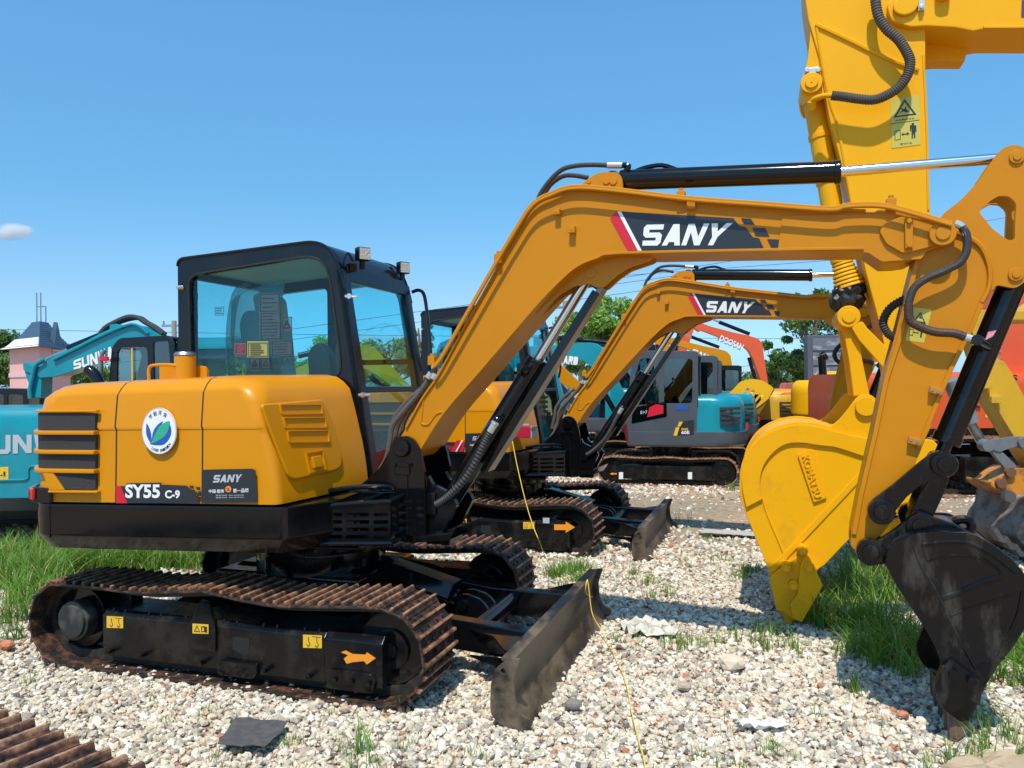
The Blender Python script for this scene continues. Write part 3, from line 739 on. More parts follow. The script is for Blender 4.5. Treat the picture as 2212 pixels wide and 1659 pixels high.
    b = MB(); b.prism(H_, rnd([(-.93, .0), (-.6, 0)], r=0)+[(-.6, .02), (-.93, .02)], 0, .01) if False else None
    # roof side rails slightly proud, rounded
    b = MB(); path3 = [(p[0], -.004, p[1]) for p in cab_out if p[1] > 2.3]; b.tube(H_, path3, .008, 8, 0); path3 = [(p[0], 1.0, p[1]) for p in cab_out if p[1] > 2.3]; b.tube(H_, path3, .008, 8, 0); b.each('roof_rail', M_CAB, cb)
    # seals round the big window
    b = MB(); b.tube(H_, [(p[0], -.003, p[1]) for p in win]+[(win[0][0], -.003, win[0][1])], .008, 6, 0); b.go('window_seal', M_DRK, cb)
    b = MB(); b.prism(H_, win, .018, .024); b.go('side_window', M_GLS, cb)
    b = MB(); b.prism(H_, dwin1, .97, .976); b.prism(H_, dwin2, .97, .976); b.go('door_window', M_GLS, cb)
    # rear window frame and glass (x = -.985 plane)
    b = MB()
    for (y0, y1, z0, z1) in ((.02, .12, 1.5, 2.52), (.88, .98, 1.5, 2.52), (.12, .88, 2.42, 2.52), (.12, .88, 1.5, 1.72)): b.box(H_, -.98, -.93, y0, y1, z0, z1)
    b.go('rear_frame', M_CAB, cb)
    b = MB(); b.box(H_, -.957, -.952, .12, .88, 1.72, 2.42); b.go('rear_window', M_GLS, cb)
    # front: windscreen plane between near and far pillars
    fr0, fr1 = Vector((.19, 2.44)), Vector((.40, 1.02))
    def fx(z): return fr0.x+(fr0.y-z)/(fr0.y-fr1.y)*(fr1.x-fr0.x)
    b = MB()
    for (y0, y1, z0, z1, th) in ((.0, .085, 1.02, 2.44, .05), (.915, 1.0, 1.02, 2.44, .05), (.08, .92, 1.62, 1.66, .03), (.08, .92, 1.0, 1.10, .05), (.08, .92, 2.36, 2.47, .04)):
        b.loft([[(fx(z)+.004, y0, z), (fx(z)+.004, y1, z), (fx(z)-th, y1, z), (fx(z)-th, y0, z)] for z in (z0, z1)], H_, .008)
    b.go('front_frame', M_CAB, cb)
    b = MB(); b.loft([[(fx(z)-.006, .08, z), (fx(z)-.006, .92, z), (fx(z)-.012, .92, z), (fx(z)-.012, .08, z)] for z in (1.64, 2.40)], H_); b.go('windscreen', M_GLS, cb)
    b = MB(); b.loft([[(fx(z)-.006, .08, z), (fx(z)-.006, .92, z), (fx(z)-.012, .92, z), (fx(z)-.012, .08, z)] for z in (1.05, 1.63)], H_); b.go('lower_windscreen', M_GLW, cb)
    # lower body between hood and front pillar
    b = MB(); b.box(H_, -.96, .36, .93, .99, .98, 1.32, .01); b.box(H_, -.9, .30, .05, .95, .98, 1.06, .01); b.go('cab_floor', M_CAB, cb)
    # latches, hinges, hooks
    b = MB()
    for (u, v) in ((757, 640), (786, 853)):
        p = H_.p3(u, v, -.01); b.cyl(H_, (p.x-.03, -.02, p.z), (p.x+.05, -.02, p.z), .011, n=10); b.cyl(H_, (p.x, 0, p.z), (p.x, -.03, p.z), .018, n=12)
    p = H_.p3(391, 622, -.01); b.cyl(H_, (p.x, 0, p.z), (p.x-.01, -.035, p.z), .018, .012, n=12)
    b.each('window_catch', M_CHR, cb)
    b = MB()
    for v in (640, 684):
        p = H_.p3(415, v, .03); b.box(H_, p.x-.02, p.x+.03, .03, .05, p.z-.02, p.z+.02, .003)
    b.each('hinge', M_BLK, cb)
    # work lamps on the roof front
    for (u, v, y) in ((788, 548, .12), (875, 578, .90)):
        p = H_.p3(u, v, y); La = Frame(tuple(H_.w((p.x, y, p.z))), -38)
        b = MB(); b.box(La, -.045, .045, -.0, .06, -.045, .045, .006); b.box(La, -.015, .015, .03, .05, -.10, -.03); b.tube(La, [(-.06, .05, -.05), (-.10, .05, .0), (-.13, .05, -.06), (-.12, .05, -.1)], .008, 6); b.box(La, -.10, -.05, .02, .07, -.12, -.07)
        lp = b.go('work_lamp', M_BLK, cb)
        b = MB(); b.box(La, -.038, .038, -.006, .0, -.038, .038); b.go('lamp_lens', mat('lamp_lens', (.62, .55, .45), .25, metal=.3, bump=.8, bscale=90), lp)
    # grab rail at the far front pillar
    b = MB(); hr = [(890, 631), (905, 627), (917, 640), (925, 700), (930, 760), (924, 800)]
    b.tube(H_, [(H_.p3(u, v, 1.05).x, 1.05, H_.p3(u, v, 1.05).z) for u, v in hr], .014, 8, 4); b.go('grab_rail', M_BLK, cb)
    # seat and controls
    b = MB()
    b.prism(H_, rnd([(-.62, 1.55), (-.72, 1.62), (-.80, 2.12), (-.76, 2.22), (-.66, 2.22), (-.60, 2.12), (-.56, 1.68)], r=.04), .36, .72, .03, seg=3)
    b.box(H_, -.66, -.10, .32, .76, 1.42, 1.56, .04, 3)
    st = b.go('operator_seat', M_FAB, cb)
    b = MB(); b.prism(H_, rnd([(-.70, 2.13), (-.74, 2.34), (-.66, 2.36), (-.60, 2.32), (-.58, 2.14)], r=.04), .42, .66, .03, seg=3); b.go('headrest', M_LIN, st)
    b = MB(); b.tube(H_, [(-.82, .34, 1.6), (-.84, .33, 2.0), (-.80, .34, 2.32), (-.7, .35, 2.40)], .03, 8); b.prism(H_, rnd([(-.62, 1.5), (-.84, 2.0), (-.83, 2.3), (-.70, 2.36), (-.42, 2.44), (-.44, 2.3), (-.56, 2.1), (-.5, 1.6)], r=.04), .335, .345); b.go('seat_film', M_PLS, st)
    b = MB(); b.box(H_, -.60, -.10, .14, .30, 1.1, 1.62, .03); b.prism(H_, rnd([(-.14, 1.6), (-.16, 1.9), (-.08, 1.98), (.0, 1.9), (.04, 1.6)], r=.05), .16, .26, .02); b.cyl(H_, (-.12, .22, 1.6), (-.08, .22, 1.82), .015); b.blob(H_, (-.08, .22, 1.84), (.025, .025, .04)); b.go('control_console', mat('console_plastic', (.03, .03, .032), .5), cb)
    b = MB(); b.box(H_, .12, .16, .12, .18, 1.1, 1.78, .01); b.box(H_, .08, .17, .09, .22, 1.72, 1.95, .02); b.go('monitor', MATS['console_plastic'], cb)
    # stickers behind the big window
    def lab(zr, m, nm='window_label', y=.015):
        return sticker(cb, H_, H_.pl(Z('c5', [(zr[0], zr[3]), (zr[2], zr[3]), (zr[2], zr[1]), (zr[0], zr[1])]), y), y, m, nm, .001)
    film = M_PLS
    def frame_lab(zr, lines, m=None, tri=False, circ=False):
        b = MB(); q = H_.pl(Z('c5', [(zr[0], zr[3]), (zr[2], zr[3]), (zr[2], zr[1]), (zr[0], zr[1])]), .01); x0, x1 = q[0][0], q[1][0]; z0, z1 = q[0][1], q[2][1]
        for a_ in ((x0, x0+.003, z0, z1), (x1-.003, x1, z0, z1), (x0, x1, z0, z0+.003), (x0, x1, z1-.003, z1)): b.box(H_, a_[0], a_[1], .011, .012, a_[2], a_[3])
        rn = random.Random(int(zr[0]))
        for i in range(lines):
            zz = z1-(i+1)*(z1-z0)/(lines+1); b.box(H_, x0+(x1-x0)*.1, x0+(x1-x0)*rn.uniform(.6, .92), .011, .012, zz-.002, zz+.0025)
        if tri:
            xc = (x0+x1)/2; zc = (z0+z1)/2; h = (z1-z0)*.3; b.prism(H_, [(xc-h, zc-h*.8), (xc+h, zc-h*.8), (xc, zc+h)], .011, .012, holes=[[(xc-h*.7, zc-h*.62), (xc+h*.7, zc-h*.62), (xc, zc+h*.68)]])
        if circ:
            xc = (x0+x1)/2; zc = (z0+z1)/2; h = (z1-z0)*.3
            b.prism(H_, [(xc+h*math.cos(k*.39), zc+h*math.sin(k*.39)) for k in range(16)], .011, .012, holes=[[(xc+h*.78*math.cos(k*.39), zc+h*.78*math.sin(k*.39)) for k in range(16)]])
            b.prism(H_, [(xc-h*.6, zc+h*.5), (xc-h*.5, zc+h*.6), (xc+h*.6, zc-h*.5), (xc+h*.5, zc-h*.6)], .011, .012)
        return b.go('label_print', m or M_DEC, cb)
    lab((765, 445, 940, 830), film); frame_lab((770, 450, 930, 600), 3); frame_lab((778, 610, 940, 830), 7)
    lab((948, 642, 1040, 775), film); frame_lab((952, 646, 1038, 772), 3, tri=True); lab((555, 862, 655, 980), MATS['clear_film']); frame_lab((560, 866, 652, 955), 0, M_RED, circ=True)
    lab((665, 848, 842, 985), mat('yellow_film', (.30, .32, .10), .4)); frame_lab((672, 860, 836, 978), 6)
    lab((868, 843, 1042, 968), film); frame_lab((872, 846, 1040, 964), 4); lab((678, 985, 860, 1095), film); frame_lab((680, 990, 768, 1080), 1); frame_lab((775, 990, 855, 1080), 0, tri=True)
    frame_lab((862, 975, 950, 1050), 0, tri=True); frame_lab((955, 975, 1045, 1050), 0, tri=True); frame_lab((392, 560, 468, 632), 4)
    b = MB(); c_ = H_.p3(*Z('c5', [(722, 1040)])[0], .01); b.prism(H_, rnd([(c_.x-.02, c_.z-.02), (c_.x+.02, c_.z-.02), (c_.x+.012, c_.z+.01), (c_.x-.012, c_.z+.01)], r=.005), .010, .0105); b.cyl(H_, (c_.x, .0105, c_.z+.018), (c_.x, .010, c_.z+.018), .007, n=10); b.go('label_figure', M_DEC, cb)
    # ---------- side toolbox basket at the front corner
    W0 = Frame((-1.15, 4.45), 0)
    wall = [(0, .02), (.46, 0.0), (.50, .05), (.53, .42)]
    K = Frame((-1.15, 4.45), 2)
    def xz(pts, y=0): return K.pl(pts, y)
    fa = xz([(676, 1182), (843, 1174), (843, 1083), (676, 1094)])
    holes = []
    for (x0, x1) in ((198, 388), (422, 640), (676, 815)):
        for yv in (1242, 1310, 1378, 1446):
            q = K.pl(Z('11', [(x0, yv+19), (x1, yv+15), (x1, yv-20), (x0, yv-17)]), 0); holes.append(rnd(q, n=3, r=.014))
    b = MB(); b.prism(K, fa, 0, .006, 0, holes=holes)
    e0 = K.w((fa[1][0], 0, 0)); ex_ = Vector((atY(879, 1067, 4.75).x, 4.75, 0)); dirv = (ex_-Vector((e0.x, e0.y, 0))); K2 = Frame((e0.x, e0.y), -math.degrees(math.atan2(dirv.y, dirv.x))); Lk = dirv.length
    z0, z1 = fa[1][1], fa[2][1]
    holes2 = [rnd(qrect(a_, z0+(z1-z0)*zz, a_+.085, z0+(z1-z0)*(zz+.12)), n=3, r=.012) for a_ in (.03, .15, .27) for zz in (.14, .34, .54, .74)]
    b.prism(K2, qrect(.0, z0, Lk+.1, z1), 0, .006, 0, holes=holes2)
    b.box(K, fa[0][0]+.01, fa[1][0], .006, .45, z0-.0, z0+.01)
    bk = b.go('side_basket', M_BLK, root)
    b = MB(); A_ = [K.w((fa[0][0], .25, fa[3][1])), K.w((fa[0][0]-.0, 0.02, fa[3][1])), K.w((fa[0][0]+.03, -.0, fa[3][1])), K.w((fa[1][0]-.04, 0, z1)), K.w((fa[1][0], 0.0, z1)), K2.w((.06, 0, z1)), K2.w((Lk+.1, 0, z1+.0))]
    b.tube(None, A_, .014, 8, 0); b.tube(None, [Vector((p.x, p.y, z0)) for p in A_], .014, 8, 0)
    b.go('basket_rail', M_BLK, bk)
    b = MB(); b.tube(H, [(.25, -.45, z1+.03), (.45, -.42, z1+.055), (.62, -.38, z1+.05), (.66, -.30, z1+.02), (.66, -.22, z1-.05)], .016, 8, 4); b.go('hose_guard', M_BLK, bk)
    # ---------- swing bracket and boom foot
    # filler plate from house to bracket
    b = MB()
    b.box(H, .30, .80, -.26, .26, .78, 1.02, .02); b.cyl(B, (-.02, 0, .70), (-.02, 0, 1.10), .10, n=28, bev=.01)
    pl_ = rnd(B.pl(Z('11', [(540, 975), (640, 900), (740, 800), (800, 690), (840, 620), (870, 560), (920, 520), (980, 515), (1040, 545), (1085, 610), (1115, 700), (1145, 850), (1155, 1440), (1005, 1440), (985, 1060), (890, 1060), (860, 1010), (700, 1000)]), -.19), r=.012, n=3)
    b.prism(B, pl_, -.19, -.165, .004); b.prism(B, pl_, .165, .19, .004)
    sb = b.go('swing_bracket', M_BLK, root)
    b = MB(); p = B.p3(869.5, 968.6, -.19); b.cyl(B, (p.x, -.19, p.z), (p.x, -.215, p.z), .052, n=24, bev=.008); b.cyl(B, (p.x, -.215, p.z), (p.x, .2, p.z), .028, n=20, bev=.004)
    b.box(B, p.x-.065, p.x+.065, -.205, -.19, p.z-.11, p.z-.085, .003); b.box(B, p.x-.05, p.x+.05, -.20, -.19, p.z-.16, p.z-.09, .004)
    for dx in (-.045, .045): b.cyl(B, (p.x+dx, -.19, p.z-.098), (p.x+dx, -.22, p.z-.098), .012, n=6)
    b.box(B, p.x-.035, p.x+.035, -.198, -.19, p.z-.52, p.z-.16, .004)
    b.go('boom_foot_pin', M_BLK, sb)
    # lower cylinder mount to the right
    mnt = B.pl(Z('11', [(1160, 880), (1200, 960), (1330, 1030), (1400, 1100), (1430, 1160), (1310, 1400), (1165, 1440)]), -.16)
    b = MB(); b.prism(B, rnd(mnt, r=.01), -.14, -.10, .004); b.prism(B, rnd(mnt, r=.01), .10, .14, .004); b.box(B, .10, .26, -.1, .1, .70, .80, .01)
    b.prism(B, rnd(B.pl(Z('3', [(320, 1085), (560, 1060), (590, 1030), (540, 1110), (340, 1120)]), -.2), r=0), -.2, .2, .004)
    b.go('cylinder_mount', M_BLK, sb)
    # ---------- boom
    top = [(860, 950), (867, 940), (915, 860), (948, 812), (1000, 716), (1061, 608), (1102, 530), (1120, 497), (1146, 450), (1168, 428), (1200, 416), (1241, 411), (1334, 416), (1483, 434), (1648, 448), (1781, 454), (1882, 456)]
    tip = [(1945, 452), (2004, 472), (2050, 487), (2066, 500), (2066, 517), (2045, 530), (2010, 540), (1967, 563), (1940, 567), (1908, 568), (1885, 552), (1868, 540)]
    bot = [(1334, 548), (1292, 557), (1249, 574), (1212, 605), (1170, 648), (1117, 709), (1037, 802), (962, 889), (906, 972), (890, 990), (862, 985), (850, 965)]
    yb = -.15
    bo = B.pl(top+tip+bot, yb)
    b = MB(); b.prism(B, bo, yb, .16, .006); bm_ = b.go('boom', M_YELB, root)
    # bottom flange, proud of the web, and top flange
    def flange(pix, th, name, side, m=M_YELB, out=.014):
        P = crom([Vector(p) for p in B.pl(pix, yb)], 4); a = []; c = []
        for i, p in enumerate(P):
            t = (P[min(i+1, len(P)-1)]-P[max(i-1, 0)]).normalized(); n_ = Vector((-t.y, t.x))*side
            a.append((p.x, p.y)); c.append((p.x+n_.x*th, p.y+n_.y*th))
        b = MB(); b.prism(B, a+c[::-1], yb-out, .16+out, .003); return b.go(name, m, bm_)
    flange([(1866, 540), (1600, 544), (1334, 550), (1292, 559), (1249, 577), (1212, 608), (1170, 651), (1117, 712), (1037, 805), (962, 892), (910, 972)], .014, 'lower_flange', -1)
    flange([(880, 925), (915, 862), (948, 814), (1000, 718), (1061, 610), (1102, 532), (1120, 499), (1146, 452), (1168, 430), (1200, 418), (1241, 413), (1334, 418), (1483, 436), (1648, 450), (1781, 456), (1870, 458)], .012, 'upper_flange', 1)
    # lift-cylinder lug, arm-cylinder lug, tip boss
    lug = B.pl([(1170, 648), (1195, 625), (1225, 604), (1262, 592), (1300, 578), (1335, 556), (1400, 549), (1375, 560), (1340, 578), (1318, 600), (1300, 609), (1275, 612), (1245, 615), (1212, 630), (1180, 655), (1110, 712)], yb)
    lug = B.pl(Z('c7', [(700, 740), (900, 540), (1130, 320), (1500, 120), (1750, 90), (1960, 100), (1960, 175), (1900, 200), (1720, 260), (1600, 345), (1500, 440), (1440, 440), (1370, 400), (1240, 425), (1080, 510), (880, 690)]), -.07)
    b = MB(); b.prism(B, rnd(lug, r=.02), -.075, -.05, .004); b.prism(B, rnd(lug, r=.02), .05, .075, .004)
    p = B.p3(*Z('c7', [(1388, 305)])[0], -.08); b.cyl(B, (p.x, -.081, p.z), (p.x, .09, p.z), .030, n=24, bev=.003); b.cyl(B, (p.x, -.084, p.z), (p.x, -.08, p.z), .005, n=8)
    b.go('lift_cylinder_lug', M_YELB, bm_)
    lug = B.pl([(1245, 412), (1262, 395), (1285, 378), (1300, 373), (1335, 373), (1345, 385), (1347, 415)], -.06)
    b = MB()
    for y0 in (-.075, .045): b.prism(B, rnd(lug, r=.02), y0, y0+.03, .004)
    for q in ((1272, 393, .012), (1310, 391, .02), (1325, 391, .022)):
        p = B.p3(q[0], q[1], -.075); b.cyl(B, (p.x, -.082, p.z), (p.x, .08, p.z), q[2], n=18, bev=.003)
    b.go('arm_cylinder_lug', M_YELB, bm_)
    boss = B.pl(Z('4', [(1622, 375), (1640, 345), (1700, 318), (1722, 312), (1800, 325), (1890, 345), (1925, 375), (1920, 410), (1860, 430), (1790, 448), (1720, 465), (1650, 425)]), yb)
    b = MB(); b.prism(B, rnd(boss, r=.012), yb-.022, yb+.01, .005)
    p = B.p3(*Z('4', [(1880, 382)])[0], yb-.03); b.cyl(B, (p.x, yb-.022, p.z), (p.x, yb-.05, p.z), .058, n=28, bev=.006); b.cyl(B, (p.x, yb-.05, p.z), (p.x, yb-.058, p.z), .032, n=20, bev=.003)
    b.box(B, p.x-.16, p.x-.125, yb-.045, yb-.02, p.z-.06, p.z+.09, .004)
    for dz in (-.045, .07): b.cyl(B, (p.x-.142, yb-.045, p.z+dz), (p.x-.142, yb-.06, p.z+dz), .012, n=6)
    b.go('tip_boss', M_YELB, bm_)
    # reinforcement panels + small blocks
    b = MB(); q = B.pl([(1690, 466), (1884, 462), (1900, 452), (1945, 456), (2004, 476), (2040, 490), (1990, 560), (1905, 566), (1875, 546), (1680, 542)], yb); b.prism(B, rnd(q, r=.01), yb-.005, yb, .002); b.go('tip_doubler', M_YELB, bm_)
    b = MB(); q = B.pl(Z('11', [(1140, 165), (1165, 130), (1200, 0), (1640, 0), (1345, 290), (1260, 310), (1190, 400), (1150, 412), (1120, 395), (1122, 350)]), yb)
    b.tube(B, [(c_[0], yb-.001, c_[1]) for c_ in (q[4], q[5], q[6], q[7], q[8], q[9], q[0])], .006, 6, 4); b.go('weld_bead', M_YELB, bm_)
    b = MB()
    for (u, v) in ((1207, 460), (1238, 498)):
        p = B.p3(u, v, yb); s_ = .016 if u < 1220 else .019; b.box(B, p.x-s_, p.x+s_, yb-.04, yb, p.z-s_, p.z+s_, .003); b.cyl(B, (p.x, yb-.042, p.z), (p.x, yb-.04, p.z), .008, n=10)
    for (u, v) in ((1471, 423), (1493, 440), (1925, 440), (1076, 558), (933, 778)):
        p = B.p3(u, v, yb-.02); b.box(B, p.x-.022, p.x+.022, yb-.035, yb+.02, p.z-.03, p.z+.025, .004); b.cyl(B, (p.x, yb-.02, p.z+.02), (p.x, yb-.02, p.z+.04), .012, n=6)
    b.each('pipe_clamp', M_YELB, bm_)
    for dy, dv in ((-.03, 0), (-.06, 5)):
        pipe = [(935, 790+dv), (952, 772+dv), (1000, 690+dv), (1062, 582+dv), (1110, 500+dv), (1150, 440+dv), (1190, 417+dv), (1240, 402+dv), (1330, 408+dv), (1480, 426+dv), (1640, 438+dv), (1790, 449+dv), (1830, 442+dv), (1900, 441+dv), (1960, 454+dv), (2055, 482+dv)]
        b = MB(); b.tube(B, [(B.p3(u, v, yb+dy).x, yb+dy, B.p3(u, v, yb+dy).z) for u, v in pipe], .0095, 8, 4); b.go('hydraulic_pipe', M_YELB, bm_)
    # boom decal
    yd = yb-.002
    dq = lambda pts, th=.001: (B.pl(Z('4', pts), yd))
    b = MB(); b.prism(B, dq([(575, 291), (1030, 318), (1055, 350), (1080, 355), (1110, 395), (1135, 400), (1155, 443), (657, 450)]), yd, yd-.001)
    for (x, y, w_, s_) in ((1062, 318, 45, 12), (1107, 356, 58, 14), (1168, 403, 64, 16)): b.prism(B, dq([(x+s_, y+(24 if x < 1100 else 34)), (x+w_+s_-(2), y+(27 if x < 1100 else 36)), (x+w_-6, y+2), (x, y)]), yd, yd-.001)
    b.go('boom_decal', M_DEC, bm_)
    b = MB(); b.prism(B, dq([(529, 318), (556, 290), (640, 450), (600, 448)]), yd, yd-.0012); b.go('decal_stripe_red', M_RED, bm_)
    b = MB(); b.prism(B, dq([(558, 290), (574, 291), (658, 450), (642, 450)]), yd, yd-.0014)
    letters(b, B, 'SANY', dq([(660, 430), (975, 428), (1028, 338), (668, 345)]), yd-.003, .0); b.go('decal_lettering', M_WHT, bm_)
    # ---------- cylinders
    rodm = M_CHR
    b = MB(); a_ = B.w((.80, 0, 1.81)); 
    P0 = B.p3(950, 1118, 0); P1 = B.p3(1163, 777, 0); P2 = B.p3(*Z('c7', [(1388, 305)])[0], 0)
    b.cyl(B, (P0.x, 0, P0.z), (P1.x, 0, P1.z), .060, n=28, bev=.006); b.cyl(B, (P1.x-.01*(P1.x-P0.x), 0, P1.z-.02), (P1.x, 0, P1.z), .068, n=28, bev=.006)
    dd = (Vector((P1.x-P0.x, 0, P1.z-P0.z))).normalized(); nn_ = Vector((dd.z, 0, -dd.x))
    lc = b.go('lift_cylinder', M_BLK, root)
    b = MB(); b.cyl(B, (P1.x, 0, P1.z), (P2.x, 0, P2.z), .030, n=24); b.go('cylinder_rod', rodm, lc)
    g0 = P1-dd*.72+nn_*.088; g1 = P2-dd*.03+nn_*.095
    b = MB()
    for q_ in (P1-dd*.12, P1-dd*.62, P2-dd*.04): b.cyl(B, tuple(q_), tuple(q_+nn_*.105), .022, n=12, bev=.003)
    b.each('guard_bracket', M_BLK, lc)
    b = MB(); b.loft([[tuple(g+nn_*0+Vector((0, -.055, 0))), tuple(g+nn_*.03+Vector((0, -.055, 0))), tuple(g+nn_*.03+Vector((0, .055, 0))), tuple(g+Vector((0, .055, 0)))] for g in (g0, g1)], B, .004)
    b.go('rod_guard', mat('guard_reflection_tan', (.27, .235, .20), .32, metal=.3, var=.3), lc); b = MB()  # black guard's beige reflection of the gravel is put into its base colour
    b.loft([[tuple(g-nn_*.015+Vector((0, -.064, 0))), tuple(g+nn_*.032+Vector((0, -.064, 0))), tuple(g+nn_*.032+Vector((0, -.057, 0))), tuple(g-nn_*.015+Vector((0, -.057, 0)))] for g in (g0-dd*.02, g1-dd*.04)], B, .002)
    b.go('guard_side_plate', M_BLK, lc)
    b = MB()
    for (tq, uu) in ((.10, 0), (.42, 0)):
        c_ = P1-dd*tq+Vector((0, -.075, 0)); b.tube(B, [tuple(c_), tuple(c_+Vector((.0, -.03, .01))), tuple(c_+Vector((.03, -.05, .03)))] if tq < .2 else [tuple(c_+Vector((.03, 0, 0))), tuple(c_+Vector((.02, -.04, 0))), tuple(c_+Vector((-.03, -.05, -.05))), tuple(c_+Vector((-.06, -.05, -.10)))], .022, 10, 4)
    b.each('hose_fitting', M_BLK, lc)
    q = [B.p3(u, v, -.15) for u, v in Z('11', [(1790, 410), (1750, 480)])]; b = MB(); b.cyl(B, tuple(q[0]), tuple(q[1]), .021, n=14, bev=.003); b.cyl(B, tuple(q[0]), tuple(q[0]+(q[0]-q[1])*.3), .025, n=6, bev=.003); b.go('hose_coupling', mat('zinc_fitting', (.60, .60, .58), .35, metal=.6), lc)
    hs = [B.p3(u, v, -.155) for u, v in Z('11', [(1745, 490), (1690, 600), (1620, 750), (1530, 900), (1420, 1020), (1330, 1100), (1250, 1150)])]
    b = MB(); b.tube(B, [tuple(p) for p in hs], .019, 10, 10, corr=.22); b.go('spiral_hose', M_RUB, lc)
    b = MB(); b.box(B, hs[-1].x-.06, hs[-1].x+.0, -.16, -.12, hs[-1].z-.06, hs[-1].z+.07, .005); b.go('hose_clamp', M_BLK, lc)
    # arm cylinder on top of the boom
    Q0 = B.p3(1325, 391, 0); Q1 = B.p3(1815, 371, 0); Q2 = B.p3(2192, 340, 0)
    b = MB(); b.cyl(B, (Q0.x+.04, 0, Q0.z), tuple(Q1), .056, n=28, bev=.005); b.cyl(B, (Q1.x-.03, 0, Q1.z), (Q1.x+.003, 0, Q1.z+.0), .061, n=28, bev=.005); b.cyl(B, (Q0.x, -.04, Q0.z), (Q0.x, .04, Q0.z), .05, n=20, bev=.004)
    ac = b.go('arm_cylinder', M_BLK, root)
    b = MB(); b.cyl(B, tuple(Q1), tuple(Q2), .026, n=24); b.cyl(B, (Q2.x, -.035, Q2.z), (Q2.x, .035, Q2.z), .045, n=20, bev=.004); b.go('arm_cylinder_rod', rodm, ac)
    b = MB()
    e1 = [B.p3(u, v, -.03) for u, v in ((1330, 392), (1350, 372), (1358, 358), (1345, 357))]; b.tube(B, [tuple(p) for p in e1], .016, 8, 3)
    e2 = [B.p3(u, v, .05) for u, v in ((1368, 372), (1395, 362), (1430, 357), (1460, 366), (1480, 372))]; b.tube(B, [tuple(p) for p in e2], .013, 8, 3)
    b.each('cylinder_pipe', M_BLK, ac)
    q = [B.p3(u, v, -.03) for u, v in ((1345, 357), (1312, 357))]; b = MB(); b.cyl(B, tuple(q[0]), tuple(q[1]), .018, n=10, bev=.003); b.go('hose_coupling', MATS['zinc_fitting'], ac)
    for k in (0, 1):
        hz = [(1312, 357), (1280, 356), (1245, 358), (1215, 366), (1190, 388), (1168, 418), (1158, 445)] if k == 0 else [(1270, 384), (1240, 379), (1215, 381), (1190, 398), (1175, 420)]
        b = MB(); b.tube(B, [(B.p3(u, v, -.03+k*.06).x, -.03+k*.06, B.p3(u, v, -.03+k*.06).z) for u, v in hz], .014, 10, 6); b.go('hydraulic_hose', M_RUB, ac)
    # ---------- arm
    ya = -.105
    arm_px = Z('4', [(1780, 465, 5), (1830, 380), (1880, 302, 20), (1960, 240, 30), (2040, 150), (2095, 65), (2130, 28, 20), (2175, 18, 20), (2215, 30, 20), (2238, 70, 25), (2243, 200), (2235, 330), (2250, 470, 30), (2232, 560, 30), (2180, 605, 25), (2100, 588, 15), (2060, 640, 15), (2000, 780), (1930, 920), (1905, 975), (1850, 1110), (1795, 1255)])
    arm_px += Z('6', [(800, 610, 5), (770, 680, 10), (735, 725, 10), (690, 755, 20), (630, 790, 15), (608, 770, 15), (612, 700), (640, 560), (700, 300), (745, 80)]) + Z('4', [(1735, 620)])
    hole = Z('4', [(2112, 226, 6), (2080, 243, 6), (2027, 290, 14), (2085, 362, 12), (2148, 408, 10), (2175, 404, 10), (2176, 340), (2181, 255, 18), (2150, 228, 10)])
    def plr(F, px, y, n=4):
        q = F.pl(px, y); s = F.pl([(1900, 800), (2000, 800)], y); k = abs(s[1][0]-s[0][0])/100
        return rnd([(a_[0], a_[1])+((p[2]*k,) if len(p) > 2 else ()) for a_, p in zip(q, px)], n=n)
    ah = plr(B, hole, ya)
    body = plr(B, arm_px, ya)
    b = MB(); b.prism(B, body, ya, ya+.028, 0, holes=[ah]); b.prism(B, body, .077, .105, 0, holes=[ah])
    arm = b.go('arm', M_YELB, root)
    inner = B.pl([(1985, 560), (2120, 640), (2046, 790), (1990, 930), (1925, 1075), (1880, 1150), (1846, 1180), (1850, 1120), (1900, 900), (1940, 760)], ya)
    b = MB(); b.prism(B, inner, ya+.02, .085, .004)
    # flanges left and right edge
    le = B.pl(Z('4', [(1770, 480), (1735, 620), (1700, 790)])+Z('6', [(745, 80), (700, 300), (640, 560), (612, 720)]), ya)
    def edge_flange(P, th, y0, y1):
        a = []; c = []; P = [Vector(p) for p in P]
        for i, p in enumerate(P):
            t = (P[min(i+1, len(P)-1)]-P[max(i-1, 0)]).normalized(); n_ = Vector((-t.y, t.x)); a.append(tuple(p)); c.append((p.x+n_.x*th, p.y+n_.y*th))
        b.prism(B, a+c[::-1], y0, y1, .003)
    edge_flange(le, .022, ya-.012, .117)
    re_ = B.pl(Z('4', [(2060, 640), (2000, 780), (1930, 920), (1905, 975), (1850, 1110), (1790, 1260)]), ya)
    edge_flange(re_, -.02, ya-.012, .117)
    arc = crom([Vector((p[0], ya-.006, p[1])) for p in B.pl(Z('4', [(1930, 372), (1985, 395), (2040, 440), (2070, 520), (2068, 600), (2040, 660)]), ya)], 5)
    b.tube(B, [tuple(p) for p in arc], .012, 6, 0)
    b.go('arm_box', M_YELB, arm)
    b = MB()
    for (u, v, r_) in Z('4', [(2182, 70, 24), (2178, 547, 24)]):
        p = B.p3(u, v, ya); r_ = .032; b.cyl(B, (p.x, ya-.012, p.z), (p.x, .12, p.z), r_, n=28, bev=.004); b.cyl(B, (p.x, ya-.018, p.z), (p.x, ya, p.z), r_*.55, n=20, bev=.002)
    b.each('arm_pin', M_YELB, arm)
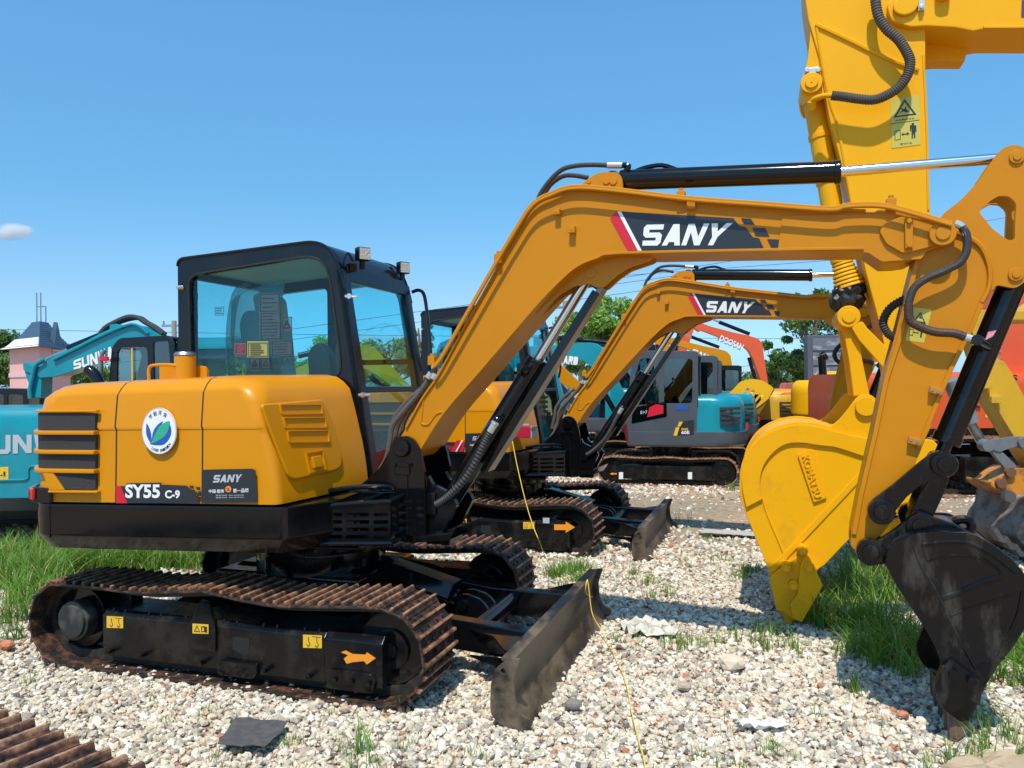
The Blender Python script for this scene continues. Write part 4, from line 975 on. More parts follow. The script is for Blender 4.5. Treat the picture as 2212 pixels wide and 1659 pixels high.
    for (u0, v0, du, dv) in ((1850, 1018, 27, 13), (1765, 1222, 27, 14)):
        q = B.pl(Z('4', [(u0-29, v0+8), (u0+22, v0+20), (u0+30, v0-5), (u0-22, v0-18)]), ya); b = MB(); b.prism(B, q, ya, ya-.035, .003); bk_ = b.go('clamp_block', M_YELB, arm)
        b = MB()
        for (a_, c_) in ((-12, -4), (14, 4)):
            p = B.p3(*Z('4', [(u0+a_, v0+c_)])[0], ya-.035); b.cyl(B, (p.x, ya-.034, p.z), (p.x, ya-.038, p.z), .009, n=12)
        b.each('threaded_hole', M_STL, bk_)
    # warning label seen on the arm
    lq = lambda pts: B.pl(Z('10', pts), ya)
    b = MB(); b.prism(B, lq([(1040, 335), (1195, 355), (1258, 78), (1100, 60)]), ya, ya-.0012); b.go('warning_label', mat('pale_label', (.55, .46, .07), .45), arm)
    b = MB(); b.prism(B, lq([(1105, 180), (1210, 200), (1165, 98)]), ya-.001, ya-.002, holes=[lq([(1125, 170), (1195, 183), (1165, 118)])])
    b.prism(B, lq([(1070, 292), (1102, 298), (1108, 242), (1076, 238)]), ya-.001, ya-.002, holes=[lq([(1075, 287), (1098, 292), (1103, 247), (1080, 243)])])
    b.prism(B, lq([(1106, 268), (1118, 260), (1118, 266), (1140, 270), (1140, 264), (1152, 275), (1140, 282), (1140, 276), (1118, 272), (1118, 278)]), ya-.001, ya-.002)
    b.prism(B, lq([(1160, 310), (1168, 255), (1160, 240), (1190, 246), (1180, 260), (1174, 312)]), ya-.001, ya-.002); b.prism(B, rnd(lq([(1150, 150), (1180, 155), (1165, 130)]), r=.004), ya-.001, ya-.002); b.go('label_symbols', M_DEC, arm)
    # hoses on the arm head
    hA = [(2062, 482), (2078, 490), (2088, 510), (2088, 540), (2075, 565), (2045, 583), (2005, 600), (1975, 622), (1962, 655), (1965, 690), (1985, 705), (2020, 717), (2060, 720), (2085, 728), (2110, 735)]
    P = [B.p3(u, v, ya-.07) for u, v in hA]
    b = MB(); b.tube(B, [tuple(p) for p in P[:3]], .018, 10, 4); b.tube(B, [tuple(p) for p in P[-3:]], .018, 10, 4); hf = b.go('hose_coupling', MATS['zinc_fitting'], arm)
    b = MB(); b.tube(B, [tuple(p) for p in P[1:9]], .019, 10, 8); b.go('hydraulic_hose', M_RUB, arm)
    b = MB(); b.tube(B, [tuple(p) for p in P[8:-1]], .020, 10, 8, corr=.06); b.go('hydraulic_hose', mat('brown_hose', (.06, .028, .018), .6, bump=.4, bscale=60), arm)
    hB = [(1998, 625), (1960, 640), (1930, 660), (1915, 690), (1925, 715), (1945, 728)]
    b = MB(); b.tube(B, [(B.p3(u, v, -.15).x, .02, B.p3(u, v, -.15).z) for u, v in hB], .018, 10, 10, corr=.25); b.go('spiral_hose', M_RUB, arm)
    # ---------- bucket cylinder, links, bucket
    E0 = B.p3(*Z('4', [(2180, 547)])[0], 0); E1 = B.p3(*Z('4', [(1903, 1245)])[0], 0); LP = B.p3(*Z('6', [(995, 430)])[0], -.16)
    E1 = E0+(Vector((LP.x, 0, LP.z))-E0)*.90
    b = MB(); b.cyl(B, tuple(E0+(E1-E0)*.045), tuple(E1), .061, n=28, bev=.006); b.cyl(B, tuple(E0+(E1-E0)*.95), tuple(E1+(E1-E0)*.004), .066, n=28, bev=.004); b.cyl(B, (E0.x, -.05, E0.z), (E0.x, .05, E0.z), .06, n=20, bev=.005)
    bc = b.go('bucket_cylinder', M_BLK, root)
    b = MB(); b.cyl(B, tuple(E1), (LP.x, 0, LP.z), .032, n=20); b.cyl(B, (LP.x, -.06, LP.z), (LP.x, .06, LP.z), .05, n=20, bev=.004); b.go('cylinder_rod', M_BLK, bc)
    dE = (E1-E0).normalized(); c_ = E0+dE*((P[-1]-E0).dot(dE)); c_.y = 0
    b = MB(); b.cyl(B, tuple(P[-1]), (c_.x, -.05, c_.z), .024, n=12, bev=.004); b.cyl(B, (P[-1].x, P[-1].y-.02, P[-1].z), (P[-1].x, P[-1].y+.03, P[-1].z), .027, n=12, bev=.004); b.go('hose_fitting', M_BLK, bc)
    b = MB(); b.prism(B, B.pl(Z('10', [(1708, 335), (1735, 262), (1805, 248), (1770, 300)]), -.1), -.075, -.08); b.go('red_tape', mat('pink_tape', (.75, .10, .16), .6, var=.5, vcol=(.8, .7, .7)), bc)
    def link(pix, name, y0, y1, pins, m=M_BKT):
        b = MB(); b.prism(B, plr(B, Z('6', pix), y0), y0, y1, .006)
        o = b.go(name, m, root); b = MB()
        for (u, v, r_) in pins:
            p = B.p3(*Z('6', [(u, v)])[0], y0); b.cyl(B, (p.x, y0-.03, p.z), (p.x, y1+.01, p.z), r_, n=28, bev=.007); b.cyl(B, (p.x, y0-.045, p.z), (p.x, y0-.02, p.z), r_*.6, n=24, bev=.006); b.cyl(B, (p.x, y0-.048, p.z), (p.x, y0-.04, p.z), r_*.2, n=10)
        b.each('link_pin', m, o); return o
    LK = [(682, 600, 15), (705, 575, 12), (780, 520), (880, 435), (940, 390, 15), (985, 372, 20), (1025, 385, 25), (1035, 430, 30), (1020, 480, 20), (965, 490, 30), (900, 520, 25), (840, 570), (800, 620, 15), (770, 655, 20), (720, 665, 25), (690, 640, 20)]
    link(LK, 'bucket_link', -.175, -.14, ((995, 432, .058), (735, 627, .062)))
    link(LK, 'bucket_link', .14, .175, ((995, 432, .05), (735, 627, .05)))
    HL = [(960, 400, 10), (1030, 430, 20), (1010, 520), (930, 650), (900, 720, 20), (860, 700, 20), (840, 640), (900, 540)]
    b = MB(); b.prism(B, plr(B, Z('6', [(985, 400, 20), (1030, 440, 20), (1000, 540, 10), (950, 650), (930, 700, 20), (860, 700, 20), (850, 660, 10), (890, 560, 10), (940, 480)]), -.1), -.11, .11, .01); b.go('h_link', M_BKT, root)
    BO = [(750, 845, 10), (762, 790, 15), (800, 750, 20), (870, 722, 20), (960, 712, 15), (1110, 718, 25), (1200, 765, 30), (1290, 835, 30), (1340, 900, 30), (1362, 980, 40), (1345, 1090, 30), (1285, 1190, 20), (1225, 1262, 20), (1170, 1350, 10), (1140, 1420, 10), (1105, 1495, 8), (1060, 1500, 8), (1020, 1470, 10), (985, 1440, 10), (955, 1390, 10), (950, 1345, 10), (985, 1262), (960, 1190), (915, 1110), (860, 1030), (800, 940)]
    yk = -.30
    bp = plr(B, Z('6', BO), yk)
    b = MB(); b.prism(B, bp, yk, yk+.022, .004); b.prism(B, bp, .278, .30, .004)
    bu = b.go('bucket', M_BKT, root, label='scuffed black bucket standing on its teeth in the gravel')
    # curved back shell
    sh = plr(B, Z('6', [(765, 800, 10), (800, 755, 20), (870, 728, 20), (960, 718, 15), (1105, 724, 25), (1195, 772, 30), (1283, 842, 30), (1330, 905, 30), (1350, 985, 40), (1335, 1085, 30), (1275, 1185, 20), (1215, 1258, 20), (1160, 1350, 10), (1120, 1440)]), yk)
    i0 = 0
    path_ = sh; inn = []
    for i, p in enumerate(path_):
        a_ = Vector(path_[max(i-1, 0)]); e_ = Vector(path_[min(i+1, len(path_)-1)]); t = (e_-a_).normalized(); inn.append((p[0]+t.y*-.02 if False else p[0]+t.y*.02, p[1]-t.x*.02))
    b = MB(); b.prism(B, path_+inn[::-1], yk+.02, .28, 0); b.go('bucket_shell', M_BKT, bu)
    # stiffening ribs and raised edges on the side plate
    b = MB()
    rib = lambda pts, r_=.008: b.tube(B, [(q_[0], yk-.001, q_[1]) for q_ in B.pl(Z('6', pts), yk)], r_, 6, 4)
    rib([(985, 985), (1060, 960), (1140, 925), (1235, 895)], .010); rib([(870, 770), (900, 850), (980, 985), (1010, 1060), (1060, 1160), (1125, 1280)], .006); rib([(1125, 1280), (1200, 1230), (1260, 1140), (1300, 1050), (1318, 960)], .006)
    rib([(930, 830), (990, 815), (1060, 810), (1150, 822), (1210, 860), (1235, 890)], .005); rib([(905, 765), (1000, 755), (1100, 760), (1200, 810), (1290, 880)], .008); rib([(905, 765), (925, 830)], .005); rib([(1020, 1060), (1120, 1020), (1300, 965)], .004)
    b.prism(B, plr(B, Z('6', [(985, 1265, 8), (1028, 1235, 8), (1150, 1330, 8), (1140, 1420, 10), (1090, 1400), (1060, 1440), (1010, 1455, 10), (965, 1410, 15), (950, 1345, 10)]), yk), yk-.032, yk, .004)
    b.go('side_cutter', M_BKT, bu)
    b = MB()
    for (u, v) in ((1030, 1292), (1105, 1322)):
        p = B.p3(*Z('6', [(u, v)])[0], yk-.02); b.cyl(B, (p.x, yk-.03, p.z), (p.x, yk-.065, p.z), .02, n=12, bev=.004)
    b.each('cutter_bolt', M_BKT, bu)
    for yy in (yk+.02, -.17, -.0, .16, .25):
        t0 = B.pl(Z('6', [(1015, 1450), (1110, 1490), (1100, 1540), (1060, 1600), (1022, 1600)]), yk)
        b = MB(); b.loft([[(p[0], yy, p[1]) for p in t0], [(p[0], yy+.055, p[1]) for p in t0]], B, .008); b.go('bucket_tooth', mat('worn_tooth', (.10, .07, .05), .55, var=.6, vcol=(.2, .12, .07), vscale=20), bu)
    ear = [(636, 790, 20), (650, 762, 20), (720, 750, 10), (790, 705), (850, 655, 15), (880, 632, 20), (915, 632, 20), (950, 650, 15), (1040, 680), (1110, 720), (1000, 760), (780, 780), (750, 850, 10), (720, 850, 15), (670, 842, 20), (640, 820, 20)]
    for (y0, y1) in ((-.19, -.145), (.145, .19)):
        b = MB(); b.prism(B, plr(B, Z('6', ear), y0), y0, y1, .008); eo = b.go('bucket_ear', M_BKT, bu)
        b = MB()
        for (u, v, r_) in ((690, 796, .065), (893, 686, .058)):
            p = B.p3(*Z('6', [(u, v)])[0], -.19); b.cyl(B, (p.x, y0-.02, p.z), (p.x, y1+.0, p.z), r_, n=28, bev=.007); b.cyl(B, (p.x, y0-.032, p.z), (p.x, y0-.01, p.z), r_*.6, n=24, bev=.006); b.cyl(B, (p.x, y0-.035, p.z), (p.x, y0-.03, p.z), r_*.2, n=10)
        b.go('bucket_pin', M_BKT, eo) if False else None
        b.each('ear_pin_boss', M_BKT, bu)
    b = MB(); hk = [B.p3(*q_, 0) for q_ in Z('6', [(1030, 668), (1070, 660), (1100, 668), (1108, 690), (1105, 712)])]; b.tube(B, [tuple(p) for p in hk], .022, 8, 4); b.go('lifting_hook', M_BKT, bu)
    # bundled hoses from house to boom foot
    for k, pts in enumerate(([(820, 1060), (815, 1030), (835, 990), (842, 955), (848, 920), (875, 885), (905, 850), (933, 808), (940, 795)], [(835, 990), (852, 950), (858, 920), (880, 880), (910, 850), (940, 812)], [(848, 980), (865, 940), (872, 910), (890, 880), (925, 840)], [(838, 985), (847, 940), (853, 905), (880, 868), (915, 838)])):
        b = MB(); b.tube(B, [tuple(B.p3(u, v, -.14+.07*k)) for u, v in pts], .019 if k else .017, 8, 6); b.go('hydraulic_hose', M_RUBD, sb)
    b = MB()
    for (u, v, u2, v2) in ((925, 817, 932, 806), (936, 819, 942, 808)):
        b.cyl(B, tuple(B.p3(u, v, -.15)), tuple(B.p3(u2, v2, -.15)), .022, n=12, bev=.003)
    b.go('hose_coupling', MATS['zinc_fitting'], bm_)
    return root
near = build_near()
# ================================================================= second near-identical machine, copied with its parts
def kids(o): return [c for c in bpy.data.objects if c.parent == o]
def copy_tree(o, parent=None, skip=()):
    c = o.copy(); COL.objects.link(c)
    if parent is not None: c.parent = parent
    for k in kids(o):
        if k.name.split('.')[0] not in skip: copy_tree(k, c, skip)
    return c
OFF2 = Vector((1.24, 3.59, -.03))
second = copy_tree(near, None, ('model_lettering', 'model_plate_checks', 'exhaust_pipe', 'window_label', 'label_print', 'label_figure', 'direction_arrow', 'model_plate_stripe', 'seat_film', 'red_tape', 'tank_door', 'engine_hood', 'round_badge'))
second.location = near.location+OFF2
second['label'] = 'orange-yellow mini excavator behind the foreground one, C Pro lettering on its hood'
hood = [k for k in kids(near) if k.name == 'engine_hood'][0]
hood2 = copy_tree(hood, second, ('model_lettering', 'model_plate_checks', 'exhaust_pipe', 'model_plate_stripe', 'round_badge', 'badge_rim', 'badge_blue_leaf', 'badge_green_leaf', 'badge_lettering', 'tank_door'))
def shifted(F): 
    return Frame((0, 0), mat=Matrix.Translation(OFF2) @ F.M)
H2 = shifted(H); B2 = shifted(B); T2 = shifted(T)
x0 = H.pl([(433, 960)], -.915)[0][0]; zb = H.pl([(400, 1086)], -.915)[0][1]
b = MB(); b.prism(H2, [(x0-.06, zb+.0), (x0-.02, zb+.0), (x0+.0, zb+.115), (x0-.01, zb+.115)], -.914, -.921); b.prism(H2, [(x0-.15, zb), (x0-.105, zb), (x0-.04, zb+.115), (x0-.085, zb+.115)], -.914, -.921); b.go('model_plate_stripe', M_RED, hood2)
b = MB(); b.prism(H2, [(x0-.10, zb), (x0-.085, zb), (x0-.02, zb+.115), (x0-.035, zb+.115)], -.914, -.9215); text(b, H2, 'C', qrect(x0-.30, zb+.02, x0-.245, zb+.10), -.9215, .04); b.go('model_lettering', M_WHT, hood2)
b = MB(); text(b, H2, 'Pro', qrect(x0-.235, zb+.02, x0-.13, zb+.075), -.9215, .02); b.go('model_suffix', M_RED, hood2)
b = MB(); Ar = Frame((0, 0)); q = T2.pl([(1197, 1133), (1222, 1133), (1222, 1127), (1242, 1139), (1222, 1151), (1222, 1145), (1197, 1145)], -.917)
b.prism(T2, q, -.914, -.916); b.go('direction_arrow', M_ORA, [k for k in kids(second) if k.name.startswith('track_frame')][0])
b = MB(); q = T2.pl([(1172, 1119), (1186, 1119), (1186, 1144), (1172, 1144)], -.917); b.prism(T2, q, -.905, -.9035); b.go('hook_label', M_GRYV, [k for k in kids(second) if k.name.startswith('track_frame')][0])
# red charger box standing on the deck of the second machine
rc = empty('battery_charger', tuple(atY(1130, 945, 7.9)), 'small red and grey charger box standing on the deck of the second orange-yellow excavator', 'charger')
Fc = Frame(tuple(rc.location), 20)
b = MB(); b.box(Fc, -.11, .10, -.06, .12, .0, .115, .01); b.go('case', mat('crimson_case', (.45, .01, .04), .4), rc)
b = MB(); b.box(Fc, .10, .115, -.062, .122, -.005, .118, .005); b.box(Fc, -.10, .08, -.04, -.03, .12, .14, .004); b.go('front_panel', mat('charger_panel', (.35, .34, .33), .5), rc)
b = MB(); text(b, Frame(tuple(Fc.w((.116, 0, 0))), 20-90), '30-0', qrect(-.10, .07, .03, .10), -.001, .02); b.each('panel_knob', M_DEC, rc)

# ================================================================= BIG YELLOW EXCAVATOR (arm, boom and bucket reach into the picture from the right)
KF = Frame((2.45, 5.70), 18)
kom = empty('large_excavator', (2.9, 5.72, 0), 'big bright yellow excavator reaching in from the right, KOMATSU bucket resting on the grass', 'excavator')
ka = -.19
KA = [(1715, -330), (1739, 0), (1745, 40), (1768, 120), (1790, 250), (1843, 453), (1868, 580), (1905, 720), (1925, 850), (1935, 930, 20), (1960, 968, 20), (1995, 960, 20), (2012, 920), (2012, 700), (2010, 453), (2003, 290), (2000, 190), (1999, -330)]
b = MB(); b.prism(KF, plr(KF, KA, ka) if False else [(p[0], p[1]) for p in KF.pl(KA, ka)], ka, .19, .012); karm = b.go('arm', M_KOM, kom)
lgp = Z('5', [(690, -60), (708, 60), (735, 230, 40), (712, 430, 40), (672, 560, 40), (672, 650, 30), (700, 715, 30), (760, 700, 20), (845, 660, 10), (850, 600), (790, 270), (760, 100)])
def plrK(F, px, y, n=4):
    q = F.pl(px, y); s = F.pl([(1900, 800), (2000, 800)], y); k = abs(s[1][0]-s[0][0])/100
    return rnd([(a_[0], a_[1])+((p[2]*k,) if len(p) > 2 else ()) for a_, p in zip(q, px)], n=n)
b = MB(); b.prism(KF, plrK(KF, lgp, ka), ka+.02, ka+.06, .008); b.prism(KF, plrK(KF, lgp, ka), .13, .17, .008)
p = KF.p3(*Z('5', [(742, 575)])[0], ka); b.cyl(KF, (p.x, ka-.02, p.z), (p.x, .18, p.z), .075, n=32, bev=.008); b.cyl(KF, (p.x, ka-.035, p.z), (p.x, ka, p.z), .045, n=28, bev=.006); b.cyl(KF, (p.x, ka-.04, p.z), (p.x, ka-.03, p.z), .006, n=10)
b.go('cylinder_lug', M_KOM, karm); kp = p
b = MB(); q = [KF.p3(*a_, ka-.02) for a_ in Z('5', [(712, 482), (790, 482)])]; b.box(KF, q[0].x, q[1].x, ka+.0, ka+.02, q[0].z-.025, q[0].z+.02, .003)
for qq in q: b.cyl(KF, (qq.x, ka+.01, qq.z), (qq.x, ka-.025, qq.z), .018, n=6, bev=.003)
b.go('zinc_bracket', MATS['zinc_fitting'], karm)
b = MB(); P = [KF.p3(*a_, ka-.004) for a_ in Z('5', [(775, 170), (1000, 275), (1180, 365), (1290, 415), (1480, 480)])]; b.tube(KF, [tuple(p) for p in P], .016, 6, 5)
P = [KF.p3(*a_, ka-.002) for a_ in Z('5', [(775, 170), (815, 420), (870, 700), (930, 900), (1030, 1450)])]; b.tube(KF, [tuple(p) for p in P], .010, 6, 5)
P = [KF.p3(*a_, ka-.002) for a_ in Z('5', [(1515, 380), (1540, 900), (1550, 1450)])]; b.tube(KF, [tuple(p) for p in P], .008, 6, 5)
b.each('weld_seam', M_KOM, karm)
# label on the arm
lq = lambda pts, y=ka: KF.pl(Z('5', pts), y)
b = MB(); b.prism(KF, lq([(1297, 1026), (1495, 1000), (1485, 658), (1287, 686)]), ka-.001, ka-.003); kl = b.go('warning_label', MATS['pale_label'], karm)
b = MB(); b.prism(KF, lq([(1310, 815), (1468, 793), (1386, 685)]), ka-.003, ka-.0045, holes=[lq([(1330, 803), (1448, 786), (1386, 705)])])
b.prism(KF, lq([(1288, 856), (1490, 828), (1490, 831), (1288, 860)]), ka-.003, ka-.0045)
b.prism(KF, rnd(lq([(1350, 785, 0), (1370, 765), (1360, 750), (1385, 755), (1395, 735), (1400, 760), (1418, 770), (1395, 780), (1380, 770)]), r=.004), ka-.003, ka-.0045)
b.prism(KF, lq([(1318, 972), (1358, 966), (1358, 900), (1318, 906)]), ka-.003, ka-.0045, holes=[lq([(1322, 968), (1354, 963), (1354, 905), (1322, 909)])])
b.prism(KF, lq([(1363, 930), (1378, 918), (1378, 926), (1402, 923), (1402, 914), (1420, 925), (1402, 938), (1402, 930), (1378, 933), (1378, 941)]), ka-.003, ka-.0045)
b.prism(KF, lq([(1422, 868), (1440, 865), (1466, 868), (1468, 910), (1460, 912), (1458, 880), (1460, 955), (1452, 960), (1447, 915), (1442, 960), (1434, 960), (1434, 882), (1430, 910), (1424, 908)]), ka-.003, ka-.0045)
c_ = KF.p3(*Z('5', [(1443, 858)])[0], ka); b.cyl(KF, (c_.x, ka-.0045, c_.z), (c_.x, ka-.003, c_.z), .008, n=12)
text(b, KF, 'はね飛ばされ', lq([(1322, 840), (1455, 825), (1455, 812), (1322, 828)]), ka-.0045, .02)
text(b, KF, '近づくな', lq([(1355, 1005), (1437, 996), (1437, 982), (1355, 990)]), ka-.0045, .02)
b.go('label_symbols', M_DEC, kl)
# boom
kb = -.24
KB = Z('5', [(1265, 60, 40), (1275, 10, 40), (1380, -60, 40), (1600, -200), (2600, -330), (5200, -330), (5200, 180), (1990, 190), (1860, 215), (1740, 190), (1540, 178), (1430, 185, 20), (1300, 150, 40)])
b = MB(); b.prism(KF, plrK(KF, KB, kb), kb, .20, .012); kbm = b.go('boom', M_KOM, kom)
b = MB(); b.prism(KF, plrK(KF, Z('5', [(1300, 75, 30), (1310, 20, 30), (1370, -20, 30), (1480, -20), (1490, 30, 30), (1450, 95, 30), (1380, 120, 30), (1330, 105, 20)]), kb), kb-.03, kb, .012)
b.go('hub_plate', M_KOM, kbm)
b = MB(); q0 = KF.p3(*Z('5', [(1500, 80)])[0], kb); q1 = KF.p3(*Z('5', [(1500, -20)])[0], kb); b.box(KF, q0.x-.02, q0.x+.02, kb-.02, kb, q0.z, q1.z, .003); b.cyl(KF, (q0.x, kb-.04, q0.z+.02), (q0.x, kb-.0, q0.z+.02), .016, n=6, bev=.003); b.go('zinc_bracket', MATS['zinc_fitting'], kbm)
b = MB(); b.prism(KF, KF.pl(Z('5', [(1595, -60), (1600, 0), (1635, 15), (1690, 0), (1700, -60)]), kb), kb-.06, kb, .006); b.prism(KF, KF.pl(Z('5', [(1930, 182), (5000, 172), (5000, 190), (1930, 200)]), kb), kb-.015, kb, .004); b.prism(KF, KF.pl(Z('5', [(1540, 175), (1850, 180), (1880, 214), (1850, 350), (1640, 350), (1560, 360)]), kb+.1), .05, .20, .01)
b.each('boom_bracket', M_KOM, kbm)
b = MB(); b.prism(KF, KF.pl(Z('5', [(2196, 0), (2300, 0), (2300, 125), (2192, 120)]), kb), kb-.001, kb-.003); b.go('purple_decal', mat('purple_vinyl', (.10, .03, .12), .4), kbm)
# cylinder
k0 = KF.p3(1752, 180, 0); k1 = KF.p3(1818, 568, 0)
b = MB(); b.cyl(KF, (k0.x, 0, k0.z), tuple(k1), .076, n=32, bev=.008)
for t_ in (.10, .30, .55): 
    c_ = k0.lerp(k1, t_); d_ = (k1-k0).normalized(); b.cyl(KF, tuple(c_-d_*.02), tuple(c_+d_*.02), .084, n=32, bev=.004)
kc = b.go('bucket_cylinder', M_KOM, kom)
b = MB()
for i in range(7):
    a_ = KF.p3(1818+i*2.6, 566+i*8, 0); c_ = KF.p3(1818+(i+1)*2.6, 566+(i+1)*8, 0); b.cyl(KF, tuple(a_), tuple(a_.lerp(c_, .8)), .070+.006*i, .078+.006*i, n=28, bev=.008)
b.go('cylinder_wiper_rings', M_KOM, kc)
b = MB(); rn = random.Random(4)
rings = []
for i, (u, v, r_) in enumerate(((1835, 612, .088), (1835, 620, .10), (1834, 628, .112), (1832, 638, .10), (1830, 646, .124), (1829, 656, .118), (1828, 664, .10), (1827, 672, .07))):
    c_ = KF.p3(u, v, 0); rings.append([tuple(c_+Vector((math.cos(2*math.pi*k/36), math.sin(2*math.pi*k/36), .0))*r_*(1+rn.uniform(-.07, .07))+Vector((0, 0, math.sin(k*1.7+i)*.012+rn.uniform(-.006, .006)))) for k in range(36)])
b.loft(rings, KF); b.go('black_cloth', mat('crumpled_plastic', (.018, .018, .018), .45, bump=.6, bscale=40), kc)
b = MB()
for yy in (-.01,):
    P = [KF.p3(*a_, ka-.12) for a_ in Z('5', [(1185, -90), (1185, 0), (1205, 110), (1260, 200), (1340, 270), (1395, 350), (1425, 430), (1405, 520), (1350, 600), (1260, 660), (1170, 690), (1060, 683), (960, 668), (880, 660)])]
    b.tube(KF, [tuple(p) for p in P], .030, 12, 12, corr=.16)
b.go('corrugated_hose', mat('grey_hose', (.075, .065, .055), .7), kom)
b = MB(); P = [KF.p3(*a_, ka-.12+.03*i) for i, a_ in enumerate(Z('5', [(890, 660), (830, 662), (770, 680), (745, 700)]))]; b.tube(KF, [tuple(p) for p in P], .018, 10, 5); b.cyl(KF, tuple(P[-1]), tuple(P[-1]+Vector((.0, .03, -.05))), .03, n=10, bev=.004); b.go('hose_elbow', M_KOM, kom)
# pins, links
c_ = KF.p3(1832, 685, -.18)
b = MB(); b.prism(KF, plrK(KF, Z('10', [(500, 140, 50), (565, 60, 40), (640, 90, 40), (660, 150, 30), (665, 240), (680, 480), (745, 790), (610, 800), (570, 500), (530, 280), (490, 200, 20)]), -.19), -.19, -.13, .01); b.prism(KF, plrK(KF, Z('10', [(500, 140, 50), (565, 60, 40), (640, 90, 40), (665, 240), (680, 480), (745, 790), (610, 800), (570, 500), (530, 280)]), -.19), .13, .19, .01)
b.cyl(KF, (c_.x, -.235, c_.z), (c_.x, .2, c_.z), .078, n=32, bev=.01); b.cyl(KF, (c_.x, -.245, c_.z), (c_.x, -.2, c_.z), .045, n=28, bev=.005)
b.each('bucket_link', M_KOM, kom)
b = MB(); b.prism(KF, plrK(KF, Z('10', [(590, 230, 20), (680, 170, 30), (720, 230), (960, 470), (1050, 560), (990, 700), (880, 590), (650, 330)]), -.22), -.235, -.20, .008); b.go('arm_link', M_KOM, kom)
# bucket
bk = -.50
BK = Z('6', [(145, 540, 40), (150, 430, 60), (205, 330, 80), (290, 275, 60), (390, 253, 60), (480, 262, 30), (520, 278), (560, 250, 40), (600, 200, 30), (640, 145, 30), (690, 138, 30), (735, 185, 40), (790, 300), (870, 330), (960, 330, 30), (985, 400, 30), (940, 520, 30), (860, 600), (600, 745), (500, 850), (468, 872), (400, 900), (300, 1000), (270, 880), (215, 740), (165, 620, 40)])
bp = plrK(KF, BK, bk)
b = MB(); b.prism(KF, bp, bk, bk+.03, .006); kbk = b.go('bucket', M_KOMB, kom, label='bright yellow bucket with raised maker plate, standing on its teeth')
b = MB(); b.prism(KF, bp, .47, .50, .006); b.go('far_side_plate', M_KOM, kbk)
sh = plrK(KF, Z('6', [(275, 890), (220, 745), (172, 625, 40), (155, 530, 60), (160, 432, 60), (212, 338, 80), (293, 285, 60), (392, 263, 60), (480, 272, 30), (700, 310)]), bk)
inn = []
for i, p in enumerate(sh):
    a_ = Vector(sh[max(i-1, 0)]); e_ = Vector(sh[min(i+1, len(sh)-1)]); t = (e_-a_).normalized(); inn.append((p[0]+t.y*.03, p[1]-t.x*.03))
b = MB(); b.prism(KF, sh+inn[::-1], bk+.025, .475); b.go('bucket_shell', M_KOMB, kbk)
# wrapper band proud of the side
band_o = Z('6', [(175, 610), (158, 520), (163, 435), (213, 342), (293, 290), (390, 268), (480, 278), (560, 300), (700, 330)]); band_i = Z('6', [(690, 408), (600, 378), (540, 360), (470, 352), (400, 342), (335, 350), (280, 390), (242, 450), (232, 520), (243, 575)])
bo_ = [tuple(p) for p in crom([Vector(p) for p in KF.pl(band_o, bk)], 5)]; bi_ = [tuple(p) for p in crom([Vector(p) for p in KF.pl(band_i, bk)], 5)]
b = MB(); b.prism(KF, bo_+bi_, bk-.022, bk, .004)
rk = lambda pts, r_: b.tube(KF, [(q_[0], bk-.002, q_[1]) for q_ in KF.pl(Z('6', pts), bk)], r_, 6, 4)
b.go('wear_band', M_KOMB, kbk)
b = MB(); b.prism(KF, KF.pl(Z('6', [(262, 878), (272, 862), (680, 425), (700, 425), (700, 445), (290, 880)]), bk), bk-.012, bk, .008); b.go('side_rib', M_KOM, kbk)
b = MB(); rk([(243, 575), (262, 640), (300, 730), (330, 800)], .006); rk([(165, 577), (205, 577), (243, 573)], .005); rk([(474, 280), (476, 315), (472, 352)], .005); b.each('weld_seam', M_KOM, kbk)
b = MB(); b.prism(KF, plrK(KF, Z('6', [(388, 392, 6), (438, 370, 8), (452, 376, 5), (508, 570, 6), (455, 590, 6)]), bk), bk-.018, bk, .008); kpl = b.go('maker_plate', M_KOM, kbk)
b = MB(); text(b, KF, 'KOMATSU', KF.pl(Z('6', [(404, 398), (459, 572), (488, 564), (433, 388)]), bk), bk-.017, .03, th=.010); b.each('raised_letter', M_KOM, kpl)
c_ = KF.p3(*Z('6', [(670, 192)])[0], bk); b = MB(); b.cyl(KF, (c_.x, bk-.03, c_.z), (c_.x, bk, c_.z), .065, n=32, bev=.006); b.go('pin_cap', M_KOM, kbk)
b = MB(); b.prism(KF, plrK(KF, Z('6', [(395, 850, 5), (415, 800, 5), (432, 805), (490, 925, 6), (405, 1075, 5), (365, 1060), (355, 1000), (385, 960)]), bk), bk-.075, bk-.035, .005); b.prism(KF, plrK(KF, Z('6', [(270, 900), (300, 870), (420, 790), (470, 870), (430, 960), (372, 1075), (330, 1040), (300, 1030)]), bk), bk-.035, bk, .004); b.go('side_cutter', M_KOMB, kbk)
for (u, v) in Z('6', [(408, 785), (340, 855), (370, 930), (435, 855)]):
    b = MB(); p = KF.p3(u, v, bk-.05); b.cyl(KF, (p.x, bk, p.z), (p.x, bk-.095, p.z), .034, n=20, bev=.004); b.cyl(KF, (p.x, bk-.09, p.z), (p.x, bk-.125, p.z), .024, n=6, bev=.003); b.go('cutter_bolt', M_KOM, kbk)
for k in range(5):
    yy = bk+.0+k*.215
    t0 = KF.pl(Z('6', [(272, 905), (372, 1060), (365, 1108), (345, 1112), (325, 1060), (300, 1040)]), bk)
    b = MB(); b.loft([[(p[0], yy, p[1]) for p in t0], [(p[0], yy+.10, p[1]) for p in t0]], KF, .01); b.go('bucket_tooth', M_KOMB, kbk)
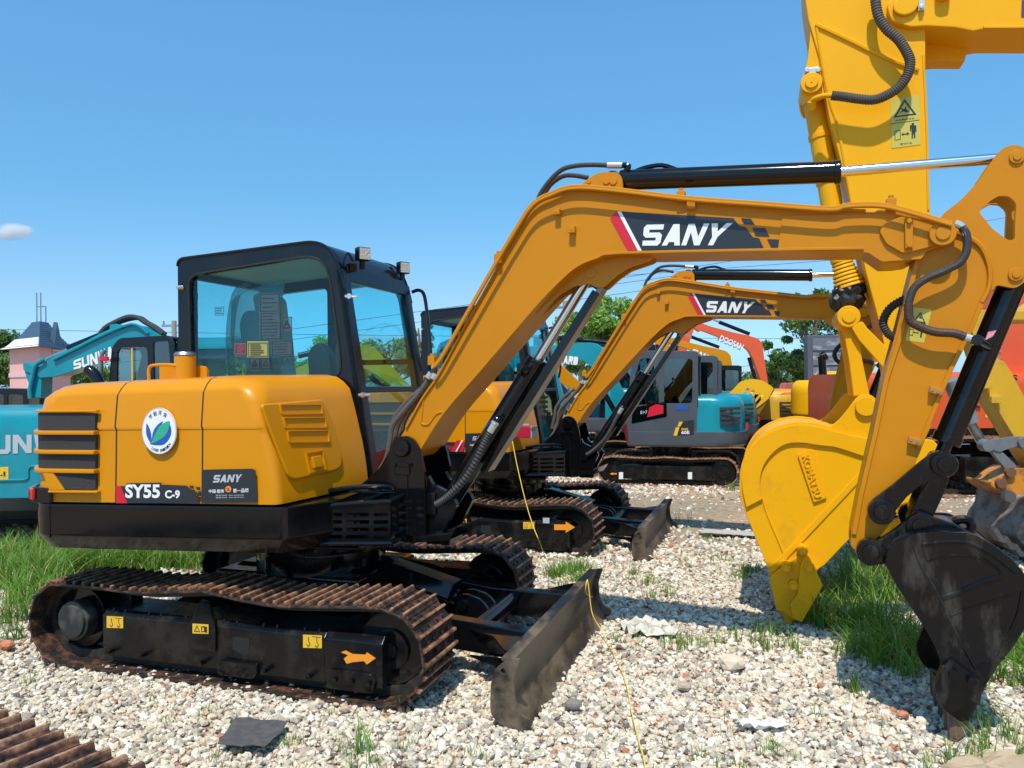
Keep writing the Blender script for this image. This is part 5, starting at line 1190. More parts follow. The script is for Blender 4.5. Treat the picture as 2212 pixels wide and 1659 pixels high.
# the rest of it, outside the picture to the right
def slab(name, F, x0, x1, y0, y1, z0, z1, m, par, bev=.05):
    b = MB(); b.box(F, x0, x1, y0, y1, z0, z1, bev, 3); return b.go(name, m, par)
slab('engine_housing', KF, 5.2, 8.2, -1.3, 1.3, 1.1, 2.3, M_KOM, kom, .12); slab('operator_cab', KF, 4.2, 5.9, .35, 1.3, 1.1, 3.0, M_CAB, kom)
for s in (-1, 1): crawler(kom, Frame(tuple(KF.w((5.9, 0, 0)))[:2], 18), s*1.0-.3, s*1.0+.3, track_path(-1.7, 1.7, .45, .45, [(1.0, .9), (-1.0, .9)]), 48, False)
b = MB(); q = KF.p3(2800, -40, 0); b.prism(KF, [(4.0, 4.2), (5.2, 1.6), (5.6, 1.6), (4.9, 4.6), (4.2, 4.9)], -.2, .2, .02); b.go('boom_base', M_KOM, kom)
# ================================================================= GROUND, GRAVEL, GRASS
def stone_mat():
    m = bpy.data.materials.new('limestone_gravel'); m.use_nodes = True; t = m.node_tree; b = t.nodes['Principled BSDF']; N = t.nodes.new; L = t.links.new
    g = N('ShaderNodeNewGeometry'); cr = N('ShaderNodeValToRGB'); cr.color_ramp.interpolation = 'CONSTANT'; e = cr.color_ramp.elements
    cols = [(0, (.60, .525, .40)), (.15, (.69, .62, .50)), (.31, (.50, .44, .335)), (.45, (.76, .70, .59)), (.56, (.61, .53, .40)), (.70, (.40, .355, .29)), (.81, (.30, .27, .23)), (.88, (.62, .46, .32)), (.935, (.13, .11, .10)), (.96, (.86, .80, .70)), (.988, (.42, .17, .09))]
    e[0].position = 0; e[0].color = (*cols[0][1], 1); e[1].position = cols[1][0]; e[1].color = (*cols[1][1], 1)
    for p, c in cols[2:]:
        k = e.new(p); k.color = (*c, 1)
    L(g.outputs['Random Per Island'], cr.inputs[0])
    n = N('ShaderNodeTexNoise'); n.inputs['Scale'].default_value = 90; n.inputs['Detail'].default_value = 3; L(g.outputs['Position'], n.inputs[0])
    mx = N('ShaderNodeMix'); mx.data_type = 'RGBA'; mx.blend_type = 'OVERLAY'; mx.inputs[0].default_value = .35; L(cr.outputs[0], mx.inputs[6]); L(n.outputs[0], mx.inputs[7])
    L(mx.outputs[2], b.inputs['Base Color']); b.inputs['Roughness'].default_value = .85
    bp = N('ShaderNodeBump'); bp.inputs['Strength'].default_value = .6; bp.inputs['Distance'].default_value = .006; L(n.outputs[0], bp.inputs['Height']); L(bp.outputs[0], b.inputs['Normal'])
    return m
def ground_mat():
    m = bpy.data.materials.new('sandy_ground'); m.use_nodes = True; t = m.node_tree; b = t.nodes['Principled BSDF']; N = t.nodes.new; L = t.links.new
    g = N('ShaderNodeNewGeometry')
    n1 = N('ShaderNodeTexNoise'); n1.inputs['Scale'].default_value = .35; n1.inputs['Detail'].default_value = 6
    n2 = N('ShaderNodeTexNoise'); n2.inputs['Scale'].default_value = 14; n2.inputs['Detail'].default_value = 6; n2.inputs['Roughness'].default_value = .75
    v = N('ShaderNodeTexVoronoi'); v.inputs['Scale'].default_value = 26
    for x in (n1, n2, v): L(g.outputs['Position'], x.inputs['Vector'])
    c1 = N('ShaderNodeValToRGB'); e = c1.color_ramp.elements; e[0].position = .42; e[0].color = (.36, .29, .20, 1); e[1].position = .60; e[1].color = (.52, .34, .21, 1)
    L(n1.outputs[0], c1.inputs[0])
    c2 = N('ShaderNodeValToRGB'); e = c2.color_ramp.elements; e[0].position = .35; e[0].color = (.5, .48, .45, 1); e[1].position = .6; e[1].color = (1.1, 1.08, 1.05, 1)
    L(n2.outputs[0], c2.inputs[0])
    mx = N('ShaderNodeMix'); mx.data_type = 'RGBA'; mx.blend_type = 'MULTIPLY'; mx.inputs[0].default_value = .8; L(c1.outputs[0], mx.inputs[6]); L(c2.outputs[0], mx.inputs[7])
    L(mx.outputs[2], b.inputs['Base Color']); b.inputs['Roughness'].default_value = .95
    bp = N('ShaderNodeBump'); bp.inputs['Strength'].default_value = .8; bp.inputs['Distance'].default_value = .03; L(v.outputs['Distance'], bp.inputs['Height']); L(bp.outputs[0], b.inputs['Normal'])
    return m
b = MB(); bm = bmesh.new()
vs = [bm.verts.new(p) for p in ((-900, -300, -.018), (900, -300, -.018), (900, 1600, -.018), (-900, 1600, -.018))]; bm.faces.new(vs); b._add(bm)
gr = b.go('ground', ground_mat()); gr['kind'] = 'structure'
def raw_mesh(name, V, Fc, k, m, smooth=False):
    """V (n,3) float array, Fc (f,k) int array"""
    me = bpy.data.meshes.new(name); nf = len(Fc)
    me.vertices.add(len(V)); me.vertices.foreach_set('co', V.astype(np.float32).ravel())
    me.loops.add(nf*k); me.loops.foreach_set('vertex_index', Fc.astype(np.int32).ravel())
    me.polygons.add(nf); me.polygons.foreach_set('loop_start', np.arange(0, nf*k, k, dtype=np.int32)); me.polygons.foreach_set('loop_total', np.full(nf, k, dtype=np.int32))
    me.polygons.foreach_set('use_smooth', np.full(nf, smooth)); me.update(calc_edges=True); me.validate()
    me.materials.append(m); o = bpy.data.objects.new(name, me); COL.objects.link(o); return o
rng = np.random.default_rng(7)
def value_noise(x, y, s, seed=0):
    r = np.random.default_rng(seed); G = r.random((64, 64)); x = (x*s) % 63; y = (y*s) % 63
    i = x.astype(int); j = y.astype(int); fx = x-i; fy = y-j; fx = fx*fx*(3-2*fx); fy = fy*fy*(3-2*fy)
    return (G[i, j]*(1-fx)+G[i+1, j]*fx)*(1-fy)+(G[i, j+1]*(1-fx)+G[i+1, j+1]*fx)*fy
def scatter(y0, y1, dens, margin=1.3):
    n = int((y1**2-y0**2)*.66*dens*1.12); n = int(n*(1+margin/(.35*(y0+y1)))); y = np.sqrt(rng.random(n)*(y1**2-y0**2)+y0**2); x = (rng.random(n)*2-1)*(.70*y+margin); return x, y
def stones(x, y, s0, s1, zj=.02):
    bb = bmesh.new(); bmesh.ops.create_icosphere(bb, subdivisions=1, radius=1); base = np.array([v.co[:] for v in bb.verts]); fc = np.array([[v.index for v in f.verts] for f in bb.faces]); bb.free()
    n = len(x); nv = len(base)
    s = s0+(s1-s0)*rng.random(n)**2.2
    P = np.repeat(base[None], n, 0)*(1+rng.uniform(-.28, .28, (n, nv, 1)))
    P *= np.stack([np.ones(n), rng.uniform(.6, 1, n), rng.uniform(.45, .85, n)], 1)[:, None, :]
    a = rng.random(n)*6.283; c, sn = np.cos(a), np.sin(a); tl = rng.normal(0, .5, n); ct, st = np.cos(tl), np.sin(tl)
    X, Y, Zz = P[..., 0], P[..., 1], P[..., 2]
    X, Zz = X*ct[:, None]+Zz*st[:, None], -X*st[:, None]+Zz*ct[:, None]
    X, Y = X*c[:, None]-Y*sn[:, None], X*sn[:, None]+Y*c[:, None]
    P = np.stack([X, Y, Zz], 2)*s[:, None, None]
    z = rng.random(n)*zj+s*.15-.020
    P += np.stack([x, y, z], 1)[:, None, :]
    F_ = (fc[None]+(np.arange(n)*nv)[:, None, None]).reshape(-1, 3)
    return P.reshape(-1, 3), F_
VV = []; FF = []; off = 0
for (y0, y1, d, s0, s1) in ((1.6, 4.6, 3000, .008, .027), (4.6, 7.0, 1900, .010, .028), (7.0, 11.0, 620, .016, .036), (11.0, 20.0, 190, .02, .045)):
    x, y = scatter(y0, y1, d)
    # a bare sandy lane crosses behind the near machines
    lane = np.exp(-((y-(10.3-.08*x))/1.9)**4)*(x > .3)
    keep = rng.random(len(x)) > np.clip(lane*.96, 0, .96)*(value_noise(x+50, y, .9, 3) > .12)
    x, y = x[keep], y[keep]
    V, F_ = stones(x, y, s0, s1, .018 if y0 < 7 else .01); VV.append(V); FF.append(F_+off); off += len(V)
x, y = scatter(2.2, 8.0, 5); V, F_ = stones(x, y, .03, .055, .01); VV.append(V); FF.append(F_+off); off += len(V)
gv = raw_mesh('gravel', np.concatenate(VV), np.concatenate(FF), 3, stone_mat()); gv['kind'] = 'stuff'
# ---- grass: curved tapering blades
def grass_mat():
    m = bpy.data.materials.new('grass_blades'); m.use_nodes = True; t = m.node_tree; b = t.nodes['Principled BSDF']; N = t.nodes.new; L = t.links.new
    g = N('ShaderNodeNewGeometry'); cr = N('ShaderNodeValToRGB'); e = cr.color_ramp.elements
    e[0].position = 0; e[0].color = (.10, .24, .02, 1); e[1].position = 1; e[1].color = (.42, .38, .12, 1)
    for p, c in ((.45, (.13, .31, .03)), (.8, (.22, .40, .05)), (.88, (.34, .38, .08))):
        k = e.new(p); k.color = (*c, 1)
    L(g.outputs['Random Per Island'], cr.inputs[0]); L(cr.outputs[0], b.inputs['Base Color']); b.inputs['Roughness'].default_value = .5
    tr = N('ShaderNodeBsdfTranslucent'); L(cr.outputs[0], tr.inputs[0]); mx = N('ShaderNodeMixShader'); mx.inputs[0].default_value = .35
    L(b.outputs[0], mx.inputs[1]); L(tr.outputs[0], mx.inputs[2]); L(mx.outputs[0], t.nodes['Material Output'].inputs[0])
    return m
def blades(cx, cy, h, wdt, lean, n_seg=4):
    n = len(cx); a = rng.random(n)*6.283; dirx, diry = np.cos(a), np.sin(a); out = []
    fa = a+1.57+rng.normal(0, .5, n); sx, sy = np.cos(fa), np.sin(fa)
    for i in range(n_seg+1):
        t = i/n_seg; hh = h*(t-.28*lean*t*t*1.2); r = lean*h*t*t*.9; ww = wdt*(1-t)**.7*(.55+.45*min(1, t*3+.3))
        px, py, pz = cx+dirx*r, cy+diry*r, hh
        out.append(np.stack([px-sx*ww, py-sy*ww, pz], 1)); out.append(np.stack([px+sx*ww, py+sy*ww, pz], 1))
    P = np.stack(out, 1); nv = P.shape[1]
    q = np.array([[2*i, 2*i+1, 2*i+3, 2*i+2] for i in range(n_seg)])
    return P.reshape(-1, 3), (q[None]+(np.arange(n)*nv)[:, None, None]).reshape(-1, 4)
GV = []; GF = []; goff = 0
def patch(u, v, ru, n, h, hv=.35, wd=.0035, lean=.5, rv=None, at=None):
    """a clump around the ground point seen at (u, v); ru = radius in metres"""
    global goff
    c = at if at else gnd(u, v); rv = rv or ru
    a = rng.random(n)*6.283; r = np.sqrt(rng.random(n)); nt_ = max(1, n//9); tx = rng.normal(0, .5, nt_)*ru; ty = rng.normal(0, .5, nt_)*rv
    k = rng.integers(0, nt_, n); x = c[0]+tx[k]+rng.normal(0, .022, n); y = c[1]+ty[k]+rng.normal(0, .022, n)
    H_ = h*(1+rng.uniform(-hv, hv, n)); P, F_ = blades(x, y, H_, wd*(.7+.6*rng.random(n)), np.clip(lean+rng.normal(0, .25, n), .05, 1.2))
    GV.append(P); GF.append(F_+goff); goff += len(P)
# left, behind the near track
for u, v, n, h in ((10, 1340, 260, .22), (60, 1300, 300, .24), (20, 1270, 420, .26), (90, 1262, 420, .26), (140, 1240, 420, .26), (190, 1230, 420, .24), (250, 1228, 460, .22), (310, 1226, 460, .20), (370, 1225, 460, .20), (430, 1222, 420, .18), (470, 1222, 260, .15), (40, 1220, 420, .24), (120, 1205, 420, .22), (30, 1380, 120, .15), (300, 1205, 300, .2), (-60, 1240, 400, .25)):
    patch(u, v, .26, int(n*.75), h*1.3, rv=.22, wd=.005, lean=.7)
# around the two buckets on the right
for u, v, n, h in ((1790, 1300, 330, .24), (1850, 1280, 380, .27), (1910, 1300, 380, .26), (1760, 1345, 260, .18), (1830, 1350, 380, .24), (1890, 1370, 420, .26), (1940, 1400, 420, .22), (1990, 1420, 420, .20), (1920, 1440, 360, .18), (1860, 1410, 260, .14), (1850, 1230, 240, .22), (1930, 1240, 260, .24), (1980, 1300, 300, .24), (2100, 1420, 400, .24), (2160, 1380, 420, .26), (2200, 1420, 420, .28), (2180, 1480, 380, .24), (2060, 1440, 300, .2), (1740, 1240, 70, .14), (1960, 1200, 200, .2)):
    patch(u, v, .22, int(n*.50), h*1.25, rv=.18, wd=.005, lean=.8)
for u, v, n, h in ((1590, 1390, 40, .10), (1650, 1370, 60, .12), (1700, 1400, 60, .12), (1480, 1400, 50, .08), (1620, 1235, 90, .10), (1590, 1250, 60, .08), (1200, 1245, 150, .14), (1240, 1235, 200, .12), (1260, 1255, 140, .10), (1400, 1260, 60, .08), (1420, 1290, 60, .08), (1380, 1245, 30, .10), (1460, 1130, 24, .16), (1700, 1210, 30, .14), (1540, 1165, 40, .07), (1840, 1490, 50, .10), (1580, 1060, 60, .14), (1240, 1160, 12, .12), (1100, 1240, 16, .10), (1450, 1395, 40, .07), (1390, 1385, 34, .06), (1560, 1210, 40, .07)):
    patch(u, v, .14, n, h, rv=.14)
# tufts close to the camera
for u, v, n, h, wd, sp in ((790, 1620, 26, .20, .004, .04), (760, 1655, 26, .12, .003, .10), (640, 1600, 34, .07, .0028, .12), (420, 1545, 26, .08, .0025, .12), (55, 1480, 14, .10, .003, .05), (560, 1470, 14, .06, .0025, .1), (830, 1640, 30, .10, .003, .12), (1010, 1650, 18, .08, .003, .1), (1650, 1640, 30, .08, .003, .15), (1560, 1655, 30, .07, .003, .12), (2090, 1640, 30, .17, .004, .08), (2150, 1630, 50, .18, .004, .10), (2190, 1600, 50, .20, .004, .08), (2120, 1560, 24, .14, .004, .08), (1990, 1650, 26, .10, .003, .12), (1450, 1640, 14, .06, .003, .12), (700, 1560, 12, .06, .003, .08), (480, 1640, 14, .06, .003, .12)):
    patch(u, v, sp, n, h*.85, wd=wd*.8, rv=sp, lean=.45)
# scattered small weeds
for _ in range(90):
    y = math.sqrt(rng.random()*(9**2-2.6**2)+2.6**2); x = (rng.random()*2-1)*.66*y
    patch(0, 0, .06, int(rng.integers(4, 14)), rng.uniform(.03, .09), wd=.002, at=(x, y, 0))
P_ = np.concatenate(GV); F_ = np.concatenate(GF)
gs = raw_mesh('grass', P_, F_, 4, grass_mat(), True); gs['kind'] = 'stuff'
# ---- things lying about
def sheet(name, pix, m, label, cat, th=.004, z=.035, crumple=.01, seed=1, sub=5):
    P = [gnd(u, v, z) for u, v in pix]; c = sum(P, Vector())/len(P)
    bm = bmesh.new(); rn = random.Random(seed); n = 8; cen = Vector((c.x, c.y, z))
    Q = rnd([(p.x, p.y) for p in P], n=1); ring = []
    for i in range(len(Q)):
        a_ = Vector(Q[i]); e_ = Vector(Q[(i+1) % len(Q)])
        for k in range(4): ring.append(a_.lerp(e_, k/4))
    lv = []
    for s_ in (1, .75, .5, .25): lv.append([bm.verts.new((cen.x+(p.x-cen.x)*s_+rn.uniform(-1, 1)*crumple*.3, cen.y+(p.y-cen.y)*s_+rn.uniform(-1, 1)*crumple*.3, z+rn.uniform(-crumple, crumple)*(1.2 if s_ > .9 else 1))) for p in ring])
    ce = bm.verts.new(cen); N_ = len(ring)
    for a_ in range(3):
        for i in range(N_): bm.faces.new((lv[a_][i], lv[a_][(i+1) % N_], lv[a_+1][(i+1) % N_], lv[a_+1][i]))
    for i in range(N_): bm.faces.new((lv[3][i], lv[3][(i+1) % N_], ce))
    r = bmesh.ops.extrude_face_region(bm, geom=list(bm.faces)); bmesh.ops.translate(bm, vec=(0, 0, -th), verts=[g_ for g_ in r['geom'] if isinstance(g_, bmesh.types.BMVert)])
    q = MB(); q._add(bm); o = q.go(name, m); tag(o, label, cat); return o
sheet('rubber_mat', [(470, 1607), (508, 1549), (622, 1556), (605, 1585), (572, 1611)], mat('grey_rubber_mat', (.07, .07, .072), .8, var=.5, vcol=(.13, .12, .11), vscale=25), 'flat dark grey rubber square lying on the gravel below the near track', 'mat', crumple=.004, z=.05)
sheet('plastic_sheet', [(1335, 1347), (1362, 1336), (1405, 1334), (1465, 1356), (1455, 1366), (1410, 1368), (1360, 1362)], mat('dirty_film', (.62, .60, .50), .45, var=.6, vcol=(.35, .32, .25), vscale=14), 'crumpled pale plastic sheet lying beside the far end of the blade', 'plastic sheet', crumple=.025, seed=4)
sheet('plastic_scrap', [(1588, 1560), (1610, 1552), (1640, 1560), (1690, 1556), (1705, 1568), (1650, 1572), (1610, 1566)], mat('white_film', (.80, .80, .80), .5), 'torn white plastic scrap on the gravel left of the black bucket', 'plastic scrap', crumple=.015, seed=6)
sheet('cardboard_piece', [(2030, 1650), (2080, 1628), (2150, 1622), (2212, 1624), (2230, 1680), (2120, 1690), (2060, 1668)], mat('tan_cardboard', (.44, .34, .22), .8, var=.5, vcol=(.40, .30, .2), vscale=20), 'torn flat tan cardboard in the bottom right corner', 'cardboard', crumple=.012, seed=8)
sheet('plank_scrap', [(1515, 1150), (1520, 1142), (1630, 1150), (1632, 1157)], mat('grey_plank', (.45, .42, .38), .8), 'thin pale plank lying on the ground beyond the blades', 'plank', crumple=.004, seed=9)
def rock(u, v, r, m, label, seed):
    c = gnd(u, v, .02); b = MB(); b.blob(None, (c.x, c.y, .02+r*.3), (r, r*.75, r*.6), 2, .12, seed); o = b.go('rock', m, sharp=12); tag(o, label, 'rock'); return o
M_RK = mat('cream_rock', (.66, .56, .42), .85, var=.4, vcol=(.5, .35, .22), vscale=12, bump=.6, bscale=30); M_BRK = mat('brick_red', (.50, .17, .09), .85, var=.4, vcol=(.6, .3, .2), vscale=20, bump=.5, bscale=40); M_GRK = mat('grey_rock', (.2, .19, .17), .85, bump=.6, bscale=30)
rock(1580, 1440, .075, M_RK, 'large cream rock sunk in the gravel right of the yellow rope', 1)
rock(1478, 1487, .04, mat('dull_rock', (.45, .34, .26), .85, bump=.6), 'dull brown rock lying right of the yellow rope', 2)
rock(1238, 1527, .045, M_GRK, 'dark grey rock beside the near end of the blade', 3)
rock(2068, 1480, .04, M_BRK, 'brick-red rock in the shade left of the black bucket', 5) if False else None
rock(1885, 1393, .025, M_BRK, 'small orange brick fragment at the grass edge', 6)
rock(1660, 1520, .02, M_BRK, 'tiny red brick fragment in open gravel', 7) if False else None
rock(1950, 1547, .03, M_BRK, 'broken orange brick left of the bucket teeth', 8)
rock(745, 1535, .03, mat('tan_rock', (.5, .33, .22), .85, bump=.5), 'tan rock right of the dark rubber square', 9)
rock(15, 1398, .05, M_BRK, 'orange-red brick chunk at the left edge beside the near track', 10)
# ---- yellow rope from the second machine over the near blade to the foreground
rp_ = [tuple(B2.p3(1105, 945, -.9)) and tuple(atY(1105, 943, 7.3)), tuple(atY(1118, 1010, 6.9)), tuple(atY(1140, 1100, 6.3)), tuple(atY(1165, 1170, 5.9)), tuple(gnd(1190, 1222, .05)), tuple(gnd(1245, 1268, .04)), tuple(gnd(1290, 1290, .05)), tuple(T.w((1.66, .60, .25))), tuple(T.w((1.675, .57, .352))), tuple(T.w((1.69, .55, .30))), tuple(T.w((1.72, .52, .14))), tuple(T.w((1.80, .45, .05))), tuple(gnd(1345, 1450, .045)), tuple(gnd(1365, 1540, .045)), tuple(gnd(1380, 1600, .045)), tuple(gnd(1395, 1670, .045)), tuple(gnd(1400, 1900, .045))]
b = MB(); b.tube(None, rp_, .003, 6, 8); o = b.go('rope', mat('yellow_rope', (.85, .62, .06), .7)); tag(o, 'thin yellow rope hanging from the rear machine, over the near blade and across the gravel', 'rope')
# ---- corner of another machine's rusty track
FT = Frame(tuple(gnd(-60, 1790))[:2], 32)
root_c = empty('crawler_machine', tuple(FT.o), 'rusty crawler track cut off by the bottom left corner of the picture', 'excavator')
zt = .62
c0 = gnd(0, 1530, zt); c1 = gnd(330, 1659, zt)
ang = math.degrees(math.atan2(-(c1.y-c0.y), c1.x-c0.x)); FT = Frame((c0.x, c0.y), ang)
L_ = (c1-c0).length
crawler(root_c, FT, -.46, -.005, track_path(-1.9, L_-.02, .31, .31, [(L_*.5, zt-.005), (-.6, zt-.02), (-1.2, zt-.01)], None, None), 46)
b = MB(); b.box(FT, -1.8, L_-.1, -.42, -.03, .12, .42, .02); b.go('track_frame', M_TRF, root_c)
# ================================================================= BACKGROUND MACHINES
BO = B.p3(869.5, 968.6, -.19); BTIP = B.p3(2035, 505, -.19); 
def boom_outline():
    top = [(867, 940), (915, 860), (1000, 716), (1061, 608), (1102, 530), (1146, 450), (1200, 416), (1241, 411), (1334, 416), (1483, 434), (1781, 454), (1945, 452), (2050, 487), (2066, 517), (2010, 540), (1908, 568), (1868, 540), (1334, 548), (1292, 557), (1249, 574), (1212, 605), (1170, 648), (1117, 709), (1037, 802), (962, 889), (906, 972), (862, 990), (845, 965)]
    return [(p[0]-BO.x, p[1]-BO.z) for p in B.pl(top, -.15)]
def arm_outline():
    px = Z('4', [(1780, 465), (1880, 302), (1960, 240), (2095, 65), (2175, 18), (2238, 70), (2243, 200), (2250, 470), (2180, 605), (2100, 588), (2060, 640), (1930, 920), (1795, 1255)])+Z('6', [(770, 680), (690, 755), (630, 790), (608, 740), (640, 560), (700, 300)])
    return [(p[0]-BTIP.x, p[1]-BTIP.z) for p in B.pl(px, -.15)]
BKP = B.p3(*Z('6', [(690, 796)])[0], -.19)
def bucket_outline():
    px = Z('6', [(750, 845), (762, 790), (800, 750), (870, 722), (1110, 718), (1200, 765), (1290, 835), (1340, 900), (1362, 980), (1345, 1090), (1285, 1190), (1140, 1420), (1060, 1500), (1020, 1470), (950, 1345), (985, 1262), (915, 1110), (800, 940)])
    return [(p[0]-BKP.x, p[1]-BKP.z) for p in B.pl(px, -.15)]
BOO, AOO, UOO = boom_outline(), arm_outline(), bucket_outline()
TIPV = Vector((BTIP.x-BO.x, BTIP.z-BO.z)); BKV = Vector((BKP.x-BTIP.x, BKP.z-BTIP.z))
def rot2(p, a, o=(0, 0), s=1.0):
    c, sn = math.cos(a), math.sin(a); return (o[0]+s*(p[0]*c-p[1]*sn), o[1]+s*(p[0]*sn+p[1]*c))
def digger(label, origin, ang, sc=1.0, body=M_TEAL, cab=M_CAB, boomm=None, pose=(0, 0, 0), swing=0, house=0, group=None, skirt=M_BLK, name='excavator', tracks=True, bucket=True, tail=None, cat='excavator', boomscale=1.0, word=None, wordm=None, cabon=True, foot=.75, armm=None, z0=0, hoodtop=1.68, gl=None, cr=-.46):
    """a smaller background excavator; every piece is a part. pose = boom, arm, bucket turn in degrees"""
    boomm = boomm or body; armm = armm or boomm; s = sc; gl = gl or M_GLD
    root = empty(name, (origin[0], origin[1], z0), label, cat, group)
    Fm = Frame((0, 0), mat=Matrix.Translation((origin[0], origin[1], z0)) @ Matrix.Rotation(R(-ang), 4, 'Z') @ Matrix.Scale(s, 4))
    Hm = Frame((0, 0), mat=Fm.M @ Matrix.Rotation(R(house), 4, 'Z'))
    if tracks:
        pth = [(p[0], p[1]) for p in track_path(-1.05, 1.05, .26, .26, [(.9, .51), (.3, .49), (0, .52), (-.4, .49), (-.9, .51)])]
        for sd in (-1, 1):
            crawler(root, Fm, sd*.76-.2, sd*.76+.2, pth, 40, False)
            b = MB(); y0_, y1_ = sorted((sd*.62, sd*.93)); b.prism(Fm, [(-.85, .10), (.95, .10), (.95, .32), (.9, .36), (-.85, .36)], y0_, y1_, .01)
            b.go('track_frame', M_TRF, root)
            for x in (-1.05, 1.05): wheel(root, Fm, 'idler_wheel' if x > 0 else 'drive_sprocket', x, .26, sd*.78-.08, sd*.78+.08, .19*1.0, M_TRF)
        b = MB(); b.box(Fm, -.5, .5, -.62, .62, .28, .5, .03); b.cyl(Fm, (0, 0, .45), (0, 0, .72), .42*s, n=28); b.go('centre_frame', M_TRF, root)
    plan = lambda k=1.0, f=.75: [(p[0]*k, p[1]*k) for p in rnd([(-1.15, -.92, .25), (f, -.92, .05), (f, .92, .05), (-1.15, .92, .25), (-1.5, .5, .3), (-1.5, -.5, .3)], n=5)]
    b = MB(); b.loft([[(p[0], p[1], z) for p in plan(k)] for z, k in ((.72, .95), (.76, .985), (.84, 1), (1.0, 1), (1.01, .995))], Hm); b.go('house_skirt', skirt, root)
    rings = []
    for z, k in ((1.01, .99), (1.45, .98), (1.58, .95), (1.65, .91), (hoodtop, .82)):
        pl = rnd([(-1.12, -.90, .25), (-.25 if cabon else .2, -.90, .05), (-.25 if cabon else .2, .90, .05), (-1.12, .90, .25), (-1.46, .5, .3), (-1.46, -.5, .3)], n=5)
        rings.append([(-.3+(p[0]+.3)*k, p[1]*k, z) for p in pl])
    b = MB(); b.loft(rings, Hm); hd = b.go('engine_hood', body, root, sharp=50)
    b = MB(); b.loft([[(x, y, z) for x, y in rnd([(-.25, -.90, .05), (.62, -.90, .1), (.62, -.10, .05), (-.25, -.10, .02)], n=4)] for z in (1.01, 1.45)]+[[(x-.03, y*.96, 1.5) for x, y in rnd([(-.22, -.88, .05), (.6, -.88, .1), (.6, -.12, .05), (-.22, -.12, .02)], n=4)]], Hm); b.go('tank_cover', body, root, sharp=50)
    b = MB()
    for k in range(4): b.belt(Hm, [(-1.36, -.72), (-1.30, -.80), (-1.18, -.895), (-1.0, -.905)], 1.15+k*.09, 1.20+k*.09, .008, .02)
    for k in range(4): b.belt(Hm, [(-1.0, .905), (-1.18, .895), (-1.30, .80), (-1.36, .72)], 1.15+k*.09, 1.20+k*.09, .008, .02)
    b.each('intake_grille', M_GRL, hd)
    b = MB(); b.belt(Hm, [(-1.49, .15), (-1.505, -.15)][::-1], 1.03, 1.10, .0, .0) if False else b.box(Hm, -1.505, -1.46, .32, .46, 1.06, 1.16); b.go('tail_lamp', M_LMP, hd)
    if cabon:
        out = rnd([(cr+.04, 1.01), (cr, 2.50, .08), (.50, 2.54, .14), (.66, 2.1, .1), (.74, 1.01)], n=4)
        w1 = rnd([(cr+.12, 1.55, .06), (cr+.10, 2.38, .06), (.02, 2.40, .05), (.02, 1.55, .05)], n=3); w2 = rnd([(.12, 1.30, .05), (.12, 2.40, .05), (.46, 2.42, .08), (.56, 2.1, .05), (.64, 1.30, .05)], n=3)
        cbx = None
        for (y0_, y1_) in ((-.06, -.02), (.86, .90)):
            b = MB(); b.prism(Hm, out, y0_, y1_, .0, holes=[w1, w2]); o = b.go('cab_body' if cbx is None else 'cab_door', cab, cbx or root); cbx = cbx or o
            b = MB(); b.prism(Hm, w1, (y0_+y1_)/2, (y0_+y1_)/2+.006); b.prism(Hm, w2, (y0_+y1_)/2, (y0_+y1_)/2+.006); b.each('cab_window', gl, cbx)
        b = MB(); b.prism(Hm, [(cr, 2.44), (cr, 2.50), (cr+.08, 2.535), (.42, 2.56), (.55, 2.50), (.62, 2.34), (.56, 2.36), (.46, 2.47)], -.05, .89, .012); b.go('cab_roof', cab, cbx)
        b = MB()
        for (a_, c_) in ((-.04, .03), (.81, .88)):
            b.loft([[(x, a_, z), (x, c_, z), (x-.06, c_, z), (x-.06, a_, z)] for x, z in ((.74, 1.01), (.66, 2.1), (.58, 2.45))], Hm); b.box(Hm, cr+.01, cr+.07, a_, c_, 1.0, 2.46)
        b.box(Hm, cr+.01, cr+.06, -.04, .88, 1.0, 1.62); b.each('cab_pillar', cab, cbx)
        b = MB(); b.loft([[(x, .02, z), (x, .82, z), (x-.01, .82, z), (x-.01, .02, z)] for x, z in ((.715, 1.05), (.63, 2.1), (.56, 2.42))], Hm); b.go('windscreen', gl, cbx)
        b = MB(); b.box(Hm, cr+.035, cr+.04, .02, .82, 1.62, 2.44); b.go('rear_window', gl, cbx)
        b = MB(); b.box(Hm, -.25, .2, .25, .65, 1.3, 1.45, .04); b.box(Hm, -.30, -.15, .25, .65, 1.4, 2.05, .05); b.go('operator_seat', M_DRK, cbx)
    if pose is not None:
        BF = Frame((0, 0), mat=Hm.M @ Matrix.Translation((foot, -.12, 1.2)) @ Matrix.Rotation(R(swing), 4, 'Z'))
        k = boomscale; a1, a2, a3 = [R(v) for v in pose]
        b = MB(); b.prism(BF, rnd([(-.3, -.35), (.12, -.40), (.14, 0), (.05, .12), (-.08, .1), (-.25, -.15)], r=.03), -.2, .2, .01); b.go('swing_bracket', M_BLK, root)
        b = MB(); b.prism(BF, [rot2(p, a1, s=k) for p in BOO], -.13*k, .13*k, .01); bo_ = b.go('boom', boomm, root)
        tip = rot2(TIPV, a1, s=k)
        if word:
            q = [rot2(p, a1, s=k) for p in ((1.28, .96), (2.0, .95), (2.0, 1.12), (1.28, 1.13))]
            for sd in (-1, 1):
                b = MB(); qq = q if sd < 0 else [q[1], q[0], q[3], q[2]]
                if all(c in LET for c in word): letters(b, BF, word, qq, sd*(.13*k+.004))
                else: text(b, BF, word, qq, sd*(.13*k+.004), .03)
                b.go('boom_lettering', wordm or M_WHT, bo_)
        b = MB(); b.prism(BF, [rot2(p, a2, tip, k) for p in AOO], -.11*k, .11*k, .01); b.go('arm', armm, root)
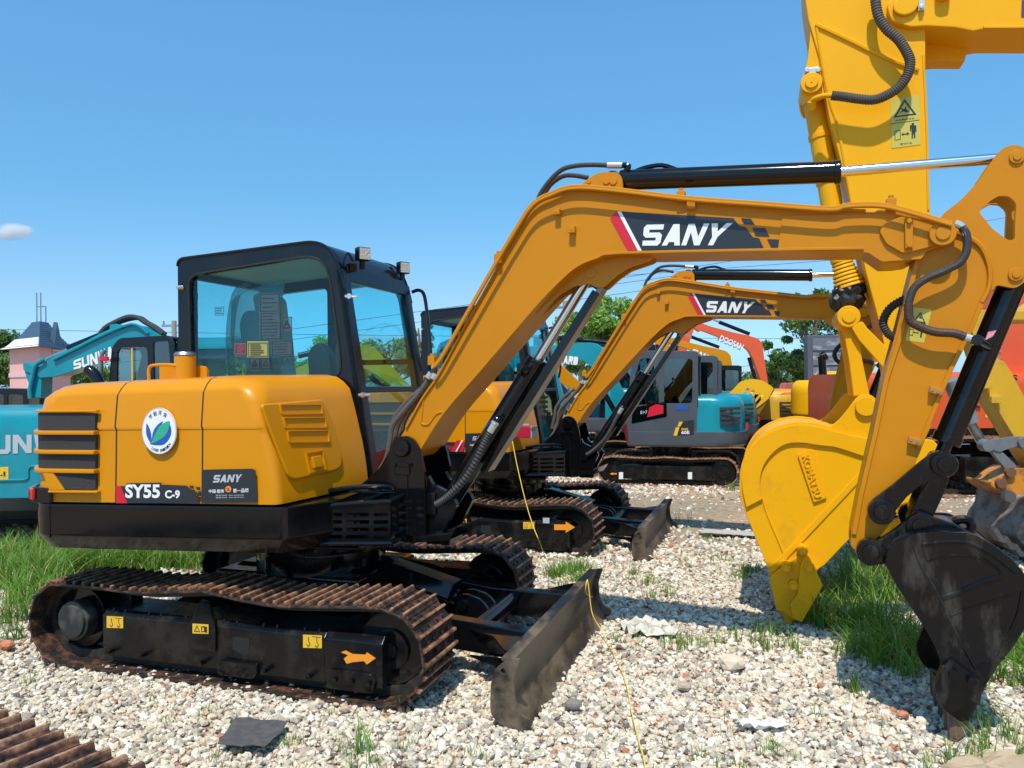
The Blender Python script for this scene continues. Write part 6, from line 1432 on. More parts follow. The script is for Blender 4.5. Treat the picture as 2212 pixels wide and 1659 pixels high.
        def pt(v, a_=a1, o=(0, 0)): q = rot2(v, a_, o, k); return (q[0], 0, q[1])
        b = MB(); b.cyl(BF, (.10*k, 0, -.35), pt((.98, .86)), .055*k*s, n=14); b.go('lift_cylinder', M_BLK, root)
        b = MB(); b.cyl(BF, pt((1.25, 1.5)), pt((2.2, 1.46)), .055*k*s, n=14); ac_ = b.go('arm_cylinder', M_BLK, root)
        e_ = rot2((.33, .36), a2, tip, k); b = MB(); b.cyl(BF, pt((2.2, 1.46)), (e_[0], 0, e_[1]), .028*k*s, n=12); b.go('cylinder_rod', M_CHR, ac_)
        e2 = rot2((.3, -.15), a2, tip, k); bt = rot2(BKV, a2, tip, k); e3 = rot2((BKV.x+.25, BKV.y+.35), a2, tip, k)
        b = MB(); b.cyl(BF, (e2[0], 0, e2[1]), (e3[0], 0, e3[1]), .055*k*s, n=14); b.go('bucket_cylinder', M_BLK, root)
        if bucket:
            b = MB(); b.prism(BF, [rot2(p, a2+a3, bt, k) for p in UOO], -.28*k, .28*k, .01); b.go('bucket', M_BKT, root)
    return root, Fm, Hm
# --- grey and teal 60E facing left
RW = 'grey and teal excavators parked in a row'
SF = (0, 0)
c = gnd(1440, 1046); ax = 197
dx = Vector((math.sin(R(ax)), math.cos(R(ax))))   # local +y points to the camera
so_ = (c.x-dx.x*.80*.87, c.y-dx.y*.80*.87)
sw, SFm, SHm = digger('slate grey excavator with teal tail and 60E lettering, nearest in the middle-distance row', so_, ax, .87, body=M_TEAL, cab=M_GREY, boomm=M_TEAL, pose=(8, 4, 0), swing=0, skirt=M_GREY, foot=.75, group=RW, word='SUNWARD', cr=-.62)
# grey flank panel in front of the cab and tank, with lettering plate
b = MB(); b.box(SHm, -.42, .76, .90, .915, 1.01, 1.52, .004); b.go('side_panel', M_GREY, sw)
yS = .918
def SP(pts, y=yS): return [(p[0], p[1]) for p in SHm.pl(pts, y)]
b = MB(); b.prism(SHm, SP(Z('c2', [(515, 1250), (680, 1245), (680, 1105), (560, 1122)])), yS, yS+.004); sp = b.go('model_plate', M_DEC, sw)
b = MB(); text(b, SHm, '60E', SP(Z('c2', [(565, 1235), (640, 1235), (640, 1205), (565, 1205)])), yS+.006, .03); b.go('model_lettering', M_WHT, sp)
b = MB(); text(b, SHm, 'SWE', SP(Z('c2', [(565, 1202), (628, 1202), (628, 1180), (565, 1180)])), yS+.006, .03); b.prism(SHm, SP(Z('c2', [(492, 1250), (525, 1250), (548, 1172), (515, 1172)])), yS+.004, yS+.007); b.prism(SHm, SP(Z('c2', [(530, 1165), (555, 1165), (580, 1122), (545, 1122)])), yS+.004, yS+.007); b.each('plate_stripe', M_LBL, sp)
b = MB(); b.prism(SHm, rnd(SP(Z('c2', [(105, 1140), (432, 1075), (428, 935), (115, 990)])), r=.03), yS, yS+.004); lw = b.go('lower_door_window', M_GLD, sw)
b = MB(); b.prism(SHm, SP(Z('c2', [(250, 1080), (400, 1045), (400, 970), (330, 960), (270, 990)])), yS+.004, yS+.008); b.go('red_bag', M_RED, lw)
b = MB(); text(b, SHm, 'E1•7', SP(Z('c2', [(190, 1050), (250, 1046), (250, 1018), (190, 1022)])), yS+.006, .0); b.go('chalk_mark', M_WHT, lw)
b = MB(); b.box(SHm, *sorted([SP([(1459, 883)])[0][0], SP([(1486, 883)])[0][0]]), yS, yS+.002, SP([(1470, 883)])[0][1]-.02, SP([(1470, 876)])[0][1]); b.go('blue_tape', M_BLU, sw)
b = MB(); text(b, SHm, 'SUN', [(-1.43, 1.30), (-1.49, 1.30), (-1.49, 1.45), (-1.43, 1.45)], .75, .03) if False else None
b.bm.free()
b = MB()
Sx = Frame((0, 0), mat=SHm.M @ Matrix.Translation((-1.50, 0, 0)) @ Matrix.Rotation(R(-90), 4, 'Z'))
letters(b, Sx, 'SUNWARD', [(-.50, 1.25), (.40, 1.25), (.40, 1.38), (-.50, 1.38)], -.008); b.go('tail_lettering', M_WHT, sw)
b = MB()
for k in range(4):
    for j in range(2):
        q = SP(Z('c2', [(930+k*9+j*70, 1028+k*34), (985+k*5+j*55, 1028+k*34), (985+k*5+j*55, 1012+k*34), (930+k*9+j*70, 1012+k*34)]), .90); b.prism(SHm, rnd(q, r=.01), .896, .906)
b.each('vent_slot', M_DRK, sw)
fr_sw = [k for k in kids(sw) if k.name.startswith('track_frame')][1]
b = MB(); q = SFm.pl(Z('c2', [(-95, 1601), (-65, 1588), (-65, 1595), (-30, 1595), (-30, 1607), (-65, 1607), (-65, 1614)]), .935); b.prism(SFm, q, .932, .936); b.go('direction_arrow', M_ORA, fr_sw)
for uu in (1341, 1490):
    b = MB(); q = SFm.pl([(uu-4, 1035), (uu+5, 1035), (uu+5, 1020), (uu-4, 1020)], .935); b.prism(SFm, q, .932, .936); b.go('hook_label', M_WHT, fr_sw)
# red streamer hanging from the nearer cylinder
fl = empty('warning_ribbon', tuple(atY(1345, 890, 8.3)), 'red ribbon hanging below the rear machine\'s boom cylinder', 'ribbon')
b = MB(); b.loft([[tuple(atY(u, v, 8.3)), tuple(atY(u2, v, 8.3)), tuple(atY(u2, v, 8.32)), tuple(atY(u, v, 8.32))] for u, u2, v in ((1341, 1350, 890), (1343, 1354, 915), (1350, 1356, 935), (1352, 1359, 953))]); b.go('ribbon_strip', M_RED, fl)
# further members of the row
for (u, v, sc_, lab, bodym, cabm) in ((1505, 1012, .87, 'slate grey excavator cab directly behind the 60E machine', M_TEAL, M_GREY), (1520, 985, .87, 'third slate grey cab in the row, small and half hidden', M_TEAL, M_GREY), (1570, 960, .85, 'black cab farthest along the row of grey machines', M_OYL, M_CAB)):
    c = gnd(u, v); digger(lab, (c.x, c.y+.4), 196, sc_, body=bodym, cab=cabm, pose=(10, 0, 0) if u < 1510 else None, swing=0, skirt=M_GREY, group=RW, bucket=False, cr=-.62)
# yellow machine with raised slotted hood behind the teal tail
c = gnd(1640, 985)
yh, _, yH = digger('small yellow excavator with its slotted hood propped open behind the teal tail', (c.x-.3, c.y+.3), 200, .85, body=M_OYL, cab=M_CAB, pose=None, skirt=M_DRK, cabon=False, hoodtop=1.2)
b = MB(); YF = Frame(tuple(atY(1610, 880, c.y-1.2))[:2], 8)
def on(F, k, pts, y): return F.pl(Z(k, pts), y)
q = rnd(YF.pl([(1569, 857), (1585, 840), (1600, 824), (1625, 818), (1648, 822), (1672, 838), (1660, 862), (1622, 891)], 0), r=.06)
hs = [rnd(YF.pl(p_, 0), r=.02) for p_ in ([(1600, 858), (1606, 861), (1620, 840), (1614, 837)], [(1609, 864), (1615, 868), (1631, 845), (1625, 841)], [(1618, 870), (1624, 874), (1642, 850), (1636, 846)], [(1627, 876), (1632, 880), (1652, 855), (1647, 851)])]
b.prism(YF, q, 0, .06, 0, holes=hs); b.go('raised_hood', mat('warm_yellow_paint', (.90, .48, .008), .35), yh)
b = MB(); b.prism(YF, YF.pl([(1660, 862), (1674, 838), (1672, 845), (1640, 895), (1622, 891)], 0), .02, .6); b.go('hood_edge', mat('painted_shade_brown', (.30, .12, .01), .5), yh)  # shaded side of the yellow hood, its shade put into a brown colour
b = MB(); rn = random.Random(3)
for i in range(16):
    x = rn.uniform(-.2, .3); b.box(YF, x, x+rn.uniform(.05, .2), .1, .3, .95+rn.uniform(0, .4), 1.05+rn.uniform(.1, .4), .01)
b.go('engine_block', M_DRK, yh)
# rear ends farther back on the right of the row
def tail_machine(u0, u1, vt, vb, Y, m, label, lamp=True, sk=M_DRK, tilt=21, cab=None):
    a = atY(u0, vb, Y); c_ = atY(u1, vt, Y); w_ = c_.x-a.x; Ft = Frame((a.x+w_/2, Y), tilt)
    root = empty('excavator', (a.x+w_/2, Y+w_*.5, 0), label, 'excavator', 'rear ends of machines beyond the big bucket')
    z0, z1 = a.z, c_.z; b = MB()
    rings = []
    for z, k in ((z0, .95), (z0+.06, 1), (z1-.26, 1), (z1-.15, .985), (z1-.06, .93), (z1-.01, .83), (z1, .75)):
        rings.append([(p[0]*k, (p[1]-.7)*k+.7, z) for p in rnd([(-w_/2, 0, .35*w_), (w_/2, 0, .35*w_), (w_/2, 1.6), (-w_/2, 1.6)], n=6)])
    b.loft(rings, Ft); cw = b.go('counterweight', m, root, sharp=50)
    b = MB(); b.box(Ft, -.12*w_, -.11*w_, -.006, .05, z0+.1, z1-.22); b.go('panel_gap', M_DRK, cw); b = MB(); b.belt(Ft, [(-w_/2, .6), (-w_/2, .35*w_), (-w_*.36, .12*w_), (-.12*w_, .02), (w_*.3, .06*w_)], z0+.62*(z1-z0), z0+.635*(z1-z0), .006, .01); b.go('panel_gap', M_DRK, cw)
    b = MB(); b.belt(Ft, [(-w_/2+.02, .9), (-w_/2+.02, .35*w_), (-w_*.36, .12*w_), (-.12*w_, .0), (w_*.3, .05*w_), (w_/2, .4*w_)], z0-.14, z0+.06, .02, .1, .02); b.go('house_skirt', M_TRF, cw)
    b = MB(); b.belt(Ft, [(-w_/2-.0, .6), (-w_/2+.0, .35*w_), (-w_*.3, .06*w_), (0, -.0), (w_*.3, .06*w_), (w_/2, .35*w_), (w_/2, .6)], z0+.13*(z1-z0), z0+.16*(z1-z0), .012, .01); b.go('rub_strip', m, cw)
    if lamp:
        b = MB(); b.cyl(Ft, (-.2*w_, .03, z0+.32*(z1-z0)), (-.2*w_, -.02+.02, z0+.32*(z1-z0)), .05); b.go('tail_lamp', M_LMP, cw)
    b = MB(); b.box(Ft, w_*.02, w_*.25, -.012, .0+.05, z1-.42, z1-.26); b.go('hazard_label', M_LBL, cw)
    for sd in (-1, 1): crawler(root, Frame((a.x+w_/2, Y+1.0), tilt+70), sd*.75-.22, sd*.75+.22, track_path(-1.2, 1.2, .3, .3, [(.6, .6), (-.6, .6)]), 34, False)
    b = MB(); b.cyl(Ft, (0, .9, .3), (0, .9, z0+.05), .45); b.go('slew_ring', M_DRK, root)
    if cab: b = MB(); b.box(Ft, -w_/2+.05, -w_/2+.8, .5, 1.6, z1, z1+1.0, .08); b.go('operator_cab', cab, root)
    return root
tail_machine(1681, 1790, 848, 912, 17.5, M_ORG, 'orange-red machine tail between the raised hood and the yellow tail')
tail_machine(1712, 1850, 820, 900, 15.5, M_KOM, 'bright yellow machine tail just left of the gold one')
tail_machine(1759, 1900, 800, 908, 13.7, mat('gold_paint', (.80, .40, .012), .3, coat=.2), 'gold-brown rounded machine tail left of the big yellow links')
tail_machine(1816, 1960, 812, 908, 12.3, M_ORG, 'red-orange machine tail partly behind the big bucket links')
tail_machine(1628, 1720, 845, 925, 20, M_OYL, 'dull yellow machine tail far behind the raised hood')
# tall grey louvred panel
c = atY(1790, 765, 19); pf = Frame((atY(1745, 800, 19).x, 19), 0)
lp_ = empty('louvre_cabinet', (c.x, 19, 0), 'tall grey louvred cabinet standing behind the gold-brown tail', 'cabinet')
x1 = pf.pl([(1832, 800)], 0)[0][0]; zt = pf.pl([(1745, 724)], 0)[0][1]
b = MB(); b.box(pf, 0, x1, 0, .25, 0, zt, .02); b.go('cabinet_body', mat('cabinet_grey', (.09, .10, .12), .5), lp_)
b = MB()
for i in range(4):
    z_ = zt-.08-i*.36; b.box(pf, .12, x1-.06, -.02, 0, z_-.30, z_, .01)
b.each('louvre_panel', mat('pale_panel', (.13, .15, .18), .5, var=.7, vcol=(.50, .51, .53), vscale=7, lo=.5, hi=.68, stretch=(.4, 1, 1.6)), lp_)
# dark exhaust and grab handles sticking up in front
b = MB(); b.cyl(None, tuple(atY(1778, 812, 13.9)), tuple(atY(1775, 770, 13.9)), .07, n=12); b.cyl(None, tuple(atY(1775, 772, 13.9)), tuple(atY(1783, 768, 13.9)), .09, n=12); o = b.go('exhaust_stack', M_BLK); tag(o, 'bent black exhaust stack standing on the gold-brown tail', 'exhaust stack')
# big orange and yellow booms beyond
g1 = gnd(1560, 905)
digger('orange-red excavator, DOOSAN lettered on its curved boom, beyond the grey cabs', (atY(1650, 800, 25).x+.9, 25.0), 184, 1.0, body=M_ORG, cab=M_CAB, pose=(25, 32, 10), word='DOOSAN', skirt=M_DRK, cabon=False, boomscale=1.1, bucket=False)
digger('yellow excavator whose boom, lettered SANY, shows below the orange-red one', (atY(1618, 800, 21).x+.5, 21.5), 184, .9, body=M_YEL, cab=M_CAB, pose=(24, 20, 0), word='SANY', skirt=M_BLK, cabon=False, boomscale=.95, bucket=False)
# teal and yellow machines glimpsed between the two near booms
digger('teal excavator glimpsed between the two near booms, its curved boom low', (atY(1265, 900, 17).x+.6, 17), 186, .95, body=M_TEAL, cab=M_GREY, pose=(-6, 0, 0), word='SUNWARD', skirt=M_GREY, cabon=False)
digger('amber excavator behind the teal one between the near booms', (atY(1330, 900, 17).x+.5, 17.5), 190, 1.0, body=M_YEL, cab=M_CAB, pose=(-14, 5, 0), skirt=M_BLK)
digger('yellow excavator seen through the windscreen of the nearest cab', (atY(1010, 900, 14.5).x, 15), 165, 1.0, body=M_OYL, cab=M_CAB, pose=(-10, 0, 0), skirt=M_BLK)
digger('orange-red excavator low behind the nearest swing bracket', (atY(860, 900, 11.5).x, 12), 200, .8, body=M_ORG, cab=M_CAB, pose=None, skirt=M_OYL, cabon=False)
# --- left side: teal machine at the edge, teal boom machine behind it
tf = Frame((atY(20, 1000, 7.6).x, 7.6), -4)
tl = empty('teal_excavator', (tf.o.x-.8, 8.6, 0), 'large teal machine body with white UNW lettering cut by the left edge', 'excavator')
def tp(pts, y=0): return tf.pl(pts, y)
za, zb_, zc = tp([(40, 882)])[0][1], tp([(40, 1075)])[0][1], tp([(40, 1130)])[0][1]; xr = tp([(100, 1000)])[0][0]
b = MB(); b.loft([[(p[0], p[1], z) for p in rnd([(-2.6, k), (xr, k, .1), (xr, 2.4-k, .1), (-2.6, 2.4-k)], n=4)] for z, k in ((zb_, 0), (za-.25, 0), (za-.10, .03), (za-.02, .10), (za, .22))], tf); tb = b.go('engine_housing', M_TEAL, tl)
b = MB(); b.loft([[(p[0], p[1], z) for p in rnd([(-2.6, k), (xr+.05, k, .15), (xr+.05, 2.4, .1), (-2.6, 2.4)], n=4)] for z, k in ((zc, .25), (zc+.12, .02), (zb_, -.02))], tf); b.go('house_skirt', mat('dark_slate', (.02, .03, .035), .3, coat=.3), tl)
b = MB(); q = tp(Z('c4', [(-60, 560), (400, 545), (400, 410), (-60, 415)])); letters(b, tf, 'UNW', q, -.006, 0, .12); b.go('side_lettering', M_GRYV, tb)
b = MB(); b.prism(tf, tp(Z('c4', [(-10, 755), (66, 752), (66, 655), (-10, 658)])), 0, -.005); hl = b.go('hazard_label', M_LBL, tb)
b = MB(); b.prism(tf, tp(Z('c4', [(28, 690), (44, 690), (42, 735), (36, 712), (31, 735)])), -.005, -.008); b.prism(tf, tp(Z('c4', [(2, 716), (22, 712), (22, 720), (2, 720)])), -.005, -.008); b.each('label_symbol', M_DEC, hl)
b = MB(); P = [(p[0], -.004, p[1]) for p in tp(Z('c4', [(-60, 760), (190, 752), (215, 740), (215, 670), (235, 652), (330, 650)]))]; b.tube(tf, P, .012, 6, 0); b.go('panel_edge', M_TEAL, tb)
for sd in (-1, 1): crawler(tl, Frame((tf.o.x-1.1, 8.8), -4), sd*.9-.25, sd*.9+.25, track_path(-1.5, 1.5, .35, .35, [(.8, .7), (-.8, .7)]), 40, False)
b = MB(); b.cyl(tf, (-.6, 1.2, .4), (-.6, 1.2, zc+.1), .55); b.go('slew_ring', M_DRK, tl)
# teal boom machine: cab, hood behind the near hood, boom reaching to the left
TY = 11.5; tg = Frame((atY(330, 800, TY).x, TY), 0)
tb2 = empty('teal_excavator', (atY(420, 800, TY).x, TY, 0), 'teal excavator whose lettered boom arches down to the left beside the pink tower', 'excavator')
bp = lambda pts, y=0: tg.pl(Z('7', pts), y)
tpoly = bp([(270, 775), (295, 760), (350, 790), (420, 800), (440, 790), (500, 735), (640, 665), (800, 590), (1000, 485), (1060, 460), (1060, 420), (1110, 410), (1220, 425), (1300, 418), (1380, 440), (1480, 490), (1560, 540), (1640, 640), (1600, 900), (1300, 900), (1350, 700), (1290, 560), (1200, 545), (1050, 680), (980, 745), (800, 815), (620, 880), (560, 895), (430, 905), (400, 880), (300, 850), (275, 830)])
b = MB(); b.prism(tg, tpoly, -.16, .16, .012); bmT = b.go('boom', M_TEAL, tb2)
b = MB(); letters(b, tg, 'SUNWARD', bp([(680, 825), (1210, 700), (1190, 545), (675, 745)], -.17), -.168); b.go('boom_lettering', M_WHT, bmT)
b = MB(); b.prism(tg, bp([(265, 790), (300, 765), (440, 830), (430, 1080), (340, 1090), (330, 1000), (290, 880)]), -.14, .14, .01); b.go('arm', mat('deep_teal_paint', (.0, .27, .33), .35), tb2)
b = MB(); b.cyl(tg, (bp([(640, 640)])[0][0], 0, bp([(640, 640)])[0][1]), (bp([(1060, 470)])[0][0], 0, bp([(1060, 470)])[0][1]), .07, n=16); b.go('arm_cylinder', M_BLK, tb2)
b = MB(); b.cyl(tg, (bp([(350, 765)])[0][0], 0, bp([(350, 765)])[0][1]), (bp([(640, 640)])[0][0], 0, bp([(640, 640)])[0][1]), .035, n=12); b.go('cylinder_rod', M_STL, tb2)
for k_ in (0, 1):
    b = MB(); b.tube(tg, [(p[0], -.08+.1*k_, p[1]) for p in bp([(940, 510), (1000, 440-k_*8), (1100, 385), (1200, 345+k_*10), (1290, 350), (1360, 395), (1440, 440), (1520, 500)])], .035, 8, 6); b.go('hydraulic_hose', M_RUB, tb2)
b = MB(); b.tube(tg, [(p[0], -.19, p[1]) for p in bp([(480, 730), (400, 790), (375, 880), (350, 1000), (352, 1090)])], .03, 8, 5); b.tube(tg, [(p[0], -.19, p[1]) for p in bp([(560, 740), (700, 670), (800, 620), (1000, 520), (1230, 425), (1330, 430), (1420, 500)])], .02, 6, 5); b.each('hydraulic_hose', M_TEAL, tb2)
cf = Frame((atY(300, 800, TY-.6).x, TY-.6), 3); cp = lambda pts, y=0: cf.pl(Z('7', pts), y)
b = MB(); b.prism(cf, rnd(cp([(1000, 1000), (1030, 620), (1100, 535), (1550, 510), (1590, 560), (1640, 1000)]), r=.06), 0, .05, 0, holes=[rnd(cp([(1075, 980), (1080, 660), (1110, 625), (1340, 615), (1360, 650), (1365, 980)]), r=.05), rnd(cp([(1420, 980), (1410, 570), (1550, 560), (1590, 980)]), r=.04)]); cbT = b.go('cab_body', M_CAB, tb2)
b = MB(); b.prism(cf, rnd(cp([(1040, 620), (1100, 535), (1550, 510), (1560, 535), (1110, 565), (1060, 640)]), r=.03), .05, 1.1, .01); b.box(cf, *sorted((cp([(1000, 900)])[0][0], cp([(1040, 900)])[0][0])), 1.0, 1.1, .9, cp([(1000, 620)])[0][1]); b.box(cf, *sorted((cp([(1560, 900)])[0][0], cp([(1600, 900)])[0][0])), 1.0, 1.1, .9, cp([(1000, 560)])[0][1]); b.go('cab_roof', M_CAB, cbT)
b = MB(); b.prism(cf, cp([(1070, 985), (1075, 640), (1350, 610), (1370, 985)]), .02, .03); b.prism(cf, cp([(1415, 985), (1405, 565), (1560, 555), (1600, 985)]), .02, .03); b.each('cab_window', M_GLD, cbT)
b = MB(); b.box(cf, *sorted((cp([(1219, 900)])[0][0], cp([(1231, 900)])[0][0])), -.02, .0, .9, cp([(1225, 628)])[0][1]); b.go('door_handle', M_LBL, cbT)
b = MB(); b.tube(cf, [(p[0], -.1, p[1]) for p in cp([(950, 960), (965, 800), (975, 700), (1000, 650)])], .03, 8, 4); b.go('mirror_post', M_STL, cbT)
b = MB(); b.prism(cf, cp([(970, 750), (975, 700), (1040, 710), (1045, 745), (1010, 755), (990, 740)]), -.14, -.10); b.go('red_ribbon', M_RED, cbT)
hf_ = Frame((atY(450, 800, TY-.3).x, TY-.3), 0); hp_ = lambda pts: hf_.pl(pts, 0)
b = MB(); x0_, x1_ = hp_([(378, 800)])[0][0], hp_([(512, 800)])[0][0]; zt_ = hp_([(450, 728)])[0][1]
b.loft([[(p[0], p[1], z) for p in rnd([(x0_, k, .08), (x1_, k, .15), (x1_, 1.8-k, .15), (x0_, 1.8-k, .08)], n=4)] for z, k in ((zt_-.17, 0), (zt_-.12, 0), (zt_-.04, .03), (zt_, .12))], hf_); b.go('engine_housing', M_TEAL, tb2)
b = MB(); b.box(hf_, x0_+.02, x1_-.05, .05, 1.7, zt_-.32, zt_-.17, .02); b.box(hf_, x0_-.3, x0_+.15, .1, 1.6, .9, zt_-.2, .02); b.go('housing_base', M_GREY, tb2)
for sd in (-1, 1): crawler(tb2, Frame((atY(400, 900, TY+.5).x, TY+.6), 0), sd*.8-.22, sd*.8+.22, track_path(-1.3, 1.3, .32, .32, [(.8, .64), (-.8, .64)]), 36, False)
b = MB(); b.box(hf_, x0_-.9, x1_+.1, 0, 1.8, .6, 1.0, .05); b.go('house_frame', M_DRK, tb2)
digger('orange excavator just behind the near hood, seen under the teal boom', (atY(190, 900, 10.2).x, 10.6), 10, .78, body=M_YEL, cab=M_CAB, pose=None, skirt=M_BLK, cabon=False, hoodtop=1.72)
digger('dark-cabbed red excavator at the left edge above the teal body', (atY(40, 900, 13).x-.1, 13.5), 180, .67, body=M_ORG, cab=M_CAB, pose=None, skirt=M_BLK)
# --- right side: big orange machine, small yellow arm with grey linkage
of = Frame((atY(1880, 900, 11.5).x, 11.5), 0)
om = empty('orange_excavator', (atY(2150, 900, 12).x, 12.6, 0), 'large orange-red machine with black IS and OO lettering behind the arm at the right edge', 'excavator')
o1 = lambda pts, y=0: of.pl(pts, y)
X0, X1 = o1([(1878, 900)])[0][0], o1([(2420, 900)])[0][0]; z_t, z_b, z_s = o1([(2100, 803)])[0][1], o1([(2100, 925)])[0][1], o1([(2100, 960)])[0][1]
b = MB(); b.loft([[(p[0], p[1], z) for p in rnd([(X0, k, .3), (X1, k), (X1, 2.6-k), (X0, 2.6-k, .3)], n=5)] for z, k in ((z_b, 0), (z_t-.2, 0), (z_t-.06, .05), (z_t, .18))], of); ob = b.go('engine_housing', M_ORG, om)
b = MB(); b.loft([[(p[0], p[1], z) for p in rnd([(X0+.1, k, .3), (X1, k), (X1, 2.5), (X0+.1, 2.5, .3)], n=5)] for z, k in ((z_s, .15), (z_s+.06, .03), (z_b, -.01))], of); b.go('house_skirt', M_TRF, om)
b = MB(); text(b, of, 'VIS', o1(Z('c3', [(672, 450), (758, 448), (758, 412), (672, 414)])), -.008, .04); b.go('housing_lettering', M_DEC, ob); b = MB(); text(b, of, '800', o1(Z('c3', [(655, 511), (770, 509), (770, 474), (655, 476)])), -.008, .04); b.go('housing_lettering', M_DEC, ob)
b = MB(); text(b, of, '超低噪音', o1(Z('c3', [(366, 615), (556, 612), (556, 580), (366, 583)])), -.008, .015); b.go('slogan_lettering', M_DEC, ob)
b = MB(); b.prism(of, o1(Z('c3', [(582, 650), (600, 650), (600, 632), (582, 632)])), -.0, -.006); b.go('small_label', M_LBL, ob)
b = MB(); b.box(of, *sorted((o1([(2145, 850)])[0][0], o1([(2155, 850)])[0][0])), -.005, .0, z_b, z_t-.2); b.go('panel_gap', M_DRK, ob) 
b = MB(); b.prism(of, o1([(2168, 805), (2172, 700), (2190, 640), (2205, 560), (2230, 540), (2300, 540), (2300, 805)]), .4, .9, .03); b.prism(of, o1([(2152, 805), (2155, 720), (2168, 700), (2172, 805)]), .2, .5, .02); b.each('boom_base', M_ORG, om)
b = MB()
for v in (710, 760, 775, 790): b.cyl(of, (o1([(2140, v)])[0][0], .1, o1([(2140, v)])[0][1]), (o1([(2170, v)])[0][0], .1, o1([(2170, v)])[0][1]), .03, n=10)
b.each('pipe_end', M_STL, om)
for sd in (-1, 1):
    tfm = Frame((atY(2150, 950, 12.6).x, 12.6), 0); crawler(om, tfm, sd*1.1-.3, sd*1.1+.3, track_path(-1.6, 2.6, .42, .42, [(1.8, .84), (.4, .80), (-1.0, .83)]), 60, False)
    b = MB(); y0_, y1_ = sorted((sd*.9, sd*1.38)); b.box(tfm, -1.3, 2.3, y0_, y1_, .18, .56, .03); b.go('track_frame', M_TRF, om)
b = MB(); b.cyl(tfm, (.4, 0, .5), (.4, 0, z_s+.05), .7, n=30); b.go('slew_ring', M_DRK, om)
# yellow arm machine
yf = Frame((atY(2180, 900, 7.6).x, 7.6), 0); yp = lambda pts, y=0: yf.pl(Z('c3', pts), y)
ym = empty('yellow_excavator', (atY(2500, 900, 7.6).x, 7.6, 0), 'chipped yellow excavator with grey linkage, orange coupler and muddy bucket at the right edge', 'excavator')
b = MB(); b.prism(yf, yp([(430, 60), (540, 60), (600, 320), (650, 345), (700, 430), (860, 740), (940, 960), (860, 980), (770, 860), (690, 740), (550, 510), (540, 400)]), -.12, .12, .01); b.go('arm', M_OYL, ym)
b = MB()
for q_ in ((570, 470), (625, 550)): p = yp([q_], -.12)[0]; b.box(yf, p[0]-.05, p[0]+.05, -.18, -.12, p[1]-.035, p[1]+.035, .006)
b.each('clamp_block', M_OYL, ym)
b = MB(); b.prism(yf, yp([(460, 60), (820, 60), (900, 0), (1400, -40), (1400, 120), (820, 120), (460, 115)]), -.1, .3, .02); b.go('boom', M_OYL, ym)
MGL = mat('grey_link_paint', (.14, .16, .18), .45, var=.4, vcol=(.22, .22, .22))
b = MB(); b.prism(yf, rnd(yp([(530, 780), (570, 765), (700, 748), (800, 752), (900, 800), (900, 860), (800, 808), (700, 800), (640, 820), (600, 835), (545, 810)]), r=.03), -.16, -.11, .008); b.prism(yf, rnd(yp([(555, 820), (600, 810), (700, 905), (700, 935), (650, 935), (620, 900)]), r=.03), -.15, -.10, .008)
for q_ in ((588, 803), (790, 788)): p = yp([q_], -.16)[0]; b.cyl(yf, (p[0], -.20, p[1]), (p[0], -.1, p[1]), .06, n=20, bev=.006)
b.each('bucket_link', MGL, ym)
b = MB(); p0, p1, p2 = yp([(395, 440), (500, 680), (570, 800)]); b.cyl(yf, (p0[0], 0, p0[1]), (p1[0], 0, p1[1]), .085, n=20, bev=.01); yc_ = b.go('bucket_cylinder', mat('grey_cylinder_paint', (.20, .22, .24), .4), ym)
b = MB(); b.cyl(yf, (p1[0], 0, p1[1]), (p2[0], 0, p2[1]), .045, n=16); b.go('cylinder_rod', M_STL, yc_)
b = MB(); b.prism(yf, rnd(yp([(545, 985), (560, 1010), (600, 990), (640, 950), (690, 920), (796, 925), (960, 930), (960, 1060), (796, 1035), (740, 1050), (640, 1068), (580, 1040), (540, 1005)]), r=.02), -.2, .2, .012); cpl = b.go('quick_coupler', mat('scuffed_orange_paint', (.62, .24, .02), .45, var=.8, vcol=(.22, .10, .03), vscale=9), ym)
b = MB()
for q_ in ((712, 950), (662, 1012)): p = yp([q_], -.2)[0]; b.cyl(yf, (p[0], -.24, p[1]), (p[0], -.19, p[1]), .05, n=18, bev=.006)
b.each('coupler_pin', mat('brown_steel', (.16, .08, .04), .6), cpl)
MMUD = mat('muddy_steel', (.30, .24, .19), .75, var=.8, vcol=(.13, .09, .07), vscale=7, bump=.5, bscale=14)
b = MB(); b.prism(yf, rnd(yp([(670, 1065), (700, 1055), (820, 1050), (1100, 1080), (1150, 1300), (1000, 1500), (860, 1470), (790, 1440), (700, 1370), (615, 1285), (600, 1260), (625, 1190), (660, 1150)]), r=.04), -.42, .42, .02); bkY = b.go('bucket', MMUD, ym)
b = MB()
for k in range(4):
    q = yp([(600+k*55, 1262+k*45), (625+k*55, 1250+k*45), (680+k*50, 1340+k*35), (640+k*55, 1330+k*42)], -.43); b.prism(yf, q, -.5, -.36, .012)
p = yp([(706, 1085)], -.42)[0]; b.cyl(yf, (p[0], -.46, p[1]), (p[0], -.4, p[1]), .055, n=18, bev=.006)
b.each('bucket_tooth', MMUD, bkY)
b = MB(); b.box(yf, 3.3, 5.2, -.9, .9, .9, 1.9, .1); b.go('engine_housing', M_OYL, ym)
for sd in (-1, 1): crawler(ym, Frame((yf.o.x+4.2, 7.6), 0), sd*.8-.22, sd*.8+.22, track_path(-1.1, 1.1, .3, .3, [(.8, .6), (-.8, .6)]), 36, False)
b = MB(); b.prism(yf, [(1.6, 3.0), (3.4, 1.4), (3.6, 1.5), (1.7, 3.2)], -.1, .1, .02); b.go('boom_base', M_OYL, ym)
